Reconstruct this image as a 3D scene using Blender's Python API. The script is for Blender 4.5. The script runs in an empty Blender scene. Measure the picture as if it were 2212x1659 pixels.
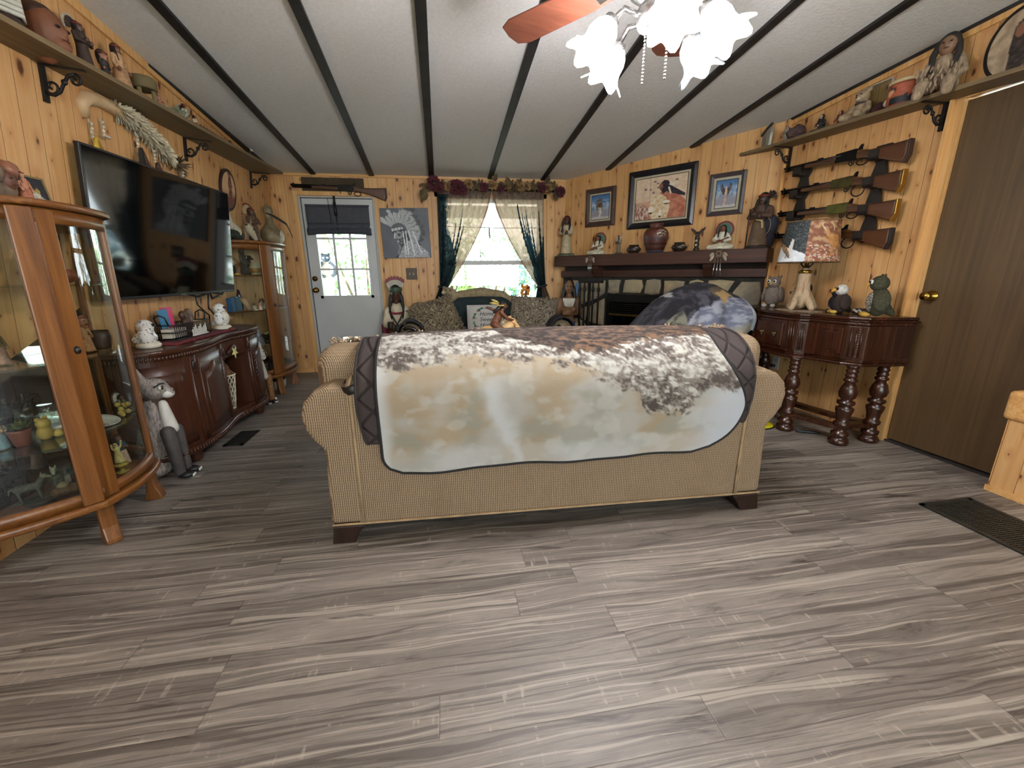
import bpy, math, random
from mathutils import Vector, Matrix, noise as mnoise
PI = math.pi
random.seed(7)
SC = bpy.context.scene
COL = SC.collection

# ---------------------------------------------------------------- colour and node helpers
def lin(c):
    return c / 12.92 if c <= 0.04045 else ((c + 0.055) / 1.055) ** 2.4
def H(hx, a=1.0):
    hx = hx.lstrip('#')
    return tuple(lin(int(hx[i:i + 2], 16) / 255) for i in (0, 2, 4)) + (a,)
def N(nt, typ, ins=None, **attrs):
    n = nt.nodes.new('ShaderNode' + typ)
    for k, v in attrs.items():
        setattr(n, k, v)
    for k, v in (ins or {}).items():
        s = n.inputs[k]
        if isinstance(v, bpy.types.NodeSocket):
            nt.links.new(v, s)
        else:
            s.default_value = v
    return n
def MATH(nt, op, a, b=0.0, c=0.0, clamp=False):
    return N(nt, 'Math', {0: a, 1: b, 2: c}, operation=op, use_clamp=clamp).outputs[0]
def RAMP(nt, fac, stops, interp='LINEAR'):
    n = N(nt, 'ValToRGB', {0: fac}); cr = n.color_ramp; cr.interpolation = interp
    while len(cr.elements) < len(stops): cr.elements.new(0.5)
    for e, (p, c) in zip(cr.elements, stops):
        e.position = p; e.color = H(c) if isinstance(c, str) else c
    return n.outputs[0]
def MIX(nt, fac, a, b, mode='MIX'):
    n = N(nt, 'Mix', data_type='RGBA', blend_type=mode)
    for s, v in ((n.inputs[0], fac), (n.inputs[6], a), (n.inputs[7], b)):
        if isinstance(v, bpy.types.NodeSocket): nt.links.new(v, s)
        else: s.default_value = v
    return n.outputs[2]
def NOISE(nt, vec, scale, detail=3, rough=0.55, dist=0.0, dim='3D'):
    n = N(nt, 'TexNoise', {'Scale': scale, 'Detail': detail, 'Roughness': rough, 'Distortion': dist}, noise_dimensions=dim)
    if vec is not None: nt.links.new(vec, n.inputs['Vector'])
    return n.outputs[0]
def COMB(nt, x, y, z=0.0):
    return N(nt, 'CombineXYZ', {0: x, 1: y, 2: z}).outputs[0]
def BUMP(nt, b, h, strength=0.3, dist=0.01):
    n = N(nt, 'Bump', {'Height': h, 'Strength': strength, 'Distance': dist})
    nt.links.new(n.outputs[0], b.inputs['Normal'])
def newmat(name, rough=0.6, metal=0.0, spec=0.5):
    m = bpy.data.materials.new(name); m.use_nodes = True
    b = m.node_tree.nodes['Principled BSDF']
    b.inputs['Roughness'].default_value = rough; b.inputs['Metallic'].default_value = metal
    b.inputs['Specular IOR Level'].default_value = spec
    return m, m.node_tree, b
_MC = {}
def mat(hx, rough=0.6, metal=0.0, var=0.12, scale=18.0, bump=0.0, bscale=80.0, spec=0.5, stretch=None):
    """plain procedural material: base colour broken up by noise"""
    key = (hx, rough, metal, var, scale, bump, bscale, spec, stretch)
    if key in _MC: return _MC[key]
    m, nt, b = newmat('finish_' + hx.strip('#'), rough, metal, spec)
    tc = N(nt, 'TexCoord').outputs['Object']
    if stretch: tc = N(nt, 'Mapping', {'Vector': tc, 'Scale': stretch}).outputs[0]
    c = tuple(x * .85 for x in H(hx)[:3]) + (1,)
    if var:
        f = NOISE(nt, tc, scale, 4)
        lo = tuple(max(0, x * (1 - 2.2 * var)) for x in c[:3]) + (1,); hi = tuple(min(1, x * (1 + 2.2 * var)) for x in c[:3]) + (1,)
        nt.links.new(RAMP(nt, f, [(0.3, lo), (0.7, hi)]), b.inputs['Base Color'])
    else:
        b.inputs['Base Color'].default_value = c
    if bump: BUMP(nt, b, NOISE(nt, tc, bscale, 2), bump, 0.004)
    _MC[key] = m
    return m
def ramp2(name, stops, scale, rough=0.7, detail=5, stretch=(1, 1, 1), bump=0.0, dist=0.0, metal=0.0):
    """two or more colours mottled by noise (fur, marble, foliage, mottled ceramic)"""
    m, nt, b = newmat(name, rough, metal)
    tc = N(nt, 'Mapping', {'Vector': N(nt, 'TexCoord').outputs['Object'], 'Scale': stretch}).outputs[0]
    f = NOISE(nt, tc, scale, detail, 0.6, dist)
    nt.links.new(RAMP(nt, f, stops), b.inputs['Base Color'])
    if bump: BUMP(nt, b, f, bump, 0.01)
    return m
def vcol_mat(name, rough=0.75, bump=0.0, bscale=300, dye=1.0):
    m, nt, b = newmat(name, rough)
    a = N(nt, 'VertexColor', layer_name='print')
    nt.links.new(MIX(nt, 1.0, a.outputs[0], (dye, dye, dye, 1), 'MULTIPLY'), b.inputs['Base Color'])
    if bump: BUMP(nt, b, NOISE(nt, N(nt, 'TexCoord').outputs['Object'], bscale, 2), bump, 0.004)
    return m

# ---------------------------------------------------------------- mesh helpers
def DK(h, f): return tuple(x * f for x in H(h)[:3]) + (1,)
def rotm(rx=0, ry=0, rz=0):
    return (Matrix.Rotation(rz, 4, 'Z') @ Matrix.Rotation(ry, 4, 'Y') @ Matrix.Rotation(rx, 4, 'X'))
def T(x=0, y=0, z=0): return Matrix.Translation((x, y, z))
class MB:
    """collects shapes and links them as ONE mesh object"""
    def __init__(s, M=None):
        s.v = []; s.f = []; s.sm = []; s.uv = None; s.col = None; s.M = M or Matrix()
    def add(s, vs, fs, smooth=False):
        o = len(s.v); s.v += [tuple(s.M @ Vector(p)) for p in vs]
        s.f += [tuple(i + o for i in f) for f in fs]; s.sm += [smooth] * len(fs); return s
    def box(s, x0, x1, y0, y1, z0, z1, R=None):
        p = [(x, y, z) for z in (z0, z1) for y in (y0, y1) for x in (x0, x1)]
        if R is not None:
            c = Vector(((x0 + x1) / 2, (y0 + y1) / 2, (z0 + z1) / 2)); p = [tuple(c + (R @ (Vector(q) - c))) for q in p]
        return s.add(p, [(0, 2, 3, 1), (4, 5, 7, 6), (0, 1, 5, 4), (2, 6, 7, 3), (0, 4, 6, 2), (1, 3, 7, 5)])
    def tube(s, pts, r, n=8, closed=False, flat=1.0):
        pts = [Vector(p) for p in pts]; k = len(pts)
        rr = r if isinstance(r, (list, tuple)) else [r] * k
        vs = []; up = None
        for i, p in enumerate(pts):
            a = pts[(i - 1) % k] if (closed or i > 0) else p; c = pts[(i + 1) % k] if (closed or i < k - 1) else p
            t = (c - a)
            if t.length < 1e-9: t = Vector((0, 0, 1))
            t.normalize()
            if up is None: up = Vector((0, 0, 1)) if abs(t.z) < 0.9 else Vector((1, 0, 0))
            up = up - t * up.dot(t)
            if up.length < 1e-6: up = t.orthogonal()
            up.normalize()
            sd = t.cross(up)
            for j in range(n):
                an = 2 * PI * j / n
                vs.append(p + (up * math.cos(an) + sd * math.sin(an) * flat) * rr[i])
        fs = []; m = k if closed else k - 1
        for i in range(m):
            for j in range(n):
                a, b2 = i * n + j, i * n + (j + 1) % n; c, d = ((i + 1) % k) * n + (j + 1) % n, ((i + 1) % k) * n + j
                fs.append((a, b2, c, d))
        s.add(vs, fs, True)
        if not closed:
            o = len(s.v) - len(vs)
            s.f += [tuple(o + j for j in reversed(range(n))), tuple(o + (k - 1) * n + j for j in range(n))]; s.sm += [False, False]
        return s
    def lathe(s, prof, n=20, c=(0, 0, 0), sx=1.0, sy=1.0, smooth=True, a0=0.0, a1=2 * PI):
        full = abs(a1 - a0 - 2 * PI) < 1e-6; m = n if full else n + 1
        vs = [(c[0] + r * sx * math.cos(a0 + (a1 - a0) * j / n), c[1] + r * sy * math.sin(a0 + (a1 - a0) * j / n), c[2] + z) for r, z in prof for j in range(m)]
        fs = []
        for i in range(len(prof) - 1):
            for j in range(n if full else n):
                j2 = (j + 1) % m
                fs.append((i * m + j, i * m + j2, (i + 1) * m + j2, (i + 1) * m + j))
        s.add(vs, fs, smooth)
        if full:
            o = len(s.v) - len(vs)
            if prof[0][0] > 1e-5: s.f.append(tuple(o + j for j in reversed(range(m)))); s.sm.append(False)
            if prof[-1][0] > 1e-5: s.f.append(tuple(o + (len(prof) - 1) * m + j for j in range(m))); s.sm.append(False)
        return s
    def ell(s, c, r, R=None, nu=14, nv=9, bumpy=0.0, seed=0):
        if not isinstance(r, (list, tuple)): r = (r, r, r)
        vs = []; fs = []; c = Vector(c)
        def P(th, ph):
            q = Vector((math.sin(th) * math.cos(ph), math.sin(th) * math.sin(ph), math.cos(th)))
            k = 1 + (bumpy * mnoise.noise(q * 2.3 + Vector((seed * 7.1, seed, 3))) if bumpy else 0)
            q = Vector((q.x * r[0], q.y * r[1], q.z * r[2])) * k
            return c + (R @ q if R is not None else q)
        vs.append(P(0, 0))
        for i in range(1, nv):
            for j in range(nu): vs.append(P(PI * i / nv, 2 * PI * j / nu))
        vs.append(P(PI, 0)); L = len(vs) - 1
        for j in range(nu):
            fs.append((0, 1 + j, 1 + (j + 1) % nu))
            fs.append((L, L - nu + (j + 1) % nu, L - nu + j))
        for i in range(nv - 2):
            for j in range(nu):
                a = 1 + i * nu + j; b = 1 + i * nu + (j + 1) % nu
                fs.append((a, a + nu, b + nu, b))
        return s.add(vs, fs, True)
    def cap(s, a, b, r1, r2, n=10):
        a = Vector(a); b = Vector(b); d = (b - a)
        if d.length < 1e-6: return s.ell(a, r1)
        d.normalize(); k = []
        for i in range(4): t = PI / 2 * (1 - i / 3); k.append((a - d * r1 * math.sin(t), max(1e-4, r1 * math.cos(t))))
        for i in range(4): t = PI / 2 * i / 3; k.append((b + d * r2 * math.sin(t), max(1e-4, r2 * math.cos(t))))
        return s.tube([q[0] for q in k], [q[1] for q in k], n)
    def prism(s, poly, h, M=None, smooth=False):
        """polygon in local xy, extruded along local z, then placed by M"""
        M = M or Matrix(); n = len(poly)
        vs = [tuple(M @ Vector((x, y, 0))) for x, y in poly] + [tuple(M @ Vector((x, y, h))) for x, y in poly]
        fs = [tuple(reversed(range(n))), tuple(range(n, 2 * n))]
        s.add(vs, fs, False)
        o = len(s.v) - 2 * n
        s.f += [(o + i, o + (i + 1) % n, o + n + (i + 1) % n, o + n + i) for i in range(n)]; s.sm += [smooth] * n
        return s
    def grid(s, nu, nv, fn, smooth=True, colfn=None):
        vs = [fn(i / nu, j / nv) for j in range(nv + 1) for i in range(nu + 1)]
        o = len(s.v)
        fs = [(j * (nu + 1) + i, j * (nu + 1) + i + 1, (j + 1) * (nu + 1) + i + 1, (j + 1) * (nu + 1) + i) for j in range(nv) for i in range(nu)]
        s.add(vs, fs, smooth)
        if colfn:
            if s.col is None: s.col = {}
            for j in range(nv + 1):
                for i in range(nu + 1): s.col[o + j * (nu + 1) + i] = colfn(i / nu, j / nv)
        return s
    def leaf(s, p, d, up, L, W):
        p = Vector(p); d = Vector(d).normalized(); u = Vector(up); sd = d.cross(u)
        if sd.length < 1e-5: sd = d.orthogonal()
        sd.normalize(); u = sd.cross(d)
        q = [p, p + d * L * .35 + sd * W * .5 + u * W * .12, p + d * L * .75 + sd * W * .4, p + d * L, p + d * L * .75 - sd * W * .4, p + d * L * .35 - sd * W * .5 + u * W * .12]
        return s.add(q, [(0, 1, 2, 3), (0, 3, 4, 5)], True)
    def link(s, name, m=None, parent=None, uv=None, mods=(), shear=0.0):
        me = bpy.data.meshes.new(name)
        vs = [(x + shear * z, y, z) for x, y, z in s.v] if shear else s.v
        me.from_pydata(vs, [], s.f); me.update()
        me.polygons.foreach_set('use_smooth', s.sm)
        if uv:
            ul = me.uv_layers.new(name='UVMap')
            for lp in me.loops: ul.data[lp.index].uv = uv(me.vertices[lp.vertex_index].co)
        if s.col:
            ca = me.color_attributes.new('print', 'FLOAT_COLOR', 'POINT')
            for i in range(len(s.v)):
                c = s.col.get(i, (0.5, 0.5, 0.5)); ca.data[i].color = (lin(c[0]), lin(c[1]), lin(c[2]), 1)
        o = bpy.data.objects.new(name, me); COL.objects.link(o)
        if m: me.materials.append(m)
        if parent: o.parent = parent
        for md in mods: md(o)
        return o
def REMESH(vox, smooth=2):
    def f(o):
        m = o.modifiers.new('merge', 'REMESH'); m.mode = 'VOXEL'; m.voxel_size = vox; m.use_smooth_shade = True
        if smooth:
            q = o.modifiers.new('smooth', 'SMOOTH'); q.iterations = smooth; q.factor = 0.5
    return f
def BEV(w, seg=2):
    def f(o):
        m = o.modifiers.new('bevel', 'BEVEL'); m.width = w; m.segments = seg; m.limit_method = 'ANGLE'; m.angle_limit = 0.6
    return f
def SUB(n=1):
    def f(o):
        m = o.modifiers.new('sub', 'SUBSURF'); m.levels = n; m.render_levels = n
    return f
def SOLID(t, off=0.0):
    def f(o):
        m = o.modifiers.new('thick', 'SOLIDIFY'); m.thickness = t; m.offset = off
    return f
def tag(o, label, cat, group=None, kind=None):
    o['label'] = label; o['category'] = cat
    if group: o['group'] = group
    if kind: o['kind'] = kind
    return o
def thing(name, label, cat, loc=(0, 0, 0), rz=0.0, group=None, rx=0.0, ry=0.0, sc=1.0):
    o = bpy.data.objects.new(name, None); COL.objects.link(o); o.empty_display_size = 0.05
    o.location = loc; o.rotation_euler = (rx, ry, rz); o.scale = (sc, sc, sc)
    return tag(o, label, cat, group)
def struct(o):
    o['kind'] = 'structure'; return o
def copy_thing(root, loc, rz=0.0, label=None, sc=None):
    r = root.copy(); COL.objects.link(r); r.location = loc; r.rotation_euler = (0, 0, rz)
    if sc: r.scale = (sc, sc, sc)
    if label: r['label'] = label
    for ch in list(root.children):
        c = ch.copy(); COL.objects.link(c); c.parent = r
        for g in list(ch.children):
            d = g.copy(); COL.objects.link(d); d.parent = c
    return r
def fbm(x, y, z=0.0, o=4):
    return mnoise.fractal(Vector((x, y, z)), 1.0, 2.0, o)
def lerp(a, b, t): return a + (b - a) * t
def mixc(a, b, t): return tuple(lerp(x, y, max(0, min(1, t))) for x, y in zip(a, b))
def sstep(a, b, x):
    if a == b: return 1.0 if x > a else 0.0
    t = max(0.0, min(1.0, (x - a) / (b - a))); return t * t * (3 - 2 * t)
def hx(s):
    s = s.lstrip('#'); return tuple(int(s[i:i + 2], 16) / 255 for i in (0, 2, 4))
def inpoly(p, poly):
    x, y = p; c = False; j = len(poly) - 1
    for i in range(len(poly)):
        (xi, yi), (xj, yj) = poly[i], poly[j]
        if (yi > y) != (yj > y) and x < (xj - xi) * (y - yi) / (yj - yi) + xi: c = not c
        j = i
    return c
# ---------------------------------------------------------------- surface materials
def make_pine():
    m, nt, b = newmat('knotty_pine_boards', 0.5)
    uv = N(nt, 'TexCoord').outputs['UV']; s = N(nt, 'SeparateXYZ', {0: uv}).outputs; u, v = s[0], s[1]
    q = MATH(nt, 'DIVIDE', u, 0.098); bd = MATH(nt, 'FLOOR', q); fr = MATH(nt, 'FRACT', q)
    rn = N(nt, 'TexWhiteNoise', {'W': bd}, noise_dimensions='1D').outputs[0]
    g = NOISE(nt, COMB(nt, MATH(nt, 'MULTIPLY', u, 34.0), MATH(nt, 'ADD', MATH(nt, 'MULTIPLY', v, 1.5), MATH(nt, 'MULTIPLY', rn, 40.0)), bd), 1.0, 4, 0.6, 0.6)
    big = NOISE(nt, COMB(nt, MATH(nt, 'MULTIPLY', u, 2.0), v, 0.0), 1.6, 2)
    base = RAMP(nt, g, [(0.25, '#c2985f'), (0.5, '#d8b17c'), (0.78, '#e3c595')])
    tint = RAMP(nt, rn, [(0.0, '#d3ad7c'), (0.45, '#f0d6ae'), (1.0, '#ffe9c4')])
    base = MIX(nt, 0.5, base, tint, 'MULTIPLY')
    base = MIX(nt, MATH(nt, 'MULTIPLY', big, 0.45), base, H('#b98450'))
    # knots: oval spots scattered board by board, with a darker ring of grain
    kv = COMB(nt, MATH(nt, 'MULTIPLY', u, 10.2), MATH(nt, 'ADD', MATH(nt, 'MULTIPLY', v, 5.2), MATH(nt, 'MULTIPLY', rn, 23.0)), 0.0)
    vo = N(nt, 'TexVoronoi', {'Vector': kv, 'Scale': 1.0, 'Randomness': 1.0}, voronoi_dimensions='2D')
    wob = MATH(nt, 'ADD', vo.outputs['Distance'], MATH(nt, 'MULTIPLY', NOISE(nt, COMB(nt, MATH(nt, 'MULTIPLY', u, 30.0), MATH(nt, 'MULTIPLY', v, 30.0), 0.0), 1.5, 2), 0.12))
    rs = N(nt, 'SeparateColor', {0: vo.outputs['Color']}).outputs
    sel = MATH(nt, 'GREATER_THAN', rs[0], 0.22)
    rad = MATH(nt, 'ADD', 0.10, MATH(nt, 'MULTIPLY', MATH(nt, 'POWER', rs[1], 2.0), 0.16))
    k = MATH(nt, 'MULTIPLY', MATH(nt, 'SUBTRACT', 1.0, MATH(nt, 'DIVIDE', wob, rad), clamp=True), sel)
    halo = MATH(nt, 'MULTIPLY', MATH(nt, 'SUBTRACT', 1.0, MATH(nt, 'DIVIDE', wob, MATH(nt, 'MULTIPLY', rad, 2.4)), clamp=True), sel)
    base = MIX(nt, MATH(nt, 'MULTIPLY', halo, 0.7), base, H('#a8692f'))
    base = MIX(nt, MATH(nt, 'MULTIPLY', k, 2.6, clamp=True), base, H('#54301a'))
    e = MATH(nt, 'MINIMUM', fr, MATH(nt, 'SUBTRACT', 1.0, fr))
    groove = MATH(nt, 'SUBTRACT', 1.0, MATH(nt, 'DIVIDE', e, 0.035), clamp=True)
    base = MIX(nt, MATH(nt, 'MULTIPLY', groove, 0.6), base, H('#6d4520'))
    nt.links.new(base, b.inputs['Base Color'])
    BUMP(nt, b, MATH(nt, 'SUBTRACT', MATH(nt, 'MULTIPLY', g, 0.1), groove), 0.5, 0.004)
    return m
def make_floor():
    m, nt, b = newmat('weathered_plank_flooring', 0.42)
    uv = N(nt, 'TexCoord').outputs['UV']; s = N(nt, 'SeparateXYZ', {0: uv}).outputs; u, v = s[0], s[1]
    q = MATH(nt, 'DIVIDE', MATH(nt, 'ADD', v, 0.032), 0.118); row = MATH(nt, 'FLOOR', q); fr = MATH(nt, 'FRACT', q)
    ro = N(nt, 'TexWhiteNoise', {'W': row}, noise_dimensions='1D').outputs[0]
    xs = MATH(nt, 'ADD', MATH(nt, 'DIVIDE', u, 1.22), MATH(nt, 'MULTIPLY', ro, 7.0)); pl = MATH(nt, 'FLOOR', xs); fx = MATH(nt, 'FRACT', xs)
    rn = N(nt, 'TexWhiteNoise', {'Vector': COMB(nt, row, pl, 0.0)}, noise_dimensions='2D').outputs[0]
    z = MATH(nt, 'MULTIPLY', rn, 31.0)
    warp = NOISE(nt, COMB(nt, MATH(nt, 'MULTIPLY', u, 1.3), MATH(nt, 'MULTIPLY', v, 6.0), z), 1.0, 2)
    vw = MATH(nt, 'ADD', v, MATH(nt, 'MULTIPLY', warp, 0.09))
    ring = NOISE(nt, COMB(nt, MATH(nt, 'MULTIPLY', u, 1.1), MATH(nt, 'MULTIPLY', vw, 70.0), z), 1.0, 2, 0.5, 0.5)
    fine = NOISE(nt, COMB(nt, MATH(nt, 'MULTIPLY', u, 9.0), MATH(nt, 'MULTIPLY', v, 240.0), z), 1.0, 3, 0.65)
    wear = NOISE(nt, COMB(nt, MATH(nt, 'MULTIPLY', u, 2.6), MATH(nt, 'MULTIPLY', v, 16.0), z), 1.0, 5, 0.72, 0.8)
    saw = NOISE(nt, COMB(nt, MATH(nt, 'MULTIPLY', u, 60.0), MATH(nt, 'MULTIPLY', v, 9.0), z), 1.0, 2)
    tone = MATH(nt, 'ADD', MATH(nt, 'MULTIPLY', rn, 0.22), MATH(nt, 'ADD', 0.06, MATH(nt, 'MULTIPLY', wear, 0.62)))
    base = RAMP(nt, tone, [(0.22, '#5d544d'), (0.42, '#80766d'), (0.58, '#9a8f84'), (0.8, '#b6ab9d')])
    base = MIX(nt, MATH(nt, 'MULTIPLY', sst(nt, ring, 0.55, 0.64), 0.62), base, H('#4b423b'))
    base = MIX(nt, MATH(nt, 'MULTIPLY', sst(nt, ring, 0.44, 0.35), 0.5), base, H('#cfc4b3'))
    base = MIX(nt, MATH(nt, 'MULTIPLY', sst(nt, fine, 0.55, 0.7), 0.4), base, H('#4d433b'))
    base = MIX(nt, MATH(nt, 'MULTIPLY', MATH(nt, 'MULTIPLY', sst(nt, saw, 0.6, 0.7), sst(nt, wear, 0.5, 0.62)), 0.45), base, H('#d3c7b5'))
    base = MIX(nt, MATH(nt, 'MULTIPLY', sst(nt, wear, 0.43, 0.3), 0.8), base, H('#3f3731'))
    e = MATH(nt, 'MINIMUM', fr, MATH(nt, 'SUBTRACT', 1.0, fr)); ex = MATH(nt, 'MINIMUM', fx, MATH(nt, 'SUBTRACT', 1.0, fx))
    gap = MATH(nt, 'MAXIMUM', MATH(nt, 'SUBTRACT', 1.0, MATH(nt, 'DIVIDE', e, 0.016), clamp=True), MATH(nt, 'SUBTRACT', 1.0, MATH(nt, 'DIVIDE', ex, 0.0022), clamp=True))
    base = MIX(nt, MATH(nt, 'MULTIPLY', gap, 0.5), base, H('#3a322c'))
    nt.links.new(MIX(nt, 1.0, base, (.67, .675, .685, 1), 'MULTIPLY'), b.inputs['Base Color'])
    nt.links.new(MATH(nt, 'ADD', 0.36, MATH(nt, 'MULTIPLY', fine, 0.25)), b.inputs['Roughness'])
    BUMP(nt, b, MATH(nt, 'SUBTRACT', MATH(nt, 'MULTIPLY', ring, 0.4), gap), 0.25, 0.003)
    return m
def sst(nt, x, a, b):
    return N(nt, 'MapRange', {0: x, 1: a, 2: b, 3: 0.0, 4: 1.0}, interpolation_type='SMOOTHSTEP').outputs[0]
def make_ceiling():
    m, nt, b = newmat('stippled_ceiling_panel', 0.9, spec=0.2)
    tc = N(nt, 'TexCoord').outputs['Object']
    f = NOISE(nt, tc, 55, 3, 0.7); g = NOISE(nt, tc, 0.9, 2)
    c = RAMP(nt, f, [(0.3, '#d9d7d3'), (0.7, '#e8e6e2')])
    nt.links.new(MIX(nt, MATH(nt, 'MULTIPLY', g, 0.25), c, H('#d2cfca')), b.inputs['Base Color'])
    BUMP(nt, b, f, 0.35, 0.006); return m
def wood(name, dark, midc, light, rough=0.35, axis='Z', scale=1.0, fine=42.0, tone=.72):
    m, nt, b = newmat(name, rough)
    sc = {'X': (1.2, fine, fine), 'Y': (fine, 1.2, fine), 'Z': (fine, fine, 1.2)}[axis]
    tc = N(nt, 'Mapping', {'Vector': N(nt, 'TexCoord').outputs['Object'], 'Scale': tuple(x * scale for x in sc)}).outputs[0]
    f = NOISE(nt, tc, 1.0, 4, 0.6, 0.7)
    nt.links.new(RAMP(nt, f, [(0.25, DK(dark, tone)), (0.5, DK(midc, tone)), (0.75, DK(light, tone))]), b.inputs['Base Color'])
    BUMP(nt, b, f, 0.08, 0.002); return m
def make_glass(name, tint='#f2f5f3', rough=0.0):
    m = bpy.data.materials.new(name); m.use_nodes = True; nt = m.node_tree
    nt.nodes.remove(nt.nodes['Principled BSDF']); out = nt.nodes['Material Output']
    tr = N(nt, 'BsdfTransparent', {0: H(tint)}); gl = N(nt, 'BsdfGlossy', {0: (1, 1, 1, 1), 'Roughness': rough})
    fa = N(nt, 'LayerWeight', {0: .5}).outputs['Facing']
    fr = MATH(nt, 'ADD', .045, MATH(nt, 'MULTIPLY', MATH(nt, 'POWER', fa, 4.0), .9))
    mx = N(nt, 'MixShader', {0: fr, 1: tr.outputs[0], 2: gl.outputs[0]})
    nt.links.new(mx.outputs[0], out.inputs[0]); return m
def emis(name, hxs, strength):
    m = bpy.data.materials.new(name); m.use_nodes = True; nt = m.node_tree
    nt.nodes.remove(nt.nodes['Principled BSDF'])
    e = N(nt, 'Emission', {0: H(hxs), 1: strength}); nt.links.new(e.outputs[0], nt.nodes['Material Output'].inputs[0]); return m
def make_corduroy():
    m, nt, b = newmat('ribbed_tan_upholstery', 0.9, spec=0.15)
    tc = N(nt, 'TexCoord').outputs['Object']; s = N(nt, 'SeparateXYZ', {0: tc}).outputs
    t = MATH(nt, 'ADD', s[0], s[1])
    w = MATH(nt, 'MULTIPLY', MATH(nt, 'ADD', MATH(nt, 'SINE', MATH(nt, 'ADD', MATH(nt, 'MULTIPLY', t, 760.0), MATH(nt, 'MULTIPLY', NOISE(nt, tc, 60, 2), 4.0))), 1.0), 0.5)
    d = MATH(nt, 'MULTIPLY', MATH(nt, 'ADD', MATH(nt, 'SINE', MATH(nt, 'MULTIPLY', s[2], 520.0)), 1.0), 0.5)
    f = MATH(nt, 'MULTIPLY', w, MATH(nt, 'ADD', 0.6, MATH(nt, 'MULTIPLY', d, 0.4)))
    blot = NOISE(nt, tc, 5.0, 4, 0.6)
    c = RAMP(nt, f, [(0.0, '#7d6650'), (0.35, '#ab9274'), (1.0, '#cdb798')])
    c = MIX(nt, MATH(nt, 'MULTIPLY', sst(nt, blot, 0.45, 0.7), 0.28), c, H('#8f7659'))
    nt.links.new(MIX(nt, 1.0, c, (.62, .62, .63, 1), 'MULTIPLY'), b.inputs['Base Color']); BUMP(nt, b, f, 0.6, 0.004); return m
def make_quilt():
    m, nt, b = newmat('quilted_dark_brown_cover', 0.85, spec=0.2)
    tc = N(nt, 'TexCoord').outputs['Object']; s = N(nt, 'SeparateXYZ', {0: tc}).outputs
    a = MATH(nt, 'ABSOLUTE', MATH(nt, 'SUBTRACT', MATH(nt, 'FRACT', MATH(nt, 'MULTIPLY', MATH(nt, 'ADD', s[0], s[2]), 9.0)), 0.5))
    c = MATH(nt, 'ABSOLUTE', MATH(nt, 'SUBTRACT', MATH(nt, 'FRACT', MATH(nt, 'MULTIPLY', MATH(nt, 'SUBTRACT', s[0], s[2]), 9.0)), 0.5))
    l = MATH(nt, 'MINIMUM', sst(nt, a, 0.0, 0.12), sst(nt, c, 0.0, 0.12))
    nt.links.new(RAMP(nt, l, [(0.0, '#2b2523'), (1.0, '#3b3433')]), b.inputs['Base Color'])
    BUMP(nt, b, l, 0.6, 0.012); return m
def make_paisley(name, cols, scale=7.0):
    m, nt, b = newmat(name, 0.85, spec=0.2)
    tc = N(nt, 'TexCoord').outputs['Object']
    w = NOISE(nt, tc, scale, 2, 0.5, 2.2)
    band = MATH(nt, 'FRACT', MATH(nt, 'MULTIPLY', w, 7.0))
    c = RAMP(nt, band, [(0.0, cols[0]), (0.18, cols[1]), (0.34, cols[2]), (0.5, cols[3]), (0.66, cols[1]), (0.8, cols[2]), (1.0, cols[0])])
    nt.links.new(c, b.inputs['Base Color']); BUMP(nt, b, NOISE(nt, tc, 220, 2), 0.25, 0.003); return m
PINE = make_pine(); FLOORM = make_floor(); CEILM = make_ceiling()
OAK = wood('honey_oak', '#5b3413', '#7f4e22', '#98652f', 0.35)
OAKX = wood('honey_oak_crossgrain', '#5b3413', '#7f4e22', '#98652f', 0.35, 'Y')
PINETRIM = wood('clear_pine_trim', '#b98247', '#cf9f62', '#dcb47c', 0.45, tone=1.0)
PINETRIMX = wood('clear_pine_trim_long', '#b98247', '#cf9f62', '#dcb47c', 0.45, 'X', tone=1.0)
SHELFW = wood('dull_shelf_board', '#6f5b3f', '#85704f', '#96815c', 0.6, 'Y')
MAHOG = wood('red_brown_mahogany', '#33190d', '#472413', '#5a321d', 0.38)
MAHOGY = wood('red_brown_mahogany_long', '#33190d', '#472413', '#5a321d', 0.3, 'Y')
WALNUT = wood('dark_walnut', '#251108', '#3a1d10', '#512c1a', 0.26, 'Z', 0.7)
WALNUTY = wood('dark_walnut_long', '#251108', '#3a1d10', '#512c1a', 0.22, 'Y', 0.7)
MANTELM = wood('dark_stained_mantel', '#33190f', '#4a291b', '#5d3827', 0.55, 'X', 0.5)
DOORBR = wood('brown_flush_door_veneer', '#4e3a22', '#5f482b', '#6d5535', 0.5, 'Z', 0.8)
DARKFOOT = wood('espresso_wood_foot', '#160c08', '#2a1710', '#3b2318', 0.35)
GUNSTOCK = wood('oiled_walnut_gunstock', '#3b2112', '#5d3820', '#77502f', 0.35, 'X')
BLACKTRIM = mat('#1d1a19', 0.55, var=0.35, scale=9, bump=0.3, bscale=40)
IRON = mat('#1c1715', 0.55, 0.4, var=0.2, bump=0.2)
BLACK = mat('#101011', 0.5, var=0.1); BLUED = mat('#17171a', 0.35, 0.6, var=0.15)
WHITEP = mat('#c9cac8', 0.5, var=0.03, scale=3)
BRASS = mat('#b08a3e', 0.25, 1.0, var=0.08); SILVER = mat('#c9ccd0', 0.2, 1.0, var=0.05)
GLASS = make_glass('clear_window_glass'); CABGLASS = make_glass('clear_cabinet_glass', '#e9efea')
CORD = make_corduroy(); QUILT = make_quilt()
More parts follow.
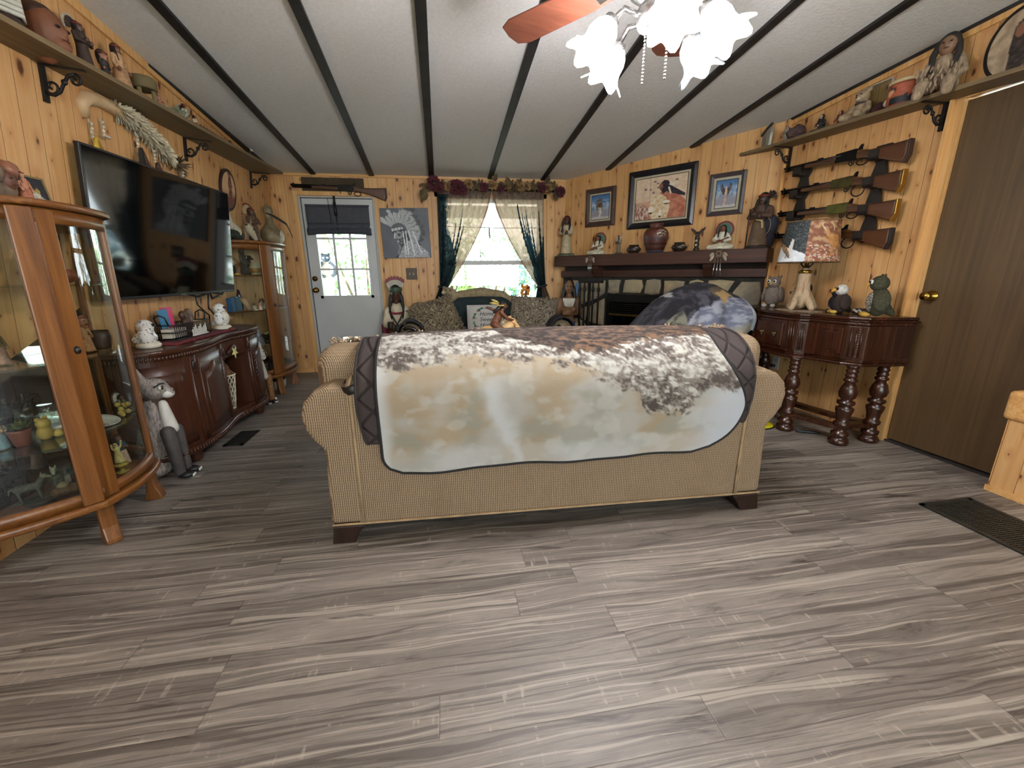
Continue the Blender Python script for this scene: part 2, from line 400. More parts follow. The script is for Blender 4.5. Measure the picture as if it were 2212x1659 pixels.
# ---------------------------------------------------------------- the room
def CZ(y): return 2.214 + 0.078 * (5.22 - y) if y > -0.4 else 2.652 + 0.078 * (y + 0.4)
def LX(y, z): return -2.02 + 0.105 * z - 0.04 * (y - 5.22)      # left wall face
def RX(y): return 2.967 - 0.052 * (y - 2.2)                       # right wall face
C1 = Vector((1.497, 5.22, 0)); CD = Vector((0.6222, -0.7829, 0)); CN = Vector((-0.7829, -0.6222, 0)); CL = 2.2586
def FWM(u, off, z):                                               # frame on the angled fireplace wall: x along, y into the room, z up
    o = C1 + CD * u + CN * off + Vector((0, 0, z))
    return Matrix(((CD.x, CN.x, 0, o.x), (CD.y, CN.y, 0, o.y), (0, 0, 1, o.z), (0, 0, 0, 1)))
FWR = math.atan2(CD.y, CD.x)
YF = -3.2
uvx = lambda c: (c.x, c.z); uvy = lambda c: (c.y, c.z); uvu = lambda c: ((c - C1).dot(CD) + 20, c.z)
def hexa(mb, p):                                                  # p: 4 bottom points then 4 top points, counter-clockwise
    mb.add(p, [(3, 2, 1, 0), (4, 5, 6, 7), (0, 1, 5, 4), (1, 2, 6, 5), (2, 3, 7, 6), (3, 0, 4, 7)]); return mb
mb = MB(); mb.box(-2.5, 3.6, YF - 0.1, 5.32, -0.06, 0); struct(mb.link('floor', FLOORM, uv=lambda c: (c.x, c.y)))
mb = MB()
ys = [5.32, -0.4, YF - 0.1]
for a, b in zip(ys, ys[1:]):
    hexa(mb, [(-2.4, b, CZ(b)), (3.55, b, CZ(b)), (3.55, a, CZ(a)), (-2.4, a, CZ(a)), (-2.4, b, CZ(b) + .05), (3.55, b, CZ(b) + .05), (3.55, a, CZ(a) + .05), (-2.4, a, CZ(a) + .05)])
struct(mb.link('ceiling', CEILM))
mb = MB(); ys = [5.32, -0.4, YF]
for a, b in zip(ys, ys[1:]):
    za, zb = CZ(a), CZ(b)
    hexa(mb, [(LX(b, 0) - .1, b, 0), (LX(b, 0), b, 0), (LX(a, 0), a, 0), (LX(a, 0) - .1, a, 0), (LX(b, zb) - .1, b, zb), (LX(b, zb), b, zb), (LX(a, za), a, za), (LX(a, za) - .1, a, za)])
struct(mb.link('wall_left', PINE, uv=uvy))
DX0, DX1, DZ = -1.545, -0.728, 1.985
WX0, WX1, WZ0, WZ1 = -0.01, 1.21, 0.80, 2.0
mb = MB()
for x0, x1, z0, z1 in ((-2.02, DX0, 0, 2.214), (DX0, DX1, DZ, 2.214), (DX1, WX0, 0, 2.214), (WX0, WX1, 0, WZ0), (WX0, WX1, WZ1, 2.214), (WX1, 1.497, 0, 2.214)):
    mb.box(x0, x1, 5.22, 5.32, z0, z1)
struct(mb.link('wall_back', PINE, uv=uvx))
mb = MB(); e = C1 + CD * CL; o = CN * -0.1
hexa(mb, [tuple(C1), tuple(e), tuple(e + o), tuple(C1 + o), (C1.x, C1.y, CZ(C1.y)), (e.x, e.y, CZ(e.y)), (e.x + o.x, e.y + o.y, CZ(e.y)), (C1.x + o.x, C1.y + o.y, CZ(C1.y))])
struct(mb.link('wall_fireplace', PINE, uv=uvu))
RD0, RD1, RDZ = 2.222, 1.40, 2.078
mb = MB()
for a, b, z0, zt in ((3.452, RD0, 0, None), (RD0, RD1, RDZ, None), (RD1, -0.4, 0, None), (-0.4, YF, 0, None)):
    za, zb = CZ(a), CZ(b)
    hexa(mb, [(RX(b), b, z0), (RX(b) + .1, b, z0), (RX(a) + .1, a, z0), (RX(a), a, z0), (RX(b), b, zb), (RX(b) + .1, b, zb), (RX(a) + .1, a, za), (RX(a), a, za)])
struct(mb.link('wall_right', PINE, uv=uvy))
mb = MB()
for x0, x1, z0, z1 in ((-2.0, -1.1, 0, CZ(YF)), (2.5, 3.4, 0, CZ(YF)), (-1.1, 2.5, 0, .5), (-1.1, 2.5, 2.15, CZ(YF))): mb.box(x0, x1, YF - 0.1, YF, z0, z1)
struct(mb.link('wall_front', PINE, uv=uvx))
w2 = struct(bpy.data.objects.new('added_fill_window', None)); COL.objects.link(w2)  # unseen window added behind the camera to let in fill daylight
MB().box(-1.1, 2.5, YF - .06, YF - .055, .5, 2.15).link('window_pane', GLASS, w2)
mb = MB()
for x0, x1, z0, z1 in ((-1.1, -1.04, .5, 2.15), (2.44, 2.5, .5, 2.15), (.67, .73, .56, 2.09), (-1.04, 2.44, .5, .56), (-1.04, 2.44, 2.09, 2.15)): mb.box(x0, x1, YF - .08, YF - .02, z0, z1)
mb.link('window_frame', WHITEP, w2)
# ceiling battens
k = 0
for xa, ya, xb, yb, w in ((-1.294, 2.6, -1.349, 5.22, .052), (-.644, 2.535, -.738, 5.22, .055), (-.047, 2.459, -.083, 5.22, .058), (.563, 2.382, .586, 5.22, .055), (1.178, 3.02, 1.211, 5.22, .052), (1.805, 2.226, 1.848, 4.78, .052), (2.383, 2.153, 2.412, 4.07, .052), (-1.69, 2.6, -1.735, 5.1, .04), (2.975, 2.0, 2.895, 3.45, .04)):
    k += 1; mb = MB(); sl = (xb - xa) / (yb - ya); x0 = xa + sl * (-0.38 - ya); y0 = -0.38
    z0, z1 = CZ(y0), CZ(yb); h = .018
    hexa(mb, [(x0 - w / 2, y0, z0 - h), (x0 + w / 2, y0, z0 - h), (xb + w / 2, yb, z1 - h), (xb - w / 2, yb, z1 - h), (x0 - w / 2, y0, z0), (x0 + w / 2, y0, z0), (xb + w / 2, yb, z1), (xb - w / 2, yb, z1)])
    struct(mb.link('trim_%d' % k, BLACKTRIM))
# pine strips along the wall tops
mb = MB(); mb.box(-1.78, 1.49, 5.205, 5.22, 2.185, 2.213); struct(mb.link('trim_10', PINETRIMX))
mb = MB()
hexa(mb, [(LX(4.9, 2.2), 4.9, CZ(4.9) - .05), (LX(4.9, 2.2) + .014, 4.9, CZ(4.9) - .05), (LX(0, 2.55) + .014, 0, CZ(0) - .05), (LX(0, 2.55), 0, CZ(0) - .05), (LX(4.9, 2.2), 4.9, CZ(4.9) - .001), (LX(4.9, 2.2) + .014, 4.9, CZ(4.9) - .001), (LX(0, 2.55) + .014, 0, CZ(0) - .001), (LX(0, 2.55), 0, CZ(0) - .001)])
struct(mb.link('trim_11', PINETRIM))
mb = MB()
hexa(mb, [(RX(1) - .014, 1, CZ(1) - .05), (RX(1), 1, CZ(1) - .05), (RX(3.44), 3.44, CZ(3.44) - .05), (RX(3.44) - .014, 3.44, CZ(3.44) - .05), (RX(1) - .014, 1, CZ(1) - .001), (RX(1), 1, CZ(1) - .001), (RX(3.44), 3.44, CZ(3.44) - .001), (RX(3.44) - .014, 3.44, CZ(3.44) - .001)])
struct(mb.link('trim_12', PINETRIM))
# corner strip where the fireplace wall meets the right wall
mb = MB(); mb.box(2.868, 2.892, 3.412, 3.436, 0, 2.345); struct(mb.link('trim_13', PINETRIM))
mb = MB(); mb.box(-2.0, DX0 - .06, 5.2, 5.22, 0, .055); struct(mb.link('baseboard_back', PINETRIMX))

# ---------------------------------------------------------------- back door with nine-light window, pet flap and blind
d1 = struct(thing('door_1', 'white entry door with divided window and pet flap', 'door', (0, 0, 0)))
del d1['label'], d1['category']
gx0, gx1, gz0, gz1 = -1.40, -0.862, 0.905, 1.80
mb = MB(); y0, y1 = 5.232, 5.272
fx0, fx1, fz0, fz1 = -1.245, -1.035, 0.24, 0.42
for x0, x1, z0, z1 in ((-1.515, gx0, .012, 1.965), (gx1, -.757, .012, 1.965), (gx0, gx1, gz1, 1.965), (gx0, gx1, fz1, gz0), (gx0, fx0, .012, fz1), (fx1, gx1, .012, fz1), (fx0, fx1, .012, fz0)):
    mb.box(x0, x1, y0, y1, z0, z1)
mb.link('door_slab', WHITEP, d1)
mb = MB()
for x in (DX0, -.755): mb.box(x + .001, x + .026, 5.21, 5.31, 0, DZ - .001)
mb.box(DX0 + .03, DX1 - .03, 5.21, 5.31, 1.968, DZ - .002); mb.link('door_frame', mat('#b9b7b0', 0.6, var=.04), d1)
mb = MB()
for x in (-1.522, -.757): mb.box(x, x + .008, 5.222, 5.236, .01, 1.965)
mb.box(-1.52, -.75, 5.222, 5.236, 1.962, 1.972); mb.link('weather_strip', BLACK, d1)
mb = MB()
mb.box(gx0 - .03, gx0, 5.222, 5.232, gz0 - .03, gz1); mb.box(gx1, gx1 + .03, 5.222, 5.232, gz0 - .03, gz1); mb.box(gx0 - .03, gx1 + .03, 5.222, 5.232, gz0 - .03, gz0); mb.box(gx0 - .03, gx1 + .03, 5.222, 5.232, gz1, gz1 + .03)
gm = mb.link('window_moulding', WHITEP, d1)
mb = MB(); gw = gx1 - gx0
for i in (1, 2): mb.box(gx0 + gw * i / 3 - .011, gx0 + gw * i / 3 + .011, 5.235, 5.262, gz0, gz1)
for z in (1.204, 1.543): mb.box(gx0, gx1, 5.236, 5.261, z - .01, z + .01)
mb.link('muntins', WHITEP, gm)
mb = MB(); mb.box(gx0, gx1, 5.247, 5.251, gz0, gz1); mb.link('window_pane', GLASS, d1)
pf = MB().box(fx0 - .014, fx0 + .006, 5.222, 5.24, fz0, fz1 + .014).box(fx1 - .006, fx1 + .014, 5.222, 5.24, fz0, fz1 + .014).box(fx0, fx1, 5.222, 5.24, fz1 - .006, fz1 + .014).link('pet_flap_frame', WHITEP, d1)
MB().box(fx0, fx1, 5.25, 5.254, fz0, fz1).link('pet_flap', GLASS, pf)
def knob(parent, M, nm, m=BRASS):
    b = MB(M); b.lathe([(0.033, 0), (0.033, .006), (.012, .012), (.011, .035), (.022, .042), (.028, .055), (.024, .068), (.0, .072)], 18); return b.link(nm, m, parent)
knob(d1, T(-1.475, 5.232, .97) @ rotm(PI / 2), 'door_knob')
MB(T(-1.472, 5.232, 1.1) @ rotm(PI / 2)).lathe([(.03, 0), (.03, .012), (.016, .016), (.014, .022), (0, .024)], 18).link('deadbolt', BRASS, d1)
mb = MB()
mb.box(DX0 - .045, DX0, 5.2, 5.22, 0, 2.03); mb.box(DX1, DX1 + .028, 5.2, 5.22, 0, 2.03); mb.box(DX0 - .045, DX1 + .028, 5.198, 5.22, DZ + .005, 2.032)
struct(mb.link('trim_14', PINETRIM))
# rolled fabric blind on the door
bl = thing('roman_blind', 'dark grey fabric roman blind folded up on the white entry door', 'blind', (-1.135, 5.215, 1.62))
def bf(u, v):
    x = lerp(-.335, .335, u); z = lerp(.265, .06, v); return (x, -.02 - .012 * math.sin(v * PI) + .003 * math.sin(u * 9), z + .012 * math.sin(u * PI) * 0)
GREYF = mat('#4a4b52', 0.9, var=.08, scale=40)
MB().grid(20, 6, bf).link('upper_panel', GREYF, bl, mods=[SOLID(.012)])
MB().grid(20, 8, lambda u, v: (lerp(-.325, .335, u), -.04 - .016 * math.sin(v * PI), lerp(.075, .015 - .02 * abs(2 * u - 1) ** 3, v))).link('middle_fold', mat('#43454d', 0.9, var=.08, scale=40), bl, mods=[SOLID(.014)])
MB().grid(20, 8, lambda u, v: (lerp(-.34, .345, u), -.03 - .018 * math.sin(v * PI), lerp(.025, -.03 - .012 * abs(2 * u - 1) ** 3, v))).link('bottom_fold', mat('#3e4048', 0.9, var=.08, scale=40), bl, mods=[SOLID(.014)])
MB().tube([(-.02, -.045, .36), (-.02, -.045, .29)], .012).tube([(-.02, -.05, .29), (-.012, -.055, .16)], .016).tube([(-.012, -.055, .16), (-.008, -.06, .01)], .004).link('cord_tassel', BLACK, bl)
MB().tube([(-.09, -.035, .34), (-.075, -.05, .1), (-.07, -.06, .0)], .003).link('pull_cord', BLACK, bl)
MB().box(-.34, .34, -.03, -.004, .262, .276).link('head_rail', GREYF, bl)

# ---------------------------------------------------------------- window behind the loveseat
w1 = struct(thing('window_1', '', '')); del w1['label'], w1['category']
mb = MB()
for x0, x1, z0, z1 in ((WX0, WX0 + .045, WZ0, WZ1), (WX1 - .045, WX1, WZ0, WZ1), (WX0, WX1, WZ0, WZ0 + .05), (WX0, WX1, WZ1 - .05, WZ1)): mb.box(x0 + .001, x1 - .001, 5.24, 5.31, z0 + .001, z1 - .001)
mb.link('window_frame', WHITEP, w1)
MB().box(WX0 + .04, WX1 - .04, 5.25, 5.29, 1.245, 1.295).link('meeting_rail', WHITEP, w1)
MB().box(WX0 + .045, WX1 - .045, 5.268, 5.272, 1.295, WZ1 - .05).link('upper_pane', GLASS, w1)
MB().box(WX0 + .045, WX1 - .045, 5.262, 5.266, WZ0 + .05, 1.245).link('lower_pane', GLASS, w1)
mb = MB(); mb.box(WX0 - .05, WX0, 5.205, 5.22, WZ0 - .06, WZ1 + .05); mb.box(WX1, WX1 + .05, 5.205, 5.22, WZ0 - .06, WZ1 + .05); mb.box(WX0 - .05, WX1 + .05, 5.205, 5.22, WZ1, WZ1 + .05); mb.box(WX0 - .06, WX1 + .06, 5.17, 5.235, WZ0 - .025, WZ0)
struct(mb.link('trim_15', PINETRIM))

# ---------------------------------------------------------------- brown flush door on the right
d2 = struct(thing('door_2', '', '')); del d2['label'], d2['category']
ang = math.atan2(0.052, 1); d2.location = (RX(RD0), RD0, 0); d2.rotation_euler = (0, 0, ang)  # local -y runs toward the camera
MB().box(.012, .05, -.815, -.006, .022, 2.065).link('door_slab', DOORBR, d2)
MB().box(.05, .058, -.82, 0, .0, 2.07).link('door_stop', BLACK, d2)
kb = knob(d2, T(.012, -.062, .985) @ rotm(0, -PI / 2), 'door_knob')
MB().box(-.004, .06, -.82, 0, .0, .012).link('threshold', mat('#2a2725', .6), d2)
mb = MB(T(RX(RD0), RD0, 0) @ rotm(0, 0, ang)); mb.box(-.018, 0, .002, .062, 0, 2.09); mb.box(-.018, 0, -.83, .062, 2.073, 2.10); mb.box(-.03, -.018, .045, .062, 0, 2.09)
struct(mb.link('trim_16', PINETRIM))

# ---------------------------------------------------------------- pine knee wall with cap at the far right
mb = MB(); mb.box(2.82, 2.94, .35, 1.565, 0, .4); struct(mb.link('wall_knee', PINE, uv=lambda c: (c.y + c.x + .03, c.z)))
mb = MB(); mb.box(2.80, 2.955, .34, 1.585, .4, .55); struct(mb.link('trim_17', PINETRIMX, mods=[BEV(.02, 3)]))
mb = MB(); mb.box(2.86, 2.935, .36, 1.545, .55, 1.05); struct(mb.link('wall_post', PINE, uv=lambda c: (c.y + c.x, c.z)))
mb = MB(); mb.box(2.812, 2.82, .35, 1.57, 0, .03); struct(mb.link('baseboard_right', PINETRIMX))

# ---------------------------------------------------------------- outside: porch and garden
deck = mat('#b9b4a8', .8, var=.1)
mb = MB(); mb.box(-6, 7, 5.34, 8.2, -.14, -.04); struct(mb.link('porch_floor', deck))
mb = MB(); mb.box(-14, 16, 8.2, 24, -.5, -.4); struct(mb.link('ground_outside', ramp2('pale_bounce_patio', [(.3, '#b9b79a'), (.7, '#dedcc6')], 3, .9)))  # patio ground paled to bounce more daylight up onto the ceiling
mb = MB(); mb.box(-6, 7, 5.34, 7.6, 2.32, 2.38)
for x in [-5 + .61 * i for i in range(19)]: mb.box(x - .02, x + .02, 5.36, 7.6, 2.24, 2.32)
struct(mb.link('porch_roof', mat('#d9dcdc', .6, var=.05)))
pb = MB().box(-6, 7, 7.42, 7.56, 2.06, 2.24).link('porch_beam', mat('#e4e6e4', .6, var=.04)); tag(pb, 'white beam across the front of the porch outside the window', 'beam')
for px, lb in ((-1.86, 'peeling round log porch post seen through the door window'), (3.1, 'round log porch post outside beyond the window curtains')):
    pr = thing('porch_post', lb, 'post', (px, 7.3, -.04), group='porch posts')
    MB().tube([(0, 0, 0), (.01, 0, .7), (-.015, 0, 1.3), (.0, 0, 2.1)], [.075, .07, .068, .07], 12).link('log', ramp2('peeling_bark', [(.35, '#cdb58a'), (.6, '#e8dcc0')], 6, .8, stretch=(3, 3, .6)), pr)
rc = thing('wooden_raccoon', 'dark raccoon cutout fixed on the log porch post outside', 'ornament', (-1.83, 7.2, 1.24))
rg = mat('#33404f', .7)
MB().ell((0, 0, .16), (.075, .02, .06)).ell((-.05, 0, .21), (.022, .015, .025)).ell((.05, 0, .21), (.022, .015, .025)).link('head', rg, rc)
MB().tube([(-.05, 0, .1), (-.11, 0, .02), (-.1, 0, -.1), (-.04, 0, -.13)], .028).tube([(.05, 0, .1), (.12, 0, .03), (.11, 0, -.09), (.06, 0, -.12)], .028).link('paws', rg, rc)
for x in (-.03, .03): MB().ell((x, -.018, .165), (.02, .006, .014)).link('eye_patch', mat('#c9d2d6', .7), rc)
sl = thing('string_light', 'black string light cable with hanging bulb under the porch beam', 'string light', (0, 6.9, 0))
pts = [(-2 + .25 * i, 0, 1.86 - .012 * ((i % 8) - 4) ** 2 * -.1 - .02) for i in range(25)]
MB().tube(pts, .007, 6).link('cable', BLACK, sl)
for x in (.75,): MB().tube([(x, 0, 1.84), (x, 0, 1.74)], .013).ell((x, 0, 1.705), (.022, .022, .04)).link('bulb', mat('#39424a', .3), sl)
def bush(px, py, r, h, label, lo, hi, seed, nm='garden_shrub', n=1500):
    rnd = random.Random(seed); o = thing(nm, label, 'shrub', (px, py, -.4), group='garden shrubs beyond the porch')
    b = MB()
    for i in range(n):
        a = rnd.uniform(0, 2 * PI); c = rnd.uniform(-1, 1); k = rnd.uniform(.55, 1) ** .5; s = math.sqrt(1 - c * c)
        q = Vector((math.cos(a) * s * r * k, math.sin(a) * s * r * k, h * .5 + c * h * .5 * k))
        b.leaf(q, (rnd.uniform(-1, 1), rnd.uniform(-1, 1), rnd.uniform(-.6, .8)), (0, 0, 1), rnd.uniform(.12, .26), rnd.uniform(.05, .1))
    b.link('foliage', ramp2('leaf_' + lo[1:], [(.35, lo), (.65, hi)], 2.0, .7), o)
    b = MB()
    for i in range(4):
        a = i * 1.7; b.tube([(0, 0, 0), (math.cos(a) * r * .3, math.sin(a) * r * .3, h * .4), (math.cos(a) * r * .6, math.sin(a) * r * .6, h * .8)], [.04, .03, .01], 6)
    b.link('stems', mat('#6b5a44', .8), o)
bush(-3.6, 9.4, 1.3, 2.7, 'tall pale green bush outside, left of the log post', '#7fa35c', '#b9d390', 1)
bush(-1.7, 9.9, 1.2, 2.9, 'broad green bush outside seen through the middle of the door window', '#6f9a5a', '#a8cc8e', 2)
bush(-.2, 9.3, .95, 1.9, 'low bright green shrub outside between the door and the window', '#90b061', '#cfe29d', 3)
bush(1.0, 9.9, 1.15, 2.5, 'leafy shrub outside filling the middle of the window', '#7aa06e', '#c0dbb0', 4)
bush(2.5, 9.6, 1.1, 2.3, 'blue-green bush outside at the right side of the window', '#6f98a0', '#a9cbd2', 5)
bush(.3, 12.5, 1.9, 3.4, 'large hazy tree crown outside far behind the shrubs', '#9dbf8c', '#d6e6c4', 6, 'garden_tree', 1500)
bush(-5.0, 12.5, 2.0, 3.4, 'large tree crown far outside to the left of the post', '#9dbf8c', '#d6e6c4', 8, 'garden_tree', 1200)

# ---------------------------------------------------------------- camera, world, lights
cam = bpy.data.cameras.new('camera'); co = bpy.data.objects.new('camera', cam); COL.objects.link(co); SC.camera = co
cam.sensor_width = 36.0; cam.sensor_fit = 'HORIZONTAL'; cam.lens = 890 / 2212 * 36; cam.clip_start = .02; cam.clip_end = 200
pit, rol, yaw = .262, -.0083, .157
fw = Vector((math.sin(yaw) * math.cos(pit), math.cos(yaw) * math.cos(pit), -math.sin(pit))); rt = Vector((math.cos(yaw), -math.sin(yaw), 0)); up = rt.cross(fw)
r2 = rt * math.cos(rol) + up * math.sin(rol); u2 = r2.cross(fw)
co.matrix_world = Matrix(((r2.x, u2.x, -fw.x, 0), (r2.y, u2.y, -fw.y, 0), (r2.z, u2.z, -fw.z, 1.14), (0, 0, 0, 1)))
wd = bpy.data.worlds.new('daylight'); SC.world = wd; wd.use_nodes = True; nt = wd.node_tree; bg = nt.nodes['Background']
sp = N(nt, 'SeparateXYZ', {0: N(nt, 'TexCoord').outputs['Generated']}).outputs
nt.links.new(RAMP(nt, MATH(nt, 'ADD', MATH(nt, 'MULTIPLY', sp[2], .5), .5), [(.3, '#c6d6cc'), (.52, '#eef6ff'), (.9, '#d3e6ff')]), bg.inputs[0]); bg.inputs[1].default_value = 11.5
def light(nm, typ, loc, energy, col, **kw):
    l = bpy.data.lights.new(nm, typ); l.energy = energy; l.color = H(col)[:3]
    for k, v in kw.items(): setattr(l, k, v)
    o = bpy.data.objects.new(nm, l); COL.objects.link(o); o.location = loc; return o
for nm, loc, sx, sy, rx in (('window_portal', (.7, YF - .09, 1.32), 3.5, 1.6, PI / 2), ('window_portal', (.6, 5.315, 1.4), 1.2, 1.2, -PI / 2), ('window_portal', (-1.13, 5.315, 1.3), .55, .9, -PI / 2)):
    po = light(nm, 'AREA', loc, 1.0, '#ffffff', shape='RECTANGLE', size=sx, size_y=sy); po.rotation_euler = (rx, 0, 0); po.data.cycles.is_portal = True
sun = light('sun', 'SUN', (0, 12, 10), 9.0, '#fff2dc', angle=.02); sun.rotation_euler = (math.radians(42), math.radians(20), 0)
SC.view_settings.view_transform = 'Standard'; SC.view_settings.look = 'None'; SC.view_settings.gamma = 1.0; SC.view_settings.exposure = 0.55; SC.view_settings.use_curve_mapping = False
SC.cycles.use_denoising = True; SC.cycles.max_bounces = 6; SC.cycles.diffuse_bounces = 3; SC.cycles.glossy_bounces = 3; SC.cycles.transmission_bounces = 3; SC.cycles.transparent_max_bounces = 12; SC.cycles.adaptive_threshold = 0.07
SC.cycles.sample_clamp_indirect = 6.0; SC.cycles.caustics_reflective = False; SC.cycles.caustics_refractive = False
# ---------------------------------------------------------------- sofa seen from behind
sf = thing('sofa', 'tan ribbed rolled-arm sofa seen from behind in the middle of the room', 'sofa', (.475, 1.635, 0), -.031)
arm = [(-1.01, .09), (-.998, .44), (-1.03, .475), (-1.062, .53), (-1.072, .59), (-1.058, .645), (-1.015, .69), (-.95, .715), (-.89, .71), (-.855, .68), (-.845, .6), (-.845, .09)]
XZ = Matrix(((1, 0, 0, 0), (0, 0, 1, 0), (0, 1, 0, 0), (0, 0, 0, 1)))   # prism along +y from an (x,z) outline
for sgn in (1, -1):
    MB().prism([(x * sgn, z) for x, z in (arm if sgn == -1 else arm[::1])][::(1 if sgn == -1 else -1)], .93, T(0, .004, 0) @ XZ).link('arm', CORD, sf, mods=[BEV(.028, 3)])
def backf(u, v):
    x = lerp(-.885, .885, u); e = 1 - abs(2 * u - 1) ** 8; zt = .74 + .03 * e
    pr = [(0, .09), (0, .3), (-.004, .55), (-.006, .68), (.004, zt - .03), (.05, zt), (.12, zt - .01), (.15, zt - .05), (.155, .4), (.155, .09)]
    k = v * (len(pr) - 1); i = min(int(k), len(pr) - 2); t = k - i
    return (x, lerp(pr[i][0], pr[i + 1][0], t), lerp(pr[i][1], pr[i + 1][1], t))
b = MB().grid(40, 36, backf)
for ux in (0, 1): b.add([backf(ux, j / 36) for j in range(37)], [tuple(range(37)) if ux == 0 else tuple(reversed(range(37)))])
b.link('back_panel', CORD, sf)
b = MB()
for sgn in (-1, 1): b.tube([(sgn * .868, -.004, z) for z in (.1, .3, .5, .65, .72)] + [(sgn * .862, .03, .748)], .007, 6)
b.tube([(x * .1, -.003, .096) for x in range(-10, 11)], .006, 6); b.link('piping', mat('#a58a68', .9, var=.1), sf)
MB().box(-.99, .99, .03, .9, .085, .3).link('base', CORD, sf)
MB().box(-1.0, 1.0, .012, .92, .076, .092).link('dust_cover', BLACK, sf)
for x0, x1 in ((-1.05, .0), (.0, 1.05)):
    b = MB(); b.box(x0 + .004, x1 - .004, .13, .37, .43, .845)
    b.link('back_cushion', CORD, sf, mods=[BEV(.085, 5)])
for x0, x1 in ((-.83, 0), (0, .83)):
    MB().box(x0 + .004, x1 - .004, .3, .95, .3, .47).link('seat_cushion', CORD, sf, mods=[BEV(.05, 4)])
for sx in (-1, 1):
    for y0 in (.0, .82):
        w = [(.865, .084), (1.0, .084), (1.003, .06), (1.012, .0), (.915, .0), (.895, .045)]
        poly = [(x * sx, z) for x, z in w]
        MB().prism(poly if sx > 0 else poly[::-1], .1, T(0, y0, 0) @ XZ).link('foot', DARKFOOT, sf, mods=[BEV(.004, 2)])
# ---- sheets draped over the sofa back: path runs from the seat side, over the crest, down the back
def drape_path(off, zb):
    p = [(.385 + off, .62), (.375 + off, .76), (.33 + off * .7, .838 + off * .7), (.25, .862 + off), (.16, .862 + off), (.085 - off * .5, .835 + off * .8), (.02 - off, .785 + off * .5), (-.022 - off, .71), (-.024 - off, .6), (-.016 - off, .45), (-.012 - off, zb)]
    s = [0]
    for a, c in zip(p, p[1:]): s.append(s[-1] + math.hypot(c[0] - a[0], c[1] - a[1]))
    return p, s
def on_path(p, s, d):
    y = z = w = 0
    for k in range(-4, 5):                                        # rounded by averaging along the path
        e = min(max(d + k * .016, 0), s[-1]); g = 5 - abs(k)
        for i in range(len(p) - 1):
            if e <= s[i + 1] or i == len(p) - 2:
                t = (e - s[i]) / (s[i + 1] - s[i]); y += g * lerp(p[i][0], p[i + 1][0], t); z += g * lerp(p[i][1], p[i + 1][1], t); w += g; break
    k = sstep(.06, 0, s[-1] - d); y, z = y / w, z / w
    return y, lerp(z, p[-1][1] + (s[-1] - d), k), d - s[3]
def sheet(name, off, zb, xl, xr, rl, rr, nu, nv, m, parent, colf=None, fold=0.0, arch=.016):
    p, s = drape_path(off, zb); L = s[-1]
    def xs(d):
        z = L - d; a, c = xl(L - d), xr(L - d)
        if z < rl: a += rl - math.sqrt(max(0, rl * rl - (rl - z) ** 2))
        if z < rr: c -= rr - math.sqrt(max(0, rr * rr - (rr - z) ** 2))
        return a, c
    def fn(u, v):
        d = L * v; a, c = xs(d); x = lerp(a, c, u); y, z, q = on_path(p, s, d)
        z += arch * (1 - (x / .8) ** 2) * sstep(.6, .84, z)
        if fold: y -= fold * sstep(.7, .42, z) * (math.sin(x * 11 + 1.2) + .6 * math.sin(x * 23 + z * 4)) * .5 + fold * .55
        z += (.012 * x - .004 * math.sin(x * 9)) * sstep(.6, .36, z)
        return (x, y, z)
    mb = MB().grid(nu, nv, fn, colfn=(lambda u, v: colf(lerp(*xs(L * v), u), L * v - s[4] - .03)) if colf else None)
    o = mb.link(name, m, parent, mods=[SOLID(.007)])
    ed = [fn(0, j / 60) for j in range(0, 61)] + [fn(i / 60, 1) for i in range(1, 61)] + [fn(1, 1 - j / 60) for j in range(1, 61)]
    return o, ed
cv = thing('sofa_cover', 'dark brown quilted sofa cover hanging over the sofa back under the fur blanket', 'sofa cover', (.475, 1.635, 0), -.031)
o, ed = sheet('quilted_panel', .012, .545, lambda z: -.838 + .03 * sstep(.3, 0, z), lambda z: .865 - .03 * sstep(.3, 0, z), .13, .13, 60, 50, QUILT, cv)
MB().tube(ed, .006, 6).link('binding', mat('#2d2726', .9), cv)
for sx in (-1, 1):
    MB().tube([(sx * .835, -.02, .71), (sx * .872, -.014, .695), (sx * .9, .02, .69), (sx * .9, .1, .7)], .018, 8, flat=.3).link('strap', BLACK, cv)
FURW, FURG, FURD, TAN = hx('#dbd8cd'), hx('#6f645c'), hx('#2c1f1a'), hx('#b9a88d')
LOWB = [(-.76, .17), (-.6, .2), (-.4, .165), (-.2, .17), (.02, .2), (.2, .28), (.31, .32), (.37, .42), (.46, .45), (.55, .40), (.64, .31), (.74, .34), (.85, .28)]
BRB = [(-.28, -.03), (-.23, .05), (-.1, .105), (.0, .145), (.1, .15), (.22, .14), (.32, .1), (.45, .075), (.6, .06), (.7, .04), (.76, -.02)]
def interp(tb, x):
    if x <= tb[0][0]: return tb[0][1]
    for (a, c), (d, e) in zip(tb, tb[1:]):
        if x <= d: return lerp(c, e, (x - a) / (d - a))
    return tb[-1][1]
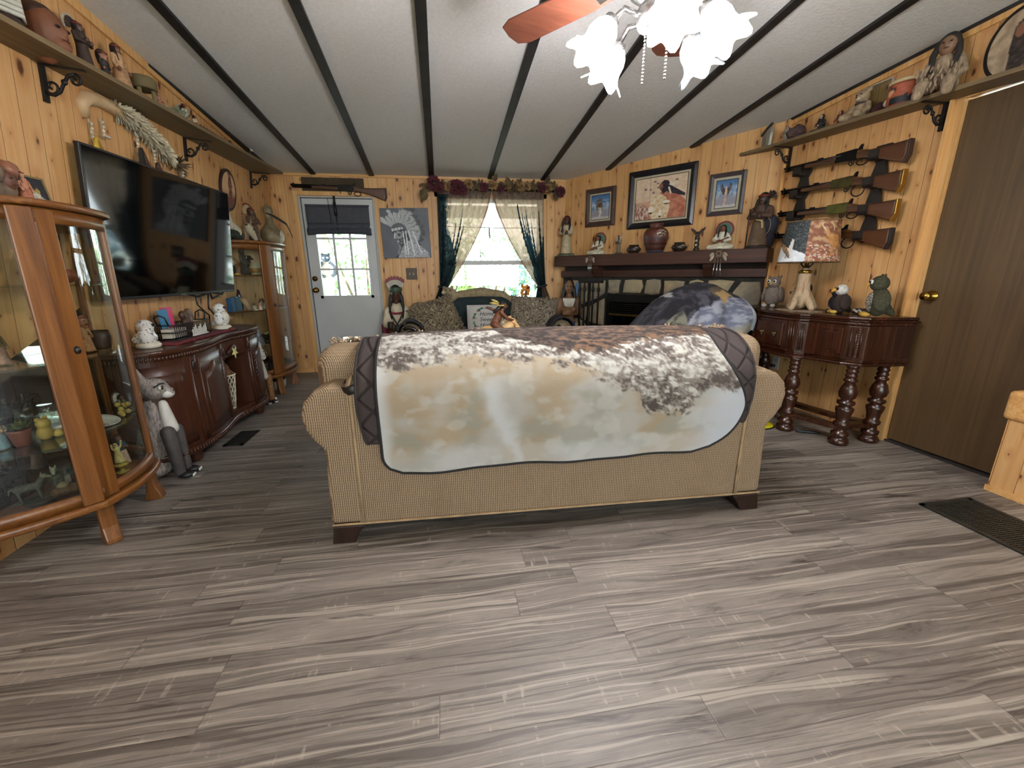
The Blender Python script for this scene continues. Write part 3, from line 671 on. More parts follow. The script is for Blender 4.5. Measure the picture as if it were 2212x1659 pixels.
def fur(x, d):
    n1 = fbm(x * 8, d * 12, 1); n2 = fbm(x * 34 + 2 * n1, d * 40 + n1, 5, 6); n3 = fbm(x * 90, d * 70, 9, 3); n4 = fbm(x * 3.2, d * 5, 14, 4); n5 = fbm(x * 22, d * 60, 21, 4)
    base = mixc(hx('#bfbab0'), hx('#b3a186'), sstep(-.25, .3, n4 + .35 * sstep(.42, .15, d) - .05))
    base = mixc(base, hx('#a6a597'), sstep(.0, .4, fbm(x * 4.5, d * 7, 33, 4) - .5 * sstep(.3, .15, d)) * .75)
    base = mixc(base, hx('#d3d1ca'), sstep(.1, .45, n1) * .45)
    base = mixc(base, hx('#d6d8d8'), .85 * max(.55 * sstep(.49, .545, d + .03 * n1), sstep(-.69, -.745, x), sstep(.07, .0, abs(x + .34 - (d - .2) * .35 + .03 * n1)) * sstep(.18, .3, d)))
    base = mixc(base, hx('#d0d6de'), sstep(.5, .74, x) * sstep(.22, .36, d) * .9)
    lb = interp(LOWB, x) + .035 * n2 + .03 * n1
    if d < lb:
        edge = sstep(lb, lb - .035, d)
        f = sstep(-.16, .3, n2 + .5 * n1 + .3 * n5 + (.13 if x > .2 else -.06) + .12 * sstep(.2, .05, lb - d))
        c = mixc(mixc(hx('#cfccc2'), hx('#aaa79f'), sstep(-.2, .3, n3 + n5)), mixc(hx('#857b72'), hx('#4b413b'), sstep(-.1, .4, n3 + n1)), f * .9)
        base = mixc(base, c, edge)
    bb = interp(BRB, x) + .025 * n2
    if d < bb:
        c = mixc(hx('#241a17'), hx('#54433a'), sstep(-.2, .35, n2 + n5)); c = mixc(c, hx('#75563a'), sstep(.05, .4, n5 + .4 * n1 + .1) * (.85 if x > .0 else .15))
        base = mixc(base, c, sstep(bb, bb - .022, d))
    return base
bk = thing('fur_print_blanket', 'plush blanket with printed white and brown animal fur draped over the sofa back', 'blanket', (.475, 1.635, 0), -.031)
BLM = vcol_mat('printed_plush', .95, .35, 500, .6)
o, ed = sheet('plush_panel', .022, .35, lambda z: -.757, lambda z: .70 + .125 * sstep(.52, .2, z), .075, .24, 300, 190, BLM, bk, fur, .014)
MB().tube(ed, .0075, 6).link('edge_binding', mat('#1b1a1a', .9), bk)

# ---- fringed pillows whose edges show above the sofa back
def fringe(path, n, L, r, seed, droop=-.3, curl=.5, out=(0, 0, 1)):
    rnd = random.Random(seed); b = MB(); m = len(path) - 1
    for i in range(n):
        t = i / (n - 1) * m; k = min(int(t), m - 1); p = Vector(path[k]).lerp(Vector(path[k + 1]), t - k)
        d = (Vector(out) + Vector((rnd.uniform(-curl, curl), rnd.uniform(-curl, curl), rnd.uniform(-curl, curl)))).normalized()
        q = p + d * L * rnd.uniform(.6, 1.1); e = q + Vector((rnd.uniform(-1, 1), rnd.uniform(-1, 1), droop)) * L * .4
        b.tube([p, p.lerp(q, .55) + Vector((0, 0, L * .08)), q, e], [r, r * 1.1, r, r * .6], 5)
    return b
def pillow(w, h, d, n=18, pinch=.06):
    """square pillow in local xz, thickness along y"""
    b = MB()
    def f(sg):
        def g(u, v):
            x = 2 * u - 1; z = 2 * v - 1
            k = (1 - abs(x) ** 2.6) * (1 - abs(z) ** 2.6); k = max(0, k) ** .5
            sx = 1 - pinch * (1 - z * z); sz = 1 - pinch * (1 - x * x)
            return (x * w / 2 * sz * 1.0, sg * d / 2 * k, z * h / 2 * sx)
        return g
    b.grid(n, n, f(-1)); o = len(b.v)
    b.grid(n, n, f(1)); m = (n + 1) ** 2
    b.f = [tuple(reversed(q)) if max(q) >= o else q for q in b.f]
    return b
def pedge(w, h, k=10, pinch=.06):
    pts = []
    for i in range(k): u = i / k * 2 - 1; pts.append((u * w / 2 * 1, 0, h / 2 * (1 - pinch * (1 - u * u))))
    for i in range(k): u = 1 - i / k * 2; pts.append((w / 2 * (1 - pinch * (1 - u * u)), 0, u * h / 2))
    for i in range(k): u = 1 - i / k * 2; pts.append((u * w / 2, 0, -h / 2 * (1 - pinch * (1 - u * u))))
    for i in range(k): u = i / k * 2 - 1; pts.append((-w / 2 * (1 - pinch * (1 - u * u)), 0, u * h / 2))
    return pts + [pts[0]]
PAIS = make_paisley('tan_scroll_brocade', [H('#4d4335'), H('#a79a7e'), H('#6e624d'), H('#c2b69a')], 6.0)
PAIS2 = make_paisley('gold_brown_brocade', [H('#3b2a17'), H('#8c6f3c'), H('#5b4423'), H('#a58a55')], 6.0)
p1 = thing('fringed_pillow', 'gold brown pillow with curly fringe leaning on the right end of the tan sofa', 'pillow', (1.27, 2.09, .68), .02, rx=.5)
pillow(.36, .38, .12).link('pillow_case', PAIS2, p1)
fringe(pedge(.36, .38)[:31], 170, .035, .005, 3, -.2, .9).link('fringe', ramp2('taupe_fringe', [(.3, '#5f4c3d'), (.7, '#a08a72')], 40, .95), p1)
p2 = thing('fringed_pillow', 'tan scroll pillow with twisted fringe lying along the left end of the tan sofa', 'pillow', (-.33, 2.14, .725), .1, ry=-.05, rx=.5)
pillow(.42, .24, .12).link('pillow_case', PAIS, p2)
fringe(pedge(.42, .24, 10, .02)[:31], 330, .034, .0042, 5, -.3, .7, (0, -.3, .8)).link('fringe', ramp2('tan_fringe', [(.3, '#6b5845'), (.7, '#b6a184')], 40, .95), p2)
# ---------------------------------------------------------------- ceiling fan with light kit
FX, FY, FZ = .78, 1.62, 2.14
fan = thing('ceiling_fan', 'ceiling fan with brown blades and frosted tulip glass lights', 'ceiling fan', (FX, FY, FZ))
CHROME = mat('#8d8a86', .25, .9, var=.05)
MB().lathe([(.0, -.09), (.06, -.09), (.1, -.06), (.115, 0), (.11, .07), (.07, .1), (.0, .1)], 28).link('motor_housing', CHROME, fan)
MB().lathe([(.012, .1), (.012, CZ(FY) - FZ - .04), (.06, CZ(FY) - FZ - .03), (.07, CZ(FY) - FZ - .002)], 18).link('downrod', CHROME, fan)
BLADE = wood('reddish_fan_blade', '#4a2619', '#5f3424', '#704230', .4, 'X')
for i in range(5):
    a = math.radians(131 + 72 * i); R = rotm(0, 0, a) @ rotm(.2)
    pl = [(.2, -.055), (.3, -.066), (.62, -.075), (.67, -.055), (.68, 0), (.67, .055), (.62, .075), (.3, .066), (.2, .055)]
    bl_ = MB(R).prism(pl, .007, T(0, 0, .012)).link('blade', BLADE, fan, mods=[BEV(.003, 2)])
    MB(R).tube([(.1, 0, .0), (.16, 0, .012), (.24, 0, .009)], [.016, .014, .02], 8, flat=2.0).link('blade_arm', CHROME, bl_)
MB().lathe([(.0, -.19), (.03, -.19), (.065, -.165), (.075, -.13), (.06, -.1), (.05, -.09)], 24).link('light_kit_body', CHROME, fan)
def shade_mat(name, e):
    m = bpy.data.materials.new(name); m.use_nodes = True; nt = m.node_tree; nt.nodes.remove(nt.nodes['Principled BSDF'])
    a = N(nt, 'BsdfTranslucent', {0: H('#f2f2ee') if e else H('#6d7276')}); g = N(nt, 'BsdfGlossy', {0: H('#ffffff'), 'Roughness': .2})
    d = N(nt, 'BsdfDiffuse', {0: H('#e9ebea') if e else H('#7d8285')})
    x = N(nt, 'MixShader', {0: .5, 1: a.outputs[0], 2: d.outputs[0]}); x = N(nt, 'MixShader', {0: .08, 1: x.outputs[0], 2: g.outputs[0]})
    if e:
        em = N(nt, 'Emission', {0: H('#f7f6ff'), 1: e}); x = N(nt, 'AddShader', {0: x.outputs[0], 1: em.outputs[0]})
    nt.links.new(x.outputs[0], nt.nodes['Material Output'].inputs[0]); return m
LIT, DIM = shade_mat('lit_frosted_glass', 60.0), shade_mat('unlit_frosted_glass', 0)
BULB = emis('lamp_bulb', '#fff0d0', 60.0)
# five tulip shades; each hangs outward from the body
for i, deg in enumerate((178, 118, 18, -42, -104)):
    a = math.radians(deg); rad = .165
    c = Vector((math.cos(a) * rad, math.sin(a) * rad, -.16)); tilt = .62
    M = T(*c) @ rotm(0, 0, a) @ rotm(0, -tilt, 0) @ rotm(PI, 0, 0)     # local +z points down and outward
    pts = [Vector((math.cos(a) * .05, math.sin(a) * .05, -.14)), Vector((math.cos(a) * .12, math.sin(a) * .12, -.12)), c]
    ar = MB().tube(pts, .009, 8).link('light_arm', CHROME, fan)
    MB(M).lathe([(.0, -.012), (.026, -.01), (.03, .012), (.028, .02)], 16).link('socket_cup', CHROME, ar)
    lit = deg != 18
    prof = [(.028, .008), (.044, .03), (.05, .055), (.047, .08), (.05, .1), (.062, .118), (.078, .13)]
    b = MB(M); n = 40; vs = []; fs = []
    for k, (r, z) in enumerate(prof):
        fl = (k / (len(prof) - 1)) ** 3
        for j in range(n):
            t = 2 * PI * j / n; w = 1 + fl * .13 * math.sin(6 * t); vs.append((r * w * math.cos(t), r * w * math.sin(t), z + fl * .012 * math.sin(6 * t)))
    for k in range(len(prof) - 1):
        for j in range(n): fs.append((k * n + j, k * n + (j + 1) % n, (k + 1) * n + (j + 1) % n, (k + 1) * n + j))
    b.add(vs, fs, True); b.link('glass_shade', LIT if lit else DIM, fan, mods=[SOLID(.003)])
    if lit:
        MB(M).ell((0, 0, .07), (.02, .02, .032), nu=10, nv=6).link('bulb', BULB, ar)
        q = M @ Vector((0, 0, .15)); light('fan_bulb', 'POINT', (FX + q.x, FY + q.y, FZ + q.z), 5.0, '#fffaf4', shadow_soft_size=.05)
for j, (dx, dy) in enumerate(((.03, -.03), (-.03, .02))):
    b = MB()
    for i in range(14): b.ell((dx, dy, -.19 - .011 * i), .0045, nu=6, nv=4)
    b.link('pull_chain', CHROME, fan)
# added fill lamp: unseen ceiling dome behind the camera that brightens the room
kl = thing('fill_lamp', 'added round fill lamp on the unseen ceiling behind the camera', 'lamp', (.4, -1.6, CZ(-1.6)))
MB().lathe([(.17, -.001), (.175, -.03), (.16, -.035)], 28).link('fill_lamp_base', CHROME, kl)
MB().lathe([(.16, -.032), (.14, -.075), (.08, -.105), (.0, -.115)], 28).link('fill_lamp_dome', emis('fill_dome_glow', '#ffe9cc', 7.0), kl)
light('fill_bulb', 'POINT', (.4, -1.6, CZ(-1.6) - .2), 30.0, '#fffaf2', shadow_soft_size=.15)  # added fill light just below the unseen dome
# ---------------------------------------------------------------- figurine makers (unit height, scaled by the root)
SKIN, HAIR = '#7d4a2e', '#14100e'
def fm(h, rough=.55, var=.1, sc=6.0): return mat(h, rough, var=var, scale=sc)
def feathers(fan, tipc, root, c, r0, r1, a0, a1, n, w, y=.06, tilt=.25, name='feather_fan'):
    b = MB(); t = MB(); d = MB()
    for i in range(n):
        a = lerp(a0, a1, i / (n - 1)); u = Vector((math.sin(a), tilt, math.cos(a))).normalized(); s = Vector((math.cos(a), 0, -math.sin(a)))
        nn = u.cross(s); p = Vector(c) + Vector((0, y + .004 * (i % 2), 0))
        def strip(mb, f0, f1, ww):
            k = [(f0, ww * .7), ((f0 + f1) / 2, ww), (f1, ww * .35)]
            vs = [tuple(p + u * f + s * g * q + nn * .006 * z) for z in (0, 1) for f, q in k for g in (-1, 1)]
            mb.add(vs, [(0, 1, 3, 2), (2, 3, 5, 4), (7, 6, 8, 9), (9, 8, 10, 11), (0, 2, 8, 6), (2, 4, 10, 8), (1, 7, 9, 3), (3, 9, 11, 5), (4, 5, 11, 10), (0, 6, 7, 1)])
        strip(b, r0, lerp(r0, r1, .72), w); strip(t, lerp(r0, r1, .72), r1, w * 1.02)
    f = b.link(name, fan, root); t.link('feather_tips', tipc, f); return f
def face(root, c, r, eye='#0e0b0a', m=None):
    x, y, z = c
    for sg in (-1, 1): MB().ell((x + sg * r * .38, y - r * .98, z + r * .12), (r * .15, r * .1, r * .09), nu=8, nv=6).link('eye', fm(eye, .3, 0), root)
    MB().ell((x, y - r * .98, z - r * .52), (r * .3, r * .1, r * .07), nu=8, nv=6).link('mouth', m or fm('#5b2b22', .5, 0), root)
def figurine(name, label, cat, loc, h, rz=0., robe='#b9966a', skin=SKIN, hair=HAIR, arms='down', head=1.0, base=None, dress=None, fan=None, fan_tip='#5a1a1a', group=None, detail=False, slim=1.0, braids=True, sash=None, skirt_only=False, tilt=0.0):
    o = thing(name, label, cat, loc, rz, group, sc=h, ry=tilt)
    b = MB()
    b.cap((0, 0, .1), (0, 0, .5), .155 * slim, .11 * slim).cap((0, 0, .5), (0, 0, .68), .11 * slim, .125 * slim)
    for sg in (-1, 1):
        b.cap((sg * .08 * slim, 0, .7), (sg * .15 * slim, 0, .69), .06, .055)
        sh = (sg * .16 * slim, 0, .69)
        if arms == 'down': pts = [sh, (sg * .2 * slim, -.02, .54), (sg * .17 * slim, -.09, .42)]
        elif arms == 'crossed': pts = [sh, (sg * .2 * slim, -.06, .55), (-sg * .05, -.17, .58 + .02 * sg)]
        elif arms == 'up': pts = [sh, (sg * .27, -.02, .78), (sg * .3, -.04, .98)]
        elif arms == 'one_up' and sg > 0: pts = [sh, (sg * .24, -.04, .76), (sg * .2, -.08, .95)]
        else: pts = [sh, (sg * .2 * slim, -.07, .55), (sg * .06, -.17, .52)]
        for p, q, r1, r2 in ((pts[0], pts[1], .052, .045), (pts[1], pts[2], .045, .035)): b.cap(p, q, r1, r2, 8)
        MB().ell(pts[2], (.042, .042, .05), nu=10, nv=7).link('hand', fm(skin), o)
    body = b.link('robe' if not dress else 'body', fm(robe, .7, .16, 9), o, mods=[REMESH(.022, 3)])
    if dress: MB().lathe([(.2 * slim, .03), (.185 * slim, .06), (.135 * slim, .46), (.0, .5)], 20).link('skirt', fm(dress, .75, .14, 12), o)
    if sash: MB().lathe([(.118 * slim, .47), (.13 * slim, .49), (.13 * slim, .52), (.118 * slim, .54)], 18).link('belt', fm(sash), body)
    hz = .86; hr = .085 * head
    b = MB().ell((0, 0, hz), (hr * .92, hr, hr * 1.2)).cap((0, .01, .74), (0, 0, .82), .045, .045).ell((0, -hr * 1.02, hz - hr * .05), (hr * .16, hr * .22, hr * .26)).ell((0, -hr * .55, hz - hr * .85), (hr * .4, hr * .4, hr * .3))
    for sg in (-1, 1): b.ell((sg * hr * .95, 0, hz), (hr * .12, hr * .2, hr * .28))
    b.link('head', fm(skin, .5, .06), o, mods=[REMESH(.014 * head, 1)])
    if detail: face(o, (0, 0, hz), hr)
    if hair:
        b = MB().ell((0, hr * .28, hz + hr * .25), (hr * 1.12, hr * 1.02, hr * 1.2)).cap((0, hr * .7, hz), (0, hr * .8, hz - .2), hr * .75, hr * .5)
        if braids:
            for sg in (-1, 1): b.tube([(sg * hr * .95, -hr * .1, hz), (sg * hr * 1.15, -hr * .5, hz - .12), (sg * hr * 1.0, -hr * .9, hz - .26)], [.03 * head, .03 * head, .018 * head], 8)
        b.link('hair', fm(hair, .6, .2, 20), o, mods=[REMESH(.018, 1)])
        MB().lathe([(hr * 1.04, -.008), (hr * 1.12, 0), (hr * 1.04, .02)], 20, (0, hr * .1, hz + hr * .55), 1, 1.05).link('headband', fm(sash or '#7a2a20'), o)
    if fan: feathers(fm(fan, .7), fm(fan_tip, .7), o, (0, 0, hz), hr * .9, hr * 3.0, -1.9, 1.9, 17, .032)
    if base: MB().ell((0, 0, .02), (.24, .2, .07), bumpy=.25, seed=3).lathe([(.22, 0), (.23, .01), (.2, .05)], 18).link('base', fm(base, .8, .25, 12), o)
    return o
def seated(name, label, cat, loc, h, rz=0., robe='#d8d2bd', skin=SKIN, hair=HAIR, fan=None, fan_tip='#7a2a26', group=None, shirt=None):
    o = thing(name, label, cat, loc, rz, group, sc=h)
    b = MB().cap((0, .05, .16), (0, .03, .5), .2, .16)
    for sg in (-1, 1):
        b.cap((sg * .12, .02, .14), (sg * .4, -.2, .11), .13, .1).cap((sg * .4, -.2, .1), (-sg * .05, -.34, .08), .095, .065)
    b.link('trousers_and_robe', fm(robe, .7, .12, 8), o, mods=[REMESH(.03, 2)])
    b = MB().cap((0, .04, .36), (0, .03, .56), .19, .18)
    for sg in (-1, 1): b.cap((sg * .18, .03, .58), (sg * .3, -.06, .38), .075, .065).cap((sg * .3, -.06, .38), (sg * .12, -.25, .32), .065, .05)
    b.link('shirt', fm(shirt or robe, .7, .12, 8), o, mods=[REMESH(.03, 2)])
    for sg in (-1, 1): MB().ell((sg * .09, -.28, .31), (.06, .06, .055), nu=10, nv=7).link('hand', fm(skin), o)
    b = MB().ell((0, 0, .78), (.105, .115, .14)).cap((0, .02, .62), (0, 0, .7), .06, .06).ell((0, -.115, .77), (.02, .03, .035))
    b.link('head', fm(skin), o, mods=[REMESH(.02, 1)]); face(o, (0, 0, .78), .112)
    b = MB().ell((0, .04, .81), (.125, .12, .14))
    for sg in (-1, 1): b.tube([(sg * .11, -.02, .76), (sg * .13, -.08, .6), (sg * .12, -.13, .46)], [.04, .04, .025], 8)
    b.link('hair', fm(hair), o, mods=[REMESH(.024, 1)])
    if fan: feathers(fm(fan, .7), fm(fan_tip, .7), o, (0, .02, .76), .1, .36, -2.2, 2.2, 21, .035, y=.1)
    MB().tube([(.02, -.34, .34), (.12, -.3, .38), (.3, -.2, .46)], .018, 8).ell((.0, -.36, .34), (.03, .03, .05)).link('pipe', fm('#6b2d1d'), o)
    return o
def animal(name, label, cat, loc, h, rz=0., col='#5b4634', head='#5b4634', legs=.45, ears='point', group=None, base=None, lie=False, tail=True):
    o = thing(name, label, cat, loc, rz, group, sc=h); b = MB(); z = legs + .18 if not lie else .2
    b.cap((0, .3, z), (0, -.25, z + .03), .17, .16).cap((0, -.25, z + .05), (0, -.42, z + .3), .13, .1)
    for sx in (-1, 1):
        for y in (-.24, .3):
            if lie: b.cap((sx * .12, y, .1), (sx * .16, y - .22, .06), .07, .05)
            else: b.cap((sx * .09, y, z - .02), (sx * .09, y + (.04 if y > 0 else 0), z - .28), .085, .05).cap((sx * .09, y + (.04 if y > 0 else 0), z - .28), (sx * .09, y - .02, .03), .048, .045)
    if tail: b.tube([(0, .44, z + .08), (0, .56, z + .05), (0, .6, z - .18)], [.04, .045, .02], 8)
    b.link('body', fm(col, .75, .18, 10), o, mods=[REMESH(.03, 2)])
    hd = MB().ell((0, -.47, z + .37), (.1, .12, .11)).cap((0, -.52, z + .35), (0, -.66, z + .29), .075, .055)
    for sx in (-1, 1):
        if ears == 'point': hd.cap((sx * .06, -.42, z + .45), (sx * .075, -.41, z + .56), .035, .012, 8)
        else: hd.ell((sx * .09, -.42, z + .46), (.045, .03, .045))
    hd.link('head', fm(head, .7, .1, 12), o, mods=[REMESH(.022, 1)])
    for sx in (-1, 1): MB().ell((sx * .06, -.555, z + .4), .018, nu=8, nv=5).link('eye', fm('#0d0a08', .2, 0), o)
    if base: MB().ell((0, 0, .015), (.34, .6, .06), bumpy=.3, seed=2).link('base', fm(base, .85, .25, 10), o)
    return o
def bird(name, label, cat, loc, h, rz=0., body='#5c4f47', belly=None, headc=None, beak='#c9a03a', feet='#c9a03a', tufts=True, group=None, eyec='#e8e6de', wingc=None, fat=1.0, hook=False, fuzz=0.0):
    o = thing(name, label, cat, loc, rz, group, sc=h)
    M1 = body if isinstance(body, bpy.types.Material) else fm(body, .85, .2, 14); MH = headc if isinstance(headc, bpy.types.Material) else (fm(headc, .85, .15, 14) if headc else M1)
    b = MB().ell((0, .02, .36), (.25 * fat, .23 * fat, .35), nu=22, nv=16).tube([(0, .18, .2), (0, .34, .06)], [.12, .06], 10)
    body_o = b.link('body', M1, o, mods=[REMESH(.03, 3)])
    if belly: MB().ell((0, -.05, .36), (.2 * fat, .19 * fat, .28), nu=18, nv=12).link('belly', belly if isinstance(belly, bpy.types.Material) else fm(belly, .85, .25, 24), o)
    b = MB().ell((0, -.03, .79), (.2, .19, .19), nu=20, nv=14)
    if tufts:
        for sx in (-1, 1): b.cap((sx * .14, .0, .92), (sx * .19, .02, 1.0), .06, .03)
    b.link('head', MH, o, mods=[REMESH(.026, 2)])
    for sx in (-1, 1):
        MB().ell((sx * .24 * fat, .04, .4), (.07, .17, .25), rotm(0, sx * -.15, 0)).link('wing', wingc if isinstance(wingc, bpy.types.Material) else (fm(wingc, .85, .2, 14) if wingc else M1), o)
        e = MB().ell((sx * .085, -.195, .83), (.055, .03, .055), nu=12, nv=8).link('eye', fm(eyec, .3, 0), o)
        MB().ell((sx * .085, -.222, .83), (.032, .016, .034), nu=10, nv=7).link('pupil', fm('#0c0a09', .15, 0), e)
        f = MB().ell((sx * .13, -.21, .055), (.075, .1, .06), nu=12, nv=8).link('foot', fm(feet, .7, .08), o)
    if hook: MB().tube([(0, -.17, .8), (0, -.28, .79), (0, -.34, .72)], [.075, .06, .012], 10).link('beak', fm(beak, .5, .05), o)
    else: MB().tube([(0, -.2, .8), (0, -.25, .77), (0, -.25, .71)], [.035, .03, .008], 8).link('beak', fm(beak, .5, .05), o)
    return o
def pot(name, label, cat, loc, prof, col, h=1.0, band=None, bandz=None, group=None, n=24, rough=.5, handles=False, inner='#1d1410'):
    o = thing(name, label, cat, loc, 0, group, sc=h)
    MB().lathe(prof, n).link('vessel', col if isinstance(col, bpy.types.Material) else fm(col, rough, .12, 10), o)
    r, z = prof[-1]; MB().lathe([(r * .99, z), (r * .86, z - .01), (r * .8, z - .2 * z), (0, z - .22 * z)], n).link('inside', fm(inner, .8), o)
    if band:
        for z0, z1, c in bandz:
            def rad(z):
                for (ra, za), (rb, zb) in zip(prof, prof[1:]):
                    if za <= z <= zb and zb > za: return lerp(ra, rb, (z - za) / (zb - za))
                return prof[-1][0]
            MB().lathe([(rad(lerp(z0, z1, i / 6)) * 1.012 + .002, lerp(z0, z1, i / 6)) for i in range(7)], n).link('painted_band', fm(c, .5, .15, 30), o)
    return o
# ---------------------------------------------------------------- left wall: curio cabinets
MIRROR = newmat('silvered_mirror', .02, 1.0)[0]; MIRROR.node_tree.nodes['Principled BSDF'].inputs['Base Color'].default_value = H('#a9aaa4')
SH = .03
def qcurve(a, b, bulge, n):
    a = Vector((a[0], a[1])); b = Vector((b[0], b[1])); d = b - a; nn = Vector((d.y, -d.x)).normalized()
    return [tuple(a + d * (i / n) + nn * bulge * 4 * (i / n) * (1 - i / n)) for i in range(n + 1)]
def offs(path, k):
    out = []
    for i, p in enumerate(path):
        a = Vector(path[max(0, i - 1)]); b = Vector(path[min(len(path) - 1, i + 1)]); d = (b - a).normalized(); out.append((p[0] + d.y * k, p[1] - d.x * k))
    return out
def curio(root, A, B, C, D, zb, zt, bul, zs, shelf_edge):
    ox, oy = root.location.x, root.location.y
    A, B, C, D = [(p[0] - ox, p[1] - oy) for p in (A, B, C, D)]
    s1, s2, s3 = qcurve(A, B, bul[0], 10), qcurve(B, C, bul[1], 12), qcurve(C, D, bul[2], 10)
    path = s1 + s2[1:] + s3[1:]
    def slab(z0, z1, k, nm, m, mods=()):
        MB().prism(offs(path, k) , z1 - z0, T(0, 0, z0)).link(nm, m, root, mods=list(mods), shear=SH)
    slab(zb - .028, zb + .006, .022, 'base_lip', OAKX, [BEV(.012, 3)])
    slab(zb + .006, zb + .02, -.004, 'cabinet_floor', OAKX)
    slab(zt, zt + .026, .026, 'top_board', OAKX, [BEV(.01, 3)])
    def band(pth, z0, z1, k, th, nm, m):
        b = MB(); o1 = offs(pth, k); o0 = offs(pth, k - th); n = len(pth)
        vs = [(p[0], p[1], z) for z in (z0, z1) for p in o1] + [(p[0], p[1], z) for z in (z0, z1) for p in o0]
        fs = []
        for i in range(n - 1):
            fs += [(i, i + 1, n + i + 1, n + i), (2 * n + i + 1, 2 * n + i, 3 * n + i, 3 * n + i + 1), (n + i, n + i + 1, 3 * n + i + 1, 3 * n + i), (i + 1, i, 2 * n + i, 2 * n + i + 1)]
        fs += [(0, n, 3 * n, 2 * n), (n - 1, 3 * n - 1, 4 * n - 1, 2 * n - 1)]
        b.add(vs, fs, True); return b.link(nm, m, root, shear=SH)
    rail = .05
    for sg in (s1, s3): band(sg, zb + .006, zb + .006 + rail, .0, .02, 'bottom_rail', OAKX); band(sg, zt - rail, zt, .0, .02, 'top_rail', OAKX)
    dr = band(s2, zb + .012, zb + .012 + rail, .004, .022, 'door', OAKX)
    q = band(s2, zt - rail - .004, zt - .004, .004, .022, 'door_top_rail', OAKX); q.parent = dr
    def stile(pth, i0, i1, k, nm):
        P0 = Vector(pth[i0]); P1 = Vector(pth[i1]); return P0, P1
    def post(p, d, w, nm, par, k=.004, th=.026):
        p = Vector(p); d = Vector(d).normalized(); nn = Vector((d.y, -d.x)); a = p + nn * k; b2 = p + d * w + nn * k; c = b2 - nn * th; e = a - nn * th
        mb = MB().prism([tuple(a), tuple(b2), tuple(c), tuple(e)][::-1], zt - zb - .012, T(0, 0, zb + .008)); o = mb.link(nm, OAK, par, mods=[BEV(.006, 2)], shear=SH); return o
    dv = Vector(B) - Vector(s1[-2]); post(B, -dv, .066, 'corner_post', root)
    post(B, Vector(s2[1]) - Vector(B), .07, 'door_stile', dr)
    kz = (zt + zb) / 2 + .06; kd = (Vector(s2[1]) - Vector(B)).normalized(); kp = Vector(B) + kd * .035 + Vector((kd.y, -kd.x)) * .006
    MB(T(kp.x + 0, kp.y, kz)).ell((0, 0, 0), (.012, .012, .016)).link('lock_plate', fm('#1a120c', .4), dr, shear=0).location.x = SH * kz
    e = Vector(s2[-1]) - Vector(s2[-2]); post(Vector(C) - e.normalized() * .035, e, .035, 'door_stile', dr)
    post(C, Vector(s3[1]) - Vector(C), .04, 'corner_post', root)
    post(A, Vector(s1[1]) - Vector(A), .04, 'corner_post', root); e = Vector(D) - Vector(s3[-2]); post(Vector(D) - e.normalized() * .04, e, .04, 'corner_post', root)
    for sg, pr, nm in ((s1, root, 'side_glass'), (s2, dr, 'door_glass'), (s3, root, 'side_glass')):
        b = MB(); n = len(sg); ps = offs(sg, -.009)
        b.add([(p[0], p[1], z) for z in (zb + .03, zt - .03) for p in ps], [(i, i + 1, n + i + 1, n + i) for i in range(n - 1)], True)
        b.link(nm, CABGLASS, pr, shear=SH)
    a2, d2_ = Vector(A), Vector(D); ins = (Vector(B) - Vector(A)); inn = Vector((1, 0)) * .012
    MB().prism([tuple(a2), tuple(a2 + inn), tuple(d2_ + inn), tuple(d2_)][::-1], zt - zb - .02, T(0, 0, zb + .01)).link('mirror_back', MIRROR, root, shear=SH)
    for z in zs:
        ps = offs(path, -.03); sp = [(max(p[0], A[0] + .016), p[1]) for p in ps]
        sg = MB().prism(sp, .008, T(0, 0, z - .008)).link('glass_shelf', CABGLASS, root, shear=SH)
        if shelf_edge:
            b = MB().tube([(p[0], p[1], z - .004) for p in offs(path, -.026)], .008, 6); b.link('wood_edging', OAKX, sg, shear=SH)
    for p, d in ((A, (.6, -.8)), (B, (.75, -.65)), (C, (.9, .2)), (D, (.5, .85))):
        d = Vector(d).normalized(); c = Vector(p) - d * .035
        prof = [(-.022, zb - .028), (.024, zb - .028), (.02, zb - .075), (.024, .075), (.045, .02), (.046, 0), (-.03, 0), (-.026, .03), (-.014, .09)]
        M = Matrix(((d.x, -d.y, 0, c.x), (d.y, d.x, 0, c.y), (0, 0, 1, 0), (0, 0, 0, 1))) @ T(0, -.028, 0) @ XZ
        MB().prism(prof, .056, M).link('foot', OAK, root, mods=[BEV(.006, 2)], shear=SH)
cab1 = thing('curio_cabinet', 'honey oak curio cabinet with bowed glass nearest the camera at the left', 'display cabinet', (-1.7, 2.0, 0))
curio(cab1, (-1.84, 1.57), (-1.50, 1.85), (-1.545, 2.25), (-1.845, 2.43), .205, 1.39, (.018, .035, .02), (1.112, .81, .478), False)
cab2 = thing('curio_cabinet', 'darker oak curio cabinet with bowed glass in the far left corner', 'display cabinet', (-1.78, 4.3, 0))
curio(cab2, (-1.955, 3.95), (-1.63, 4.24), (-1.625, 4.68), (-1.955, 4.95), .205, 1.415, (.02, .035, .02), (1.145, .832, .51), True)

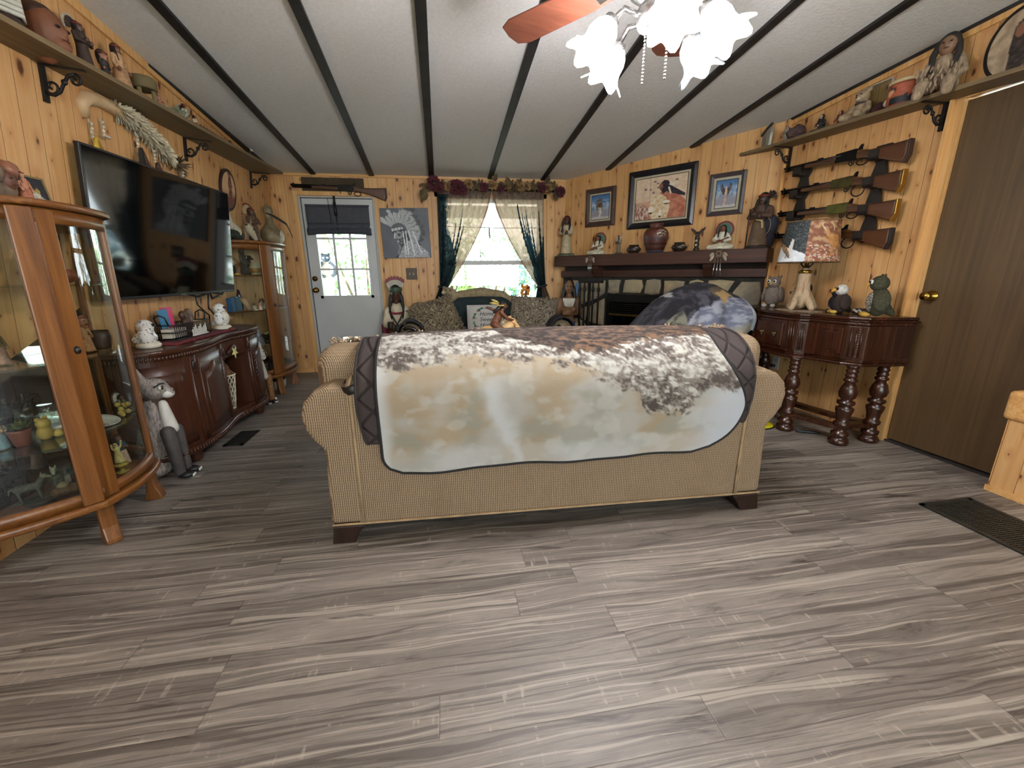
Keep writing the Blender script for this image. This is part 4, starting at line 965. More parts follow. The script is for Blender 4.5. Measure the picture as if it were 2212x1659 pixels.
# ---------------------------------------------------------------- television and its cables
tv = thing('television', 'large flat black television mounted on the left pine wall', 'television', (-1.69, 3.116, 1.388), -.028, ry=.1)
MB().box(-.012, .012, -.662, .662, -.372, .372).link('bezel', mat('#141416', .3, var=0), tv, mods=[BEV(.004, 2)])
scm, snt, sb_ = newmat('dark_glossy_screen', .06); sb_.inputs['Base Color'].default_value = H('#040405')
MB().box(.0121, .0135, -.652, .652, -.355, .362).link('screen', scm, tv)
MB().box(.0121, .0145, -.02, .02, -.367, -.361).link('logo_strip', SILVER, tv)
MB().box(-.04, -.012, -.45, .45, -.25, .2).link('rear_housing', BLACK, tv)
MB().box(-.075, -.04, -.2, .2, -.15, .15).link('wall_mount', BLACK, tv)
cb = thing('cable_bundle', 'black cables hanging from under the television to the basket', 'cable', (-1.86, 3.4, 1.0))
MB().tube([(.06, -.2, .04), (.08, .0, -.005), (.09, .15, .02), (.1, .3, .0), (.1, .38, .04)], .008, 6).link('power_cable', BLACK, cb)
MB().tube([(.09, .12, .01), (.085, .1, -.09), (.09, .2, -.2), (.07, .16, -.235)], .006, 6).link('signal_cable', BLACK, cb)
MB().tube([(.09, -.05, .0), (.085, -.04, -.06), (.08, .1, -.15), (.06, .12, -.23)], .005, 6).link('signal_cable', BLACK, cb)
MB().tube([(.09, .15, .02), (.08, .18, -.03), (.09, .27, -.01)], .007, 6).link('power_cable', BLACK, cb)

# ---------------------------------------------------------------- serpentine sideboard under the television
sbd = thing('sideboard', 'red-brown mahogany sideboard with serpentine front and open centre niche below the television', 'sideboard', (0, 0, 0))
front = [(-1.82, 2.44), (-1.74, 2.45), (-1.64, 2.475), (-1.575, 2.54), (-1.54, 2.66), (-1.525, 2.78), (-1.527, 2.9), (-1.55, 3.02), (-1.572, 3.14), (-1.578, 3.24), (-1.565, 3.34), (-1.54, 3.44), (-1.53, 3.55), (-1.545, 3.66), (-1.6, 3.755), (-1.68, 3.81), (-1.82, 3.84)]
def refine(p, k=3):
    for _ in range(k):
        q = [p[0]]
        for a, b in zip(p, p[1:]): q += [(a[0] * .75 + b[0] * .25, a[1] * .75 + b[1] * .25), (a[0] * .25 + b[0] * .75, a[1] * .25 + b[1] * .75)]
        p = q + [p[-1]]
    return p
fr3 = refine(front, 2)
BX = -1.83
def cut(path, y0, y1): return [p for p in path if y0 <= p[1] <= y1]
def plan(path, k): q = offs(path, k); return [(BX, q[0][1])] + q + [(BX, q[-1][1])]
MB().prism(plan(fr3, .03), .028, T(0, 0, .715)).link('top', MAHOGY, sbd, mods=[BEV(.009, 3)])
MB().prism(plan(fr3, .012), .03, T(0, 0, .685)).link('top_moulding', MAHOGY, sbd)
b = MB(); pts = offs(fr3, .014); acc = 0
for p, q in zip(pts, pts[1:]):
    L = math.hypot(q[0] - p[0], q[1] - p[1])
    while acc < L: b.ell((lerp(p[0], q[0], acc / L), lerp(p[1], q[1], acc / L), .698), (.008, .008, .013), nu=6, nv=5); acc += .019
    acc -= L
b.link('carved_gadroon_band', MAHOG, sbd)
for y0, y1 in ((2.3, 3.14), (3.44, 3.9)):
    c = cut(fr3, y0, y1); pl = [(BX, c[0][1])] + c + [(BX, c[-1][1])]
    MB().prism(pl, .545, T(0, 0, .14)).link('carcass', MAHOG, sbd)
c = cut(fr3, 3.12, 3.46)
MB().prism([(BX, c[0][1])] + c + [(BX, c[-1][1])], .115, T(0, 0, .57)).link('niche_header', MAHOG, sbd)
MB().prism([(BX, c[0][1])] + c + [(BX, c[-1][1])], .03, T(0, 0, .14)).link('niche_floor', MAHOG, sbd)
MB().box(BX, BX + .012, 3.14, 3.44, .17, .57).link('niche_back', mat('#2c1009', .5), sbd)
MB().prism(plan(fr3, .022), .04, T(0, 0, .1)).link('base_moulding', MAHOGY, sbd, mods=[BEV(.01, 3)])
b = MB(); pts = offs(fr3, .025); acc = 0
for p, q in zip(pts, pts[1:]):
    L = math.hypot(q[0] - p[0], q[1] - p[1])
    while acc < L: b.ell((lerp(p[0], q[0], acc / L), lerp(p[1], q[1], acc / L), .122), (.006, .009, .012), nu=6, nv=5); acc += .022
    acc -= L
b.link('carved_rope_band', MAHOG, sbd)
def curved(path, z0f, z1f, k0, k1, nm, m, par, nz=6):
    """panel following the front: outer face at offset k1, back at k0; z limits as functions of 0..1"""
    o1 = offs(path, k1); o0 = offs(path, k0); n = len(path); b = MB()
    def P(o, i, j): t = i / (n - 1); return (o[i][0], o[i][1], lerp(z0f(t), z1f(t), j / nz))
    vs = [P(o1, i, j) for j in range(nz + 1) for i in range(n)] + [P(o0, i, j) for j in (0, nz) for i in range(n)]
    fs = [(j * n + i, j * n + i + 1, (j + 1) * n + i + 1, (j + 1) * n + i) for j in range(nz) for i in range(n - 1)]
    o = (nz + 1) * n
    fs += [(i + 1, i, o + i, o + i + 1) for i in range(n - 1)] + [(nz * n + i, nz * n + i + 1, o + n + i + 1, o + n + i) for i in range(n - 1)]
    fs += [(0, nz * n, o + n, o), (n - 1, o + n - 1, o + 2 * n - 1, nz * n + n - 1)]
    b.add(vs, fs, True); return b.link(nm, m, par)
for y0, y1, arch in ((2.47, 2.66, 0), (2.76, 3.1, 1), (3.48, 3.78, 1)):
    seg = cut(refine(front, 3), y0, y1)
    d = curved(seg, lambda t: .165, lambda t: .655, -.002, .008, 'door' if arch else 'end_panel', MAHOG, sbd)
    inner = seg[max(2, len(seg) // 8): -max(2, len(seg) // 8)]
    curved(inner, lambda t: .21, (lambda t: .555 + .055 * math.exp(-((t - .5) / .22) ** 2)) if arch else (lambda t: .6), .008, .016, 'raised_panel', MAHOG, d)
    if arch:
        q = offs(seg, .012)[-3 if y0 < 3 else 2]
        b = MB()
        for i in range(7): b.ell((q[0], q[1], .36 + .03 * i), (.008, .009 + .005 * (i % 2), .018), nu=8, nv=6)
        b.link('carved_drop', mat('#2c120a', .4), d)
for y0, y1 in ((2.69, 2.74), (3.105, 3.13), (3.445, 3.47)):
    seg = cut(refine(front, 4), y0, y1); pl_ = curved(seg, lambda t: .15, lambda t: .68, -.002, .014, 'pilaster', MAHOG, sbd)
    q = offs(seg, .016)[len(seg) // 2]
    MB().ell((q[0], q[1], .62), (.01, .02, .035)).ell((q[0], q[1], .585), (.008, .012, .02)).link('carved_leaf', mat('#2c120a', .4), pl_)
b = MB()
q = offs(cut(fr3, 3.16, 3.42), .008); m_ = q[len(q) // 2]
b.ell((m_[0], m_[1], .62), (.01, .05, .03)).ell((m_[0], m_[1] - .06, .605), (.008, .035, .018)).ell((m_[0], m_[1] + .06, .605), (.008, .035, .018)); b.link('carved_crest', mat('#3a1a0e', .4), sbd)
for x, y in ((-1.625, 2.72), (-1.62, 3.66), (-1.80, 2.55), (-1.80, 3.74)):
    MB().lathe([(.03, 0), (.038, .01), (.042, .04), (.048, .08), (.046, .101)], 16, (x, y, 0)).link('bun_foot', MAHOG, sbd)
# things on the sideboard
SPOT = ramp2('speckled_white_ceramic', [(.55, '#d9d8d2'), (.62, '#4b4a4a')], 90, .3)
CREAM = mat('#ddd6c4', .35, var=.03)
def owl_lamp(lb, loc, rz, tall):
    o = thing('ceramic_owl', lb, 'owl figurine', loc, rz, 'white ceramic owls on the sideboard')
    MB().lathe([(.0, 0), (.068, 0), (.075, .014), (.062, .03), (.0, .034)], 24, sx=.8).link('oval_base', CREAM, o)
    b = MB().cap((0, 0, .06), (0, 0, .1 if tall else .075), .05, .042).ell((.0, 0, .155 if tall else .118), (.043, .045, .042))
    for sy in (-1, 1): b.ell((.0, sy * .048, .085 if tall else .07), (.035, .018, .05))
    b.tube([(-.03, 0, .06), (-.06, 0, .035)], [.03, .02], 8)
    b.link('body', SPOT, o, mods=[REMESH(.006, 2)])
    if tall: MB().ell((.025, 0, .085), (.032, .036, .052)).link('breast', CREAM, o)
    z = .165 if tall else .128
    for sy in (-1, 1): MB().ell((.037, sy * .017, z), (.008, .011, .009), nu=8, nv=6).link('eye', BLACK, o)
    MB().cap((.043, 0, z - .005), (.05, 0, z - .018), .006, .003, 6).link('beak', BLACK, o)
owl_lamp('low white speckled ceramic owl at the near end of the sideboard', (-1.70, 2.66, .744), .5, False)
owl_lamp('tall white speckled ceramic owl at the far end of the sideboard', (-1.70, 3.49, .744), .2, True)
dl = thing('table_runner', 'dark red crocheted runner with ruffled edge on the sideboard top', 'runner', (-1.70, 3.08, .745))
MB().grid(40, 8, lambda u, v: (lerp(-.1, .12, v) + .006 * math.sin(u * 60), lerp(-.36, .34, u), .004 + .004 * abs(math.sin(u * 55)) * (1 if v > .8 or v < .2 else .2))).link('crochet', ramp2('dark_red_crochet', [(.35, '#3f1016'), (.65, '#7d2028')], 60, .95), dl, mods=[SOLID(.006, 1)])
bk_ = thing('wire_basket', 'black wire basket holding small things in the middle of the sideboard', 'basket', (-1.72, 3.05, .755))
b = MB()
for z in (.0, .045, .09): b.tube([(-.06, -.2, z), (.06, -.2, z), (.06, .2, z), (-.06, .2, z)], .004, 6, closed=True)
b.link('rim_wires', BLACK, bk_)
b = MB()
for i in range(21):
    y = -.2 + .02 * i; b.tube([(.06, y, 0), (.06, y, .09)], .0025, 5); b.tube([(-.06, y, 0), (-.06, y, .09)], .0025, 5)
b.box(-.06, .06, -.2, .2, -.003, .0); b.link('mesh_sides', BLACK, bk_)
for sy in (-1, 1): MB().tube([(-.03, sy * .2, .09), (-.03, sy * .22, .14), (0, sy * .225, .155), (.03, sy * .22, .14), (.03, sy * .2, .09)], .005, 6).link('handle', BLACK, bk_)
gcs = thing('gift_card_pair', 'blue and pink paper cards standing in the black wire basket', 'cards', (-1.735, 2.93, .765))
MB().box(-.012, -.008, -.06, .03, .06, .175, rotm(.12)).link('blue_card', mat('#2f7ea8', .5, var=.05), gcs)
MB().box(-.02, -.016, -.02, .09, .06, .185, rotm(-.05)).link('pink_card', mat('#d9406f', .5, var=.05), gcs)
MB().box(-.01, .05, -.07, .08, .0, .055).link('white_box', mat('#cfc8b8', .6, var=.03), gcs)
tk = thing('toy_turkey', 'brown carved bird figure standing in the black wire basket', 'figurine', (-1.725, 3.11, .76))
MB().ell((0, 0, .08), (.03, .05, .055)).ell((0, -.04, .13), (.022, .024, .03)).link('body', fm('#4a2f20'), tk, mods=[REMESH(.008, 1)])
MB().ell((-.005, .03, .115), (.016, .055, .055)).link('tail_fan', fm('#5d3a24'), tk)
sheets = thing('striped_comb', 'white comb-like strips showing at the front of the wire basket', 'comb', (-1.652, 3.09, .757))
for i in range(9): MB().box(-.002, .002, -.075 + .019 * i, -.064 + .019 * i, .0, .045 + .012 * (i % 3)).link('tooth', mat('#d5d2cb', .5, var=.02), sheets)
MB().box(-.002, .004, -.08, .1, 0, .008).link('bar', mat('#d5d2cb', .5, var=.02), sheets)
MB().ell((0, 0, .011), (.024, .022, .011)).link('small_box', fm('#6b3413'), thing('trinket_box', 'tiny reddish wooden trinket box beside the tall ceramic owl', 'box', (-1.6, 3.42, .744)))
vs = thing('lattice_vase', 'white lattice cone basket with dried brown filling in the sideboard niche', 'basket', (-1.64, 3.27, .17))
b = MB(); n = 14
for k in range(n):
    for dr_ in (-1, 1):
        b.tube([((.035 + .03 * t) * math.cos(2 * PI * k / n + dr_ * t * 1.6), (.035 + .03 * t) * math.sin(2 * PI * k / n + dr_ * t * 1.6), .01 + .25 * t) for t in (0, .25, .5, .75, 1)], .003, 5)
b.tube([(.066 * math.cos(2 * PI * k / 20), .066 * math.sin(2 * PI * k / 20), .26) for k in range(20)], .006, 6, closed=True).lathe([(.0, 0), (.037, 0), (.037, .012), (0, .014)], 16)
b.link('lattice', mat('#d8ceb4', .6, var=.05), vs)
MB().ell((0, 0, .27), (.05, .05, .07), bumpy=.5, seed=4).link('dried_filling', fm('#5e4026', .9, .3, 40), vs)
yl = thing('paper_star', 'pale yellow paper star ornament hanging at the sideboard niche', 'ornament', (-1.545, 3.27, .60))
MB(rotm(0, PI / 2)).prism([(.045 * (1 if i % 2 == 0 else .35) * math.cos(i * PI / 5), .045 * (1 if i % 2 == 0 else .35) * math.sin(i * PI / 5)) for i in range(10)], .006).link('star', mat('#d6cb86', .7), yl)

# ---------------------------------------------------------------- tall wooden cats beside the sideboard
def tall_cat(lb, loc, rz, coat, bib, legc, h):
    o = thing('wooden_cat', lb, 'cat statue', loc, rz, None, sc=h)
    b = MB().cap((0, .1, .12), (0, .03, .45), .13, .105).cap((0, .03, .45), (0, 0, .66), .1, .068).ell((0, .12, .1), (.15, .17, .1))
    b.link('body', coat, o, mods=[REMESH(.018, 3)])
    b = MB().ell((0, -.03, .79), (.098, .115, .1)).cap((0, -.1, .765), (0, -.145, .755), .062, .04)
    for sx in (-1, 1): b.cap((sx * .055, .0, .86), (sx * .075, .01, .97), .04, .012, 8)
    b.link('head', coat, o, mods=[REMESH(.013, 1)])
    MB().ell((0, -.13, .745), (.05, .05, .042)).link('muzzle', bib, o)
    MB().ell((0, -.172, .765), (.014, .012, .01)).link('nose', BLACK, o)
    MB().cap((0, -.075, .66), (0, -.1, .44), .035, .055).link('bib', bib, o)
    for sx in (-1, 1):
        e = MB().ell((sx * .055, -.118, .805), (.027, .014, .02)).link('eye', mat('#c9c7b4', .3, var=0), o)
        MB().ell((sx * .057, -.13, .805), (.012, .008, .018)).link('pupil', BLACK, e)
        MB().tube([(sx * .02, -.13, .83), (sx * .055, -.12, .838), (sx * .09, -.09, .815)], .006, 6).link('brow', BLACK, o)
        MB().cap((sx * .06, -.1, .42), (sx * .055, -.12, .05), .055, .04).link('foreleg', legc, o)
        p = MB().ell((sx * .055, -.155, .028), (.045, .065, .028)).link('paw', BLACK, o)
        for t in (-1, 0, 1): MB().ell((sx * .055 + t * .018, -.218, .024), (.006, .006, .014), nu=8, nv=5).link('toe', mat('#d9d6cc', .5, var=0), p)
    MB().tube([(.1, .2, .05), (.15, .05, .04), (.14, -.08, .035)], [.035, .03, .02], 8).link('tail', coat, o)
GREYC = ramp2('brushed_grey_cat', [(.35, '#5d544f'), (.65, '#a39a93')], 30, .7, stretch=(3, 3, .7))
tall_cat('tall grey and white painted wooden cat beside the near curio cabinet', (-1.655, 2.50, 0), 1.65, GREYC, mat('#d8d4cb', .6, var=.03), mat('#453f3c', .7), .68)
tall_cat('tall white and brown painted wooden cat half hidden past the far end of the sideboard', (-1.70, 3.98, 0), .95, mat('#d3cfc6', .6, var=.06), mat('#d3cfc6', .6, var=.03), ramp2('ginger_brown_cat', [(.4, '#5b3a1c'), (.6, '#8b6335')], 50, .7), .58)
tb = thing('storage_tub', 'pale tub with blue cloth under the far curio cabinet', 'tub', (-1.80, 4.52, 0))
MB().lathe([(.11, 0), (.125, .03), (.13, .09), (.125, .092), (.115, .03), (0, .02)], 22, sx=.8).link('tub', mat('#b9b9b2', .5, var=.04), tb)
MB().ell((0, 0, .07), (.085, .1, .05), bumpy=.4).link('cloth', mat('#27324c', .9, var=.2), tb)
fv = thing('floor_vent', 'dark metal floor register in front of the sideboard', 'vent', (-1.50, 3.06, 0))
def vent(o, w, l, nx, m):
    MB().box(-w / 2, w / 2, -l / 2, l / 2, .0, .003).link('tray', BLACK, o)
    MB().box(-w / 2, -w / 2 + .02, -l / 2, l / 2, .003, .008).box(w / 2 - .02, w / 2, -l / 2, l / 2, .003, .008).box(-w / 2, w / 2, -l / 2, -l / 2 + .02, .003, .008).box(-w / 2, w / 2, l / 2 - .02, l / 2, .003, .008).link('frame', m, o)
    b = MB(); k = int((l - .04) / .012)
    for i in range(k): y = -l / 2 + .02 + (l - .04) * (i + .5) / k; b.box(-w / 2 + .02, w / 2 - .02, y - .0035, y + .0035, .003, .007)
    for j in range(1, nx): x = -w / 2 + w * j / nx; b.box(x - .003, x + .003, -l / 2 + .02, l / 2 - .02, .003, .0075)
    b.link('grille', m, o)
vent(fv, .13, .28, 2, mat('#2c2a27', .5, .4))

# ---------------------------------------------------------------- long shelf high on the left wall
def bracket(par, M, nm='bracket'):
    """scroll bracket: local x out from the wall, z up, top at z = 0"""
    b = MB(M); b.box(0, .012, -.011, .011, -.15, .0); b.box(.0, .17, -.009, .009, -.007, 0)
    def spiral(cx, cz, r0, a0, turns, sg, n=22): return [(cx + (r0 * (1 - .75 * i / n)) * math.cos(a0 + sg * 2 * PI * turns * i / n), 0, cz + (r0 * (1 - .75 * i / n)) * math.sin(a0 + sg * 2 * PI * turns * i / n)) for i in range(n + 1)]
    b.tube([(.015, 0, -.115), (.04, 0, -.118), (.065, 0, -.1), (.085, 0, -.06), (.105, 0, -.03), (.13, 0, -.022)], .0065, 7)
    b.tube(spiral(.035, -.085, .03, -2.4, 1.1, 1)[::-1], .0055, 7); b.tube(spiral(.128, -.046, .025, 1.5, 1.15, -1), .0055, 7)
    b.ell((.085, 0, -.06), (.012, .01, .012)); return b.link(nm, IRON, par)
def LSZ(y): return 2.035 + .027 * (y - 2.2)
shl = thing('wall_shelf', 'long dull wooden shelf on iron scroll brackets high on the left wall', 'shelf', (0, 0, 0))
b = MB(); ya, yb = 1.2, 4.78
hexa(b, [(LX(ya, 2.03), ya, LSZ(ya)), (-1.515, ya, LSZ(ya)), (-1.522, yb, LSZ(yb)), (LX(yb, 2.1), yb, LSZ(yb)), (LX(ya, 2.03), ya, LSZ(ya) + .022), (-1.515, ya, LSZ(ya) + .022), (-1.522, yb, LSZ(yb) + .022), (LX(yb, 2.1), yb, LSZ(yb) + .022)])
b.link('shelf_board', SHELFW, shl)
for y in (2.39, 3.52, 4.66): bracket(shl, T(LX(y, LSZ(y) - .0) + .001, y, LSZ(y)) @ rotm(0, .1))
GL = None
def on_left(y, dx=.11): return (LX(y, LSZ(y)) + dx, y, LSZ(y) + .022)
g_ = 'keepsakes on the left shelf'
wb = thing('beaded_ornament', 'white beaded wrap on a dark stand at the near end of the left shelf', 'ornament', on_left(2.16), group=g_)
b = MB()
for i in range(9): b.tube([(-.03, -.07, .06 + .018 * i), (.03, .0, .05 + .018 * i), (-.02, .07, .06 + .018 * i)], .009, 6)
b.link('white_rows', mat('#cfcdbf', .7, var=.1), wb); MB().lathe([(.05, 0), (.04, .03), (.03, .2), (0, .21)], 16, (-.02, 0, 0)).link('stand', fm('#2a1812'), wb)
bt = thing('clay_bust', 'large brown clay bust with dark crown on the left shelf', 'bust', on_left(2.35, .085), 1.57, g_)
bt.scale = (.9, .9, .95)
MB().ell((0, 0, .09), (.07, .075, .09)).ell((0, -.07, .085), (.014, .02, .022)).ell((0, -.05, .03), (.04, .035, .03)).cap((0, .02, 0.01), (0, .01, .05), .05, .05).link('head', fm('#7a4a30', .6, .1), bt, mods=[REMESH(.009, 2)])
MB().ell((0, .02, .15), (.06, .06, .045)).link('hair', fm('#3a241a'), bt); face(bt, (0, 0, .09), .073)
figurine('kachina_figure', 'dark feathered kachina figure standing on the left shelf', 'figurine', on_left(2.51), .2, 1.57, '#3b2a21', '#4b3226', '#241813', 'crossed', fan='#3a2a22', fan_tip='#b9b2a2', group=g_, base='#2c1c14')
figurine('dark_haired_doll', 'small doll with a mass of black hair leaning on the left shelf', 'doll', on_left(2.64), .13, 1.57, '#2a2522', '#8b5a40', HAIR, 'down', head=1.8, group=g_, braids=False)
figurine('buckskin_doll', 'doll in a long tan buckskin dress with black hair on the left shelf', 'doll', on_left(2.76), .22, 1.57, '#b58d66', '#6b3f28', HAIR, 'down', dress='#b08761', group=g_)
tm = thing('hide_drum', 'olive brown drum table with thick legs on the left shelf', 'drum', on_left(2.94), group=g_)
MB().lathe([(.055, .07), (.062, .075), (.065, .12), (.055, .13), (0, .132)], 22).link('drum_head', fm('#6b5d3c', .8), tm)
for a in (.5, 2.6, 4.7): MB().tube([(.045 * math.cos(a), .045 * math.sin(a), 0), (.04 * math.cos(a), .04 * math.sin(a), .075)], .012, 8).link('leg', fm('#7c6e48', .8), tm)
figurine('pink_figure', 'small pink ceramic lady on the left shelf beside the drum table', 'figurine', on_left(3.07), .11, 1.57, '#c08a72', '#b27e62', '#5a3524', 'crossed', group=g_, dress='#b9836c')
def spray(o, n, L, cols, seed, sp=.6):
    rnd = random.Random(seed); b = MB()
    for i in range(n): b.leaf((rnd.uniform(-.02, .02), rnd.uniform(-.02, .02), 0), (rnd.uniform(-sp, sp), rnd.uniform(-sp, sp), 1), (0, 1, 0), L * rnd.uniform(.6, 1.1), L * .16)
    b.link('dried_leaves', cols, o)
sg_ = thing('dried_sprig', 'grey-green dried sprig lying on the left shelf', 'dried plant', on_left(3.22), group=g_); spray(sg_, 40, .1, ramp2('sage_grey', [(.4, '#6b6b56'), (.6, '#a5a38d')], 30, .9), 3, 1.2)
figurine('white_robed_figure', 'figure in a white robe with dark hair on the left shelf', 'figurine', on_left(3.36), .14, 1.57, '#cfc7b6', '#6b3f2a', HAIR, 'crossed', group=g_, base='#2f3a22')
figurine('red_sash_figure', 'small figure in cream with red sash on the left shelf', 'figurine', on_left(3.48), .11, 1.57, '#d6c6a6', '#7a4a33', HAIR, 'down', group=g_, sash='#a33a3a')
figurine('grey_cloak_figure', 'grey cloaked figure at the back of the left shelf', 'figurine', (LX(3.44, 2.07) + .05, 3.46, LSZ(3.46) + .022), .16, 1.57, '#5d5450', '#5a3a2b', '#2a2220', 'crossed', group=g_)
pb_ = thing('carved_plaque', 'long dark carved plaque leaning on the left shelf', 'panel', (LX(3.82, 2.09) + .07, 3.82, LSZ(3.82) + .022), group=g_)
MB().box(-.012, .012, -.2, .2, 0, .075, rotm(0, -.2)).link('panel', fm('#2f2a27', .7), pb_)
b = MB()
for i in range(10): b.ell((.008, -.18 + .04 * i, .08), (.01, .014, .008), nu=6, nv=5)
b.link('carved_edge', fm('#57422c'), pb_)
seated('seated_baby_figure', 'tiny seated figure in white on the left shelf', 'figurine', on_left(4.02), .09, 1.57, '#b8b1a0', group=g_)
bc = thing('blue_cloth_roll', 'rolled blue cloth lying near the far end of the left shelf', 'cloth', on_left(4.2), group=g_)
MB().cap((0, -.1, .02), (0, .09, .02), .02, .02).link('roll', mat('#3c4658', .9, var=.15), bc)
animal('pony_figurine', 'black and white pony figurine at the far end of the left shelf', 'figurine', on_left(4.36), .09, 1.2, '#1d1a18', '#cfcabd', group=g_)

# ---------------------------------------------------------------- on the left wall
hn = thing('decorated_horn', 'pale curved horn wrapped in fur with hanging beads and feathers on the left wall', 'wall ornament', (-1.722, 2.95, 1.93), 0, ry=.105)
cur = [(0, -.33, -.02), (.01, -.35, .03), (.012, -.32, .065), (.01, -.24, .085), (.01, -.12, .08), (.01, .02, .05), (.01, .16, .0), (.005, .3, -.05), (0, .42, -.075), (-.01, .5, -.085)]
MB().tube(cur, [.026, .03, .034, .033, .03, .026, .022, .016, .01, .004], 12).link('horn', ramp2('pale_horn', [(.3, '#a3835c'), (.7, '#d2b48a')], 6, .5), hn)
b = MB(); rnd = random.Random(2)
for i in range(700):
    t = rnd.uniform(0, 1); p = Vector(cur[4]).lerp(Vector(cur[7]), t) + Vector((0, 0, .03 * math.sin(t * PI)))
    d = Vector((rnd.uniform(-.2, 1), rnd.uniform(-1, 1), rnd.uniform(-1, 1))).normalized(); b.leaf(p + d * .03, d + Vector((0, .5, -.5)), (1, 0, 0), .045, .012)
b.link('fur_wrap', ramp2('cream_fur', [(.3, '#a09476'), (.7, '#d8ceb4')], 30, .95), hn)['kind'] = 'stuff'
def feather_drop(p, c1, L, nm='feather_drop', wide=.05):
    p = Vector(p); b = MB()
    b.tube([p, p + Vector((.012, .0, -.08))], .003, 5)
    for k in range(4): b.ell(p + Vector((.01, 0, -.02 - .02 * k)), (.008, .008, .009), nu=8, nv=6)
    s = b.link('bead_string', mat('#c3bba6', .35, var=.3, scale=60), hn)
    for i, (dy, tw) in enumerate(((0, 0.), (.02, .35), (-.015, -.25))):
        q = p + Vector((.012, dy * .3, -.08))
        def f(u, v, tw=tw, dy=dy, q=q):
            w = wide * math.sin(max(.02, min(.98, v)) * PI) ** .6 * (1 - .3 * v)
            return (q.x + .006 * i + .01 * math.cos((u - .5) * 3), q.y + (u - .5) * w + v * L * math.sin(tw + .25), q.z - v * L)
        MB().grid(6, 12, f).link('feather', c1[i % len(c1)], s, mods=[SOLID(.002)])
BRF = [ramp2('barred_feather', [(.4, '#33241a'), (.6, '#6b5138')], 30, .8), mat('#4a2f22', .8, var=.2), mat('#1f1917', .8)]
feather_drop((.02, -.33, -.03), [mat('#c19a24', .8, var=.12), mat('#a8811a', .8, var=.12), mat('#c9a63a', .8, var=.12)], .2, wide=.045)
feather_drop((.02, -.25, -.0), [mat('#d6d2c4', .6)], .01)
feather_drop((.02, .0, .01), BRF, .17, wide=.06); feather_drop((.02, .14, -.035), [mat('#2a2021', .8), mat('#5f3034', .8, var=.2), BRF[1]], .18, wide=.055); feather_drop((.02, .42, -.09), BRF, .22, wide=.05)
b = MB(); rnd = random.Random(9)
for i in range(26): b.leaf((0, .4 + rnd.uniform(-.02, .03), -.07), (rnd.uniform(0, 1), rnd.uniform(-.3, 1.2), rnd.uniform(-1, .6)), (1, 0, 0), .09, .014)
b.link('twig_tuft', fm('#55452f', .9), hn)
ov = thing('oval_plaque', 'oval wooden plaque with a dark rim and painted landscape on the left wall', 'plaque', (LX(4.13, 1.84) + .012, 4.13, 1.842), 0, ry=.105)
def oval(M, rx, rz, th, m, nm, par, n=36):
    return MB(M).prism([(rx * math.cos(2 * PI * i / n), rz * math.sin(2 * PI * i / n)) for i in range(n)], th, Matrix(((0, 0, 1, 0), (1, 0, 0, 0), (0, 1, 0, 0), (0, 0, 0, 1)))).link(nm, m, par)
oval(T(-.008), .135, .165, .016, fm('#2a1712', .4), 'rim', ov)
def ovp(u, v):
    z = 1 - v; c = mixc(hx('#c9a27a'), hx('#8b5a42'), sstep(.55, .2, z)); n = fbm(u * 7, v * 9, 2)
    if abs(u - .62) < .13 + .05 * n and z > .25: c = mixc(hx('#4f3026'), hx('#8c5e48'), sstep(-.2, .3, fbm(u * 20, v * 8)))
    if z < .3 + .08 * n: c = hx('#6d3f33')
    return c
def polar(rx, rz, x):
    def f(u, v):
        a, c = 2 * u - 1, 1 - 2 * v
        s = math.sqrt(max(0, 1 - a * a / 2)); t = math.sqrt(max(0, 1 - c * c / 2)); return (x, a * t * rx, c * s * rz)
    return f
PRINT = vcol_mat('painted_picture', .5)
MB().grid(40, 48, polar(.112, .142, .0095), colfn=ovp).link('painting', PRINT, ov)
# ---------------------------------------------------------------- figurines inside and on top of the curio cabinets
g1, g2 = 'figurines in the near curio cabinet', 'figurines in the far curio cabinet'
R_ = 1.57
a, b_, c_, d_ = 1.113, .811, .479, .226
figurine('raised_arm_doll', 'black-haired doll in tan with one arm raised on the top shelf of the near cabinet', 'doll', (-1.62, 2.03, a), .19, R_, '#b3906f', '#9a6a4c', HAIR, 'one_up', head=1.35, group=g1, braids=False)
pot('clay_bowl', 'round reddish clay bowl on the top shelf of the near cabinet', 'bowl', (-1.63, 2.115, a), [(.02, 0), (.05, .012), (.06, .035), (.052, .055), (.04, .06)], '#8a4a2e', group=g1)
mk = thing('dark_mask', 'dark oval carved mask behind the bowl on the top shelf of the near cabinet', 'mask', (-1.725, 2.12, a), R_, g1)
MB().ell((0, 0, .07), (.05, .02, .07)).ell((0, -.022, .065), (.008, .012, .018)).link('mask', fm('#2a1c15', .5, .2), mk); face(mk, (0, .0, .08), .03, '#6d5a45')
figurine('big_hair_doll', 'brown doll with huge black hair on the second shelf of the near cabinet', 'doll', (-1.615, 2.13, b_), .16, R_, '#a5774a', '#8d5a3c', HAIR, 'down', head=2.1, dress='#a5774a', group=g1, braids=False, detail=True)
pot('dark_cup', 'dark carved wooden cup on the second shelf of the near cabinet', 'cup', (-1.62, 2.225, b_), [(.03, 0), (.034, .01), (.04, .05), (.036, .085)], '#3d271b', group=g1)
sn = thing('snow_globe', 'glass snow globe on a red foot on the second shelf of the near cabinet', 'snow globe', (-1.665, 2.05, b_), group=g1)
MB().ell((0, 0, .06), .036).link('globe', make_glass('snow_globe_glass', '#dfe6e4'), sn); MB().lathe([(.03, 0), (.033, .01), (.026, .028)], 18).link('foot', fm('#8a1f28'), sn)
MB().ell((0, 0, .05), (.014, .014, .022), bumpy=.4).link('scene', fm('#d8d8d2'), sn)
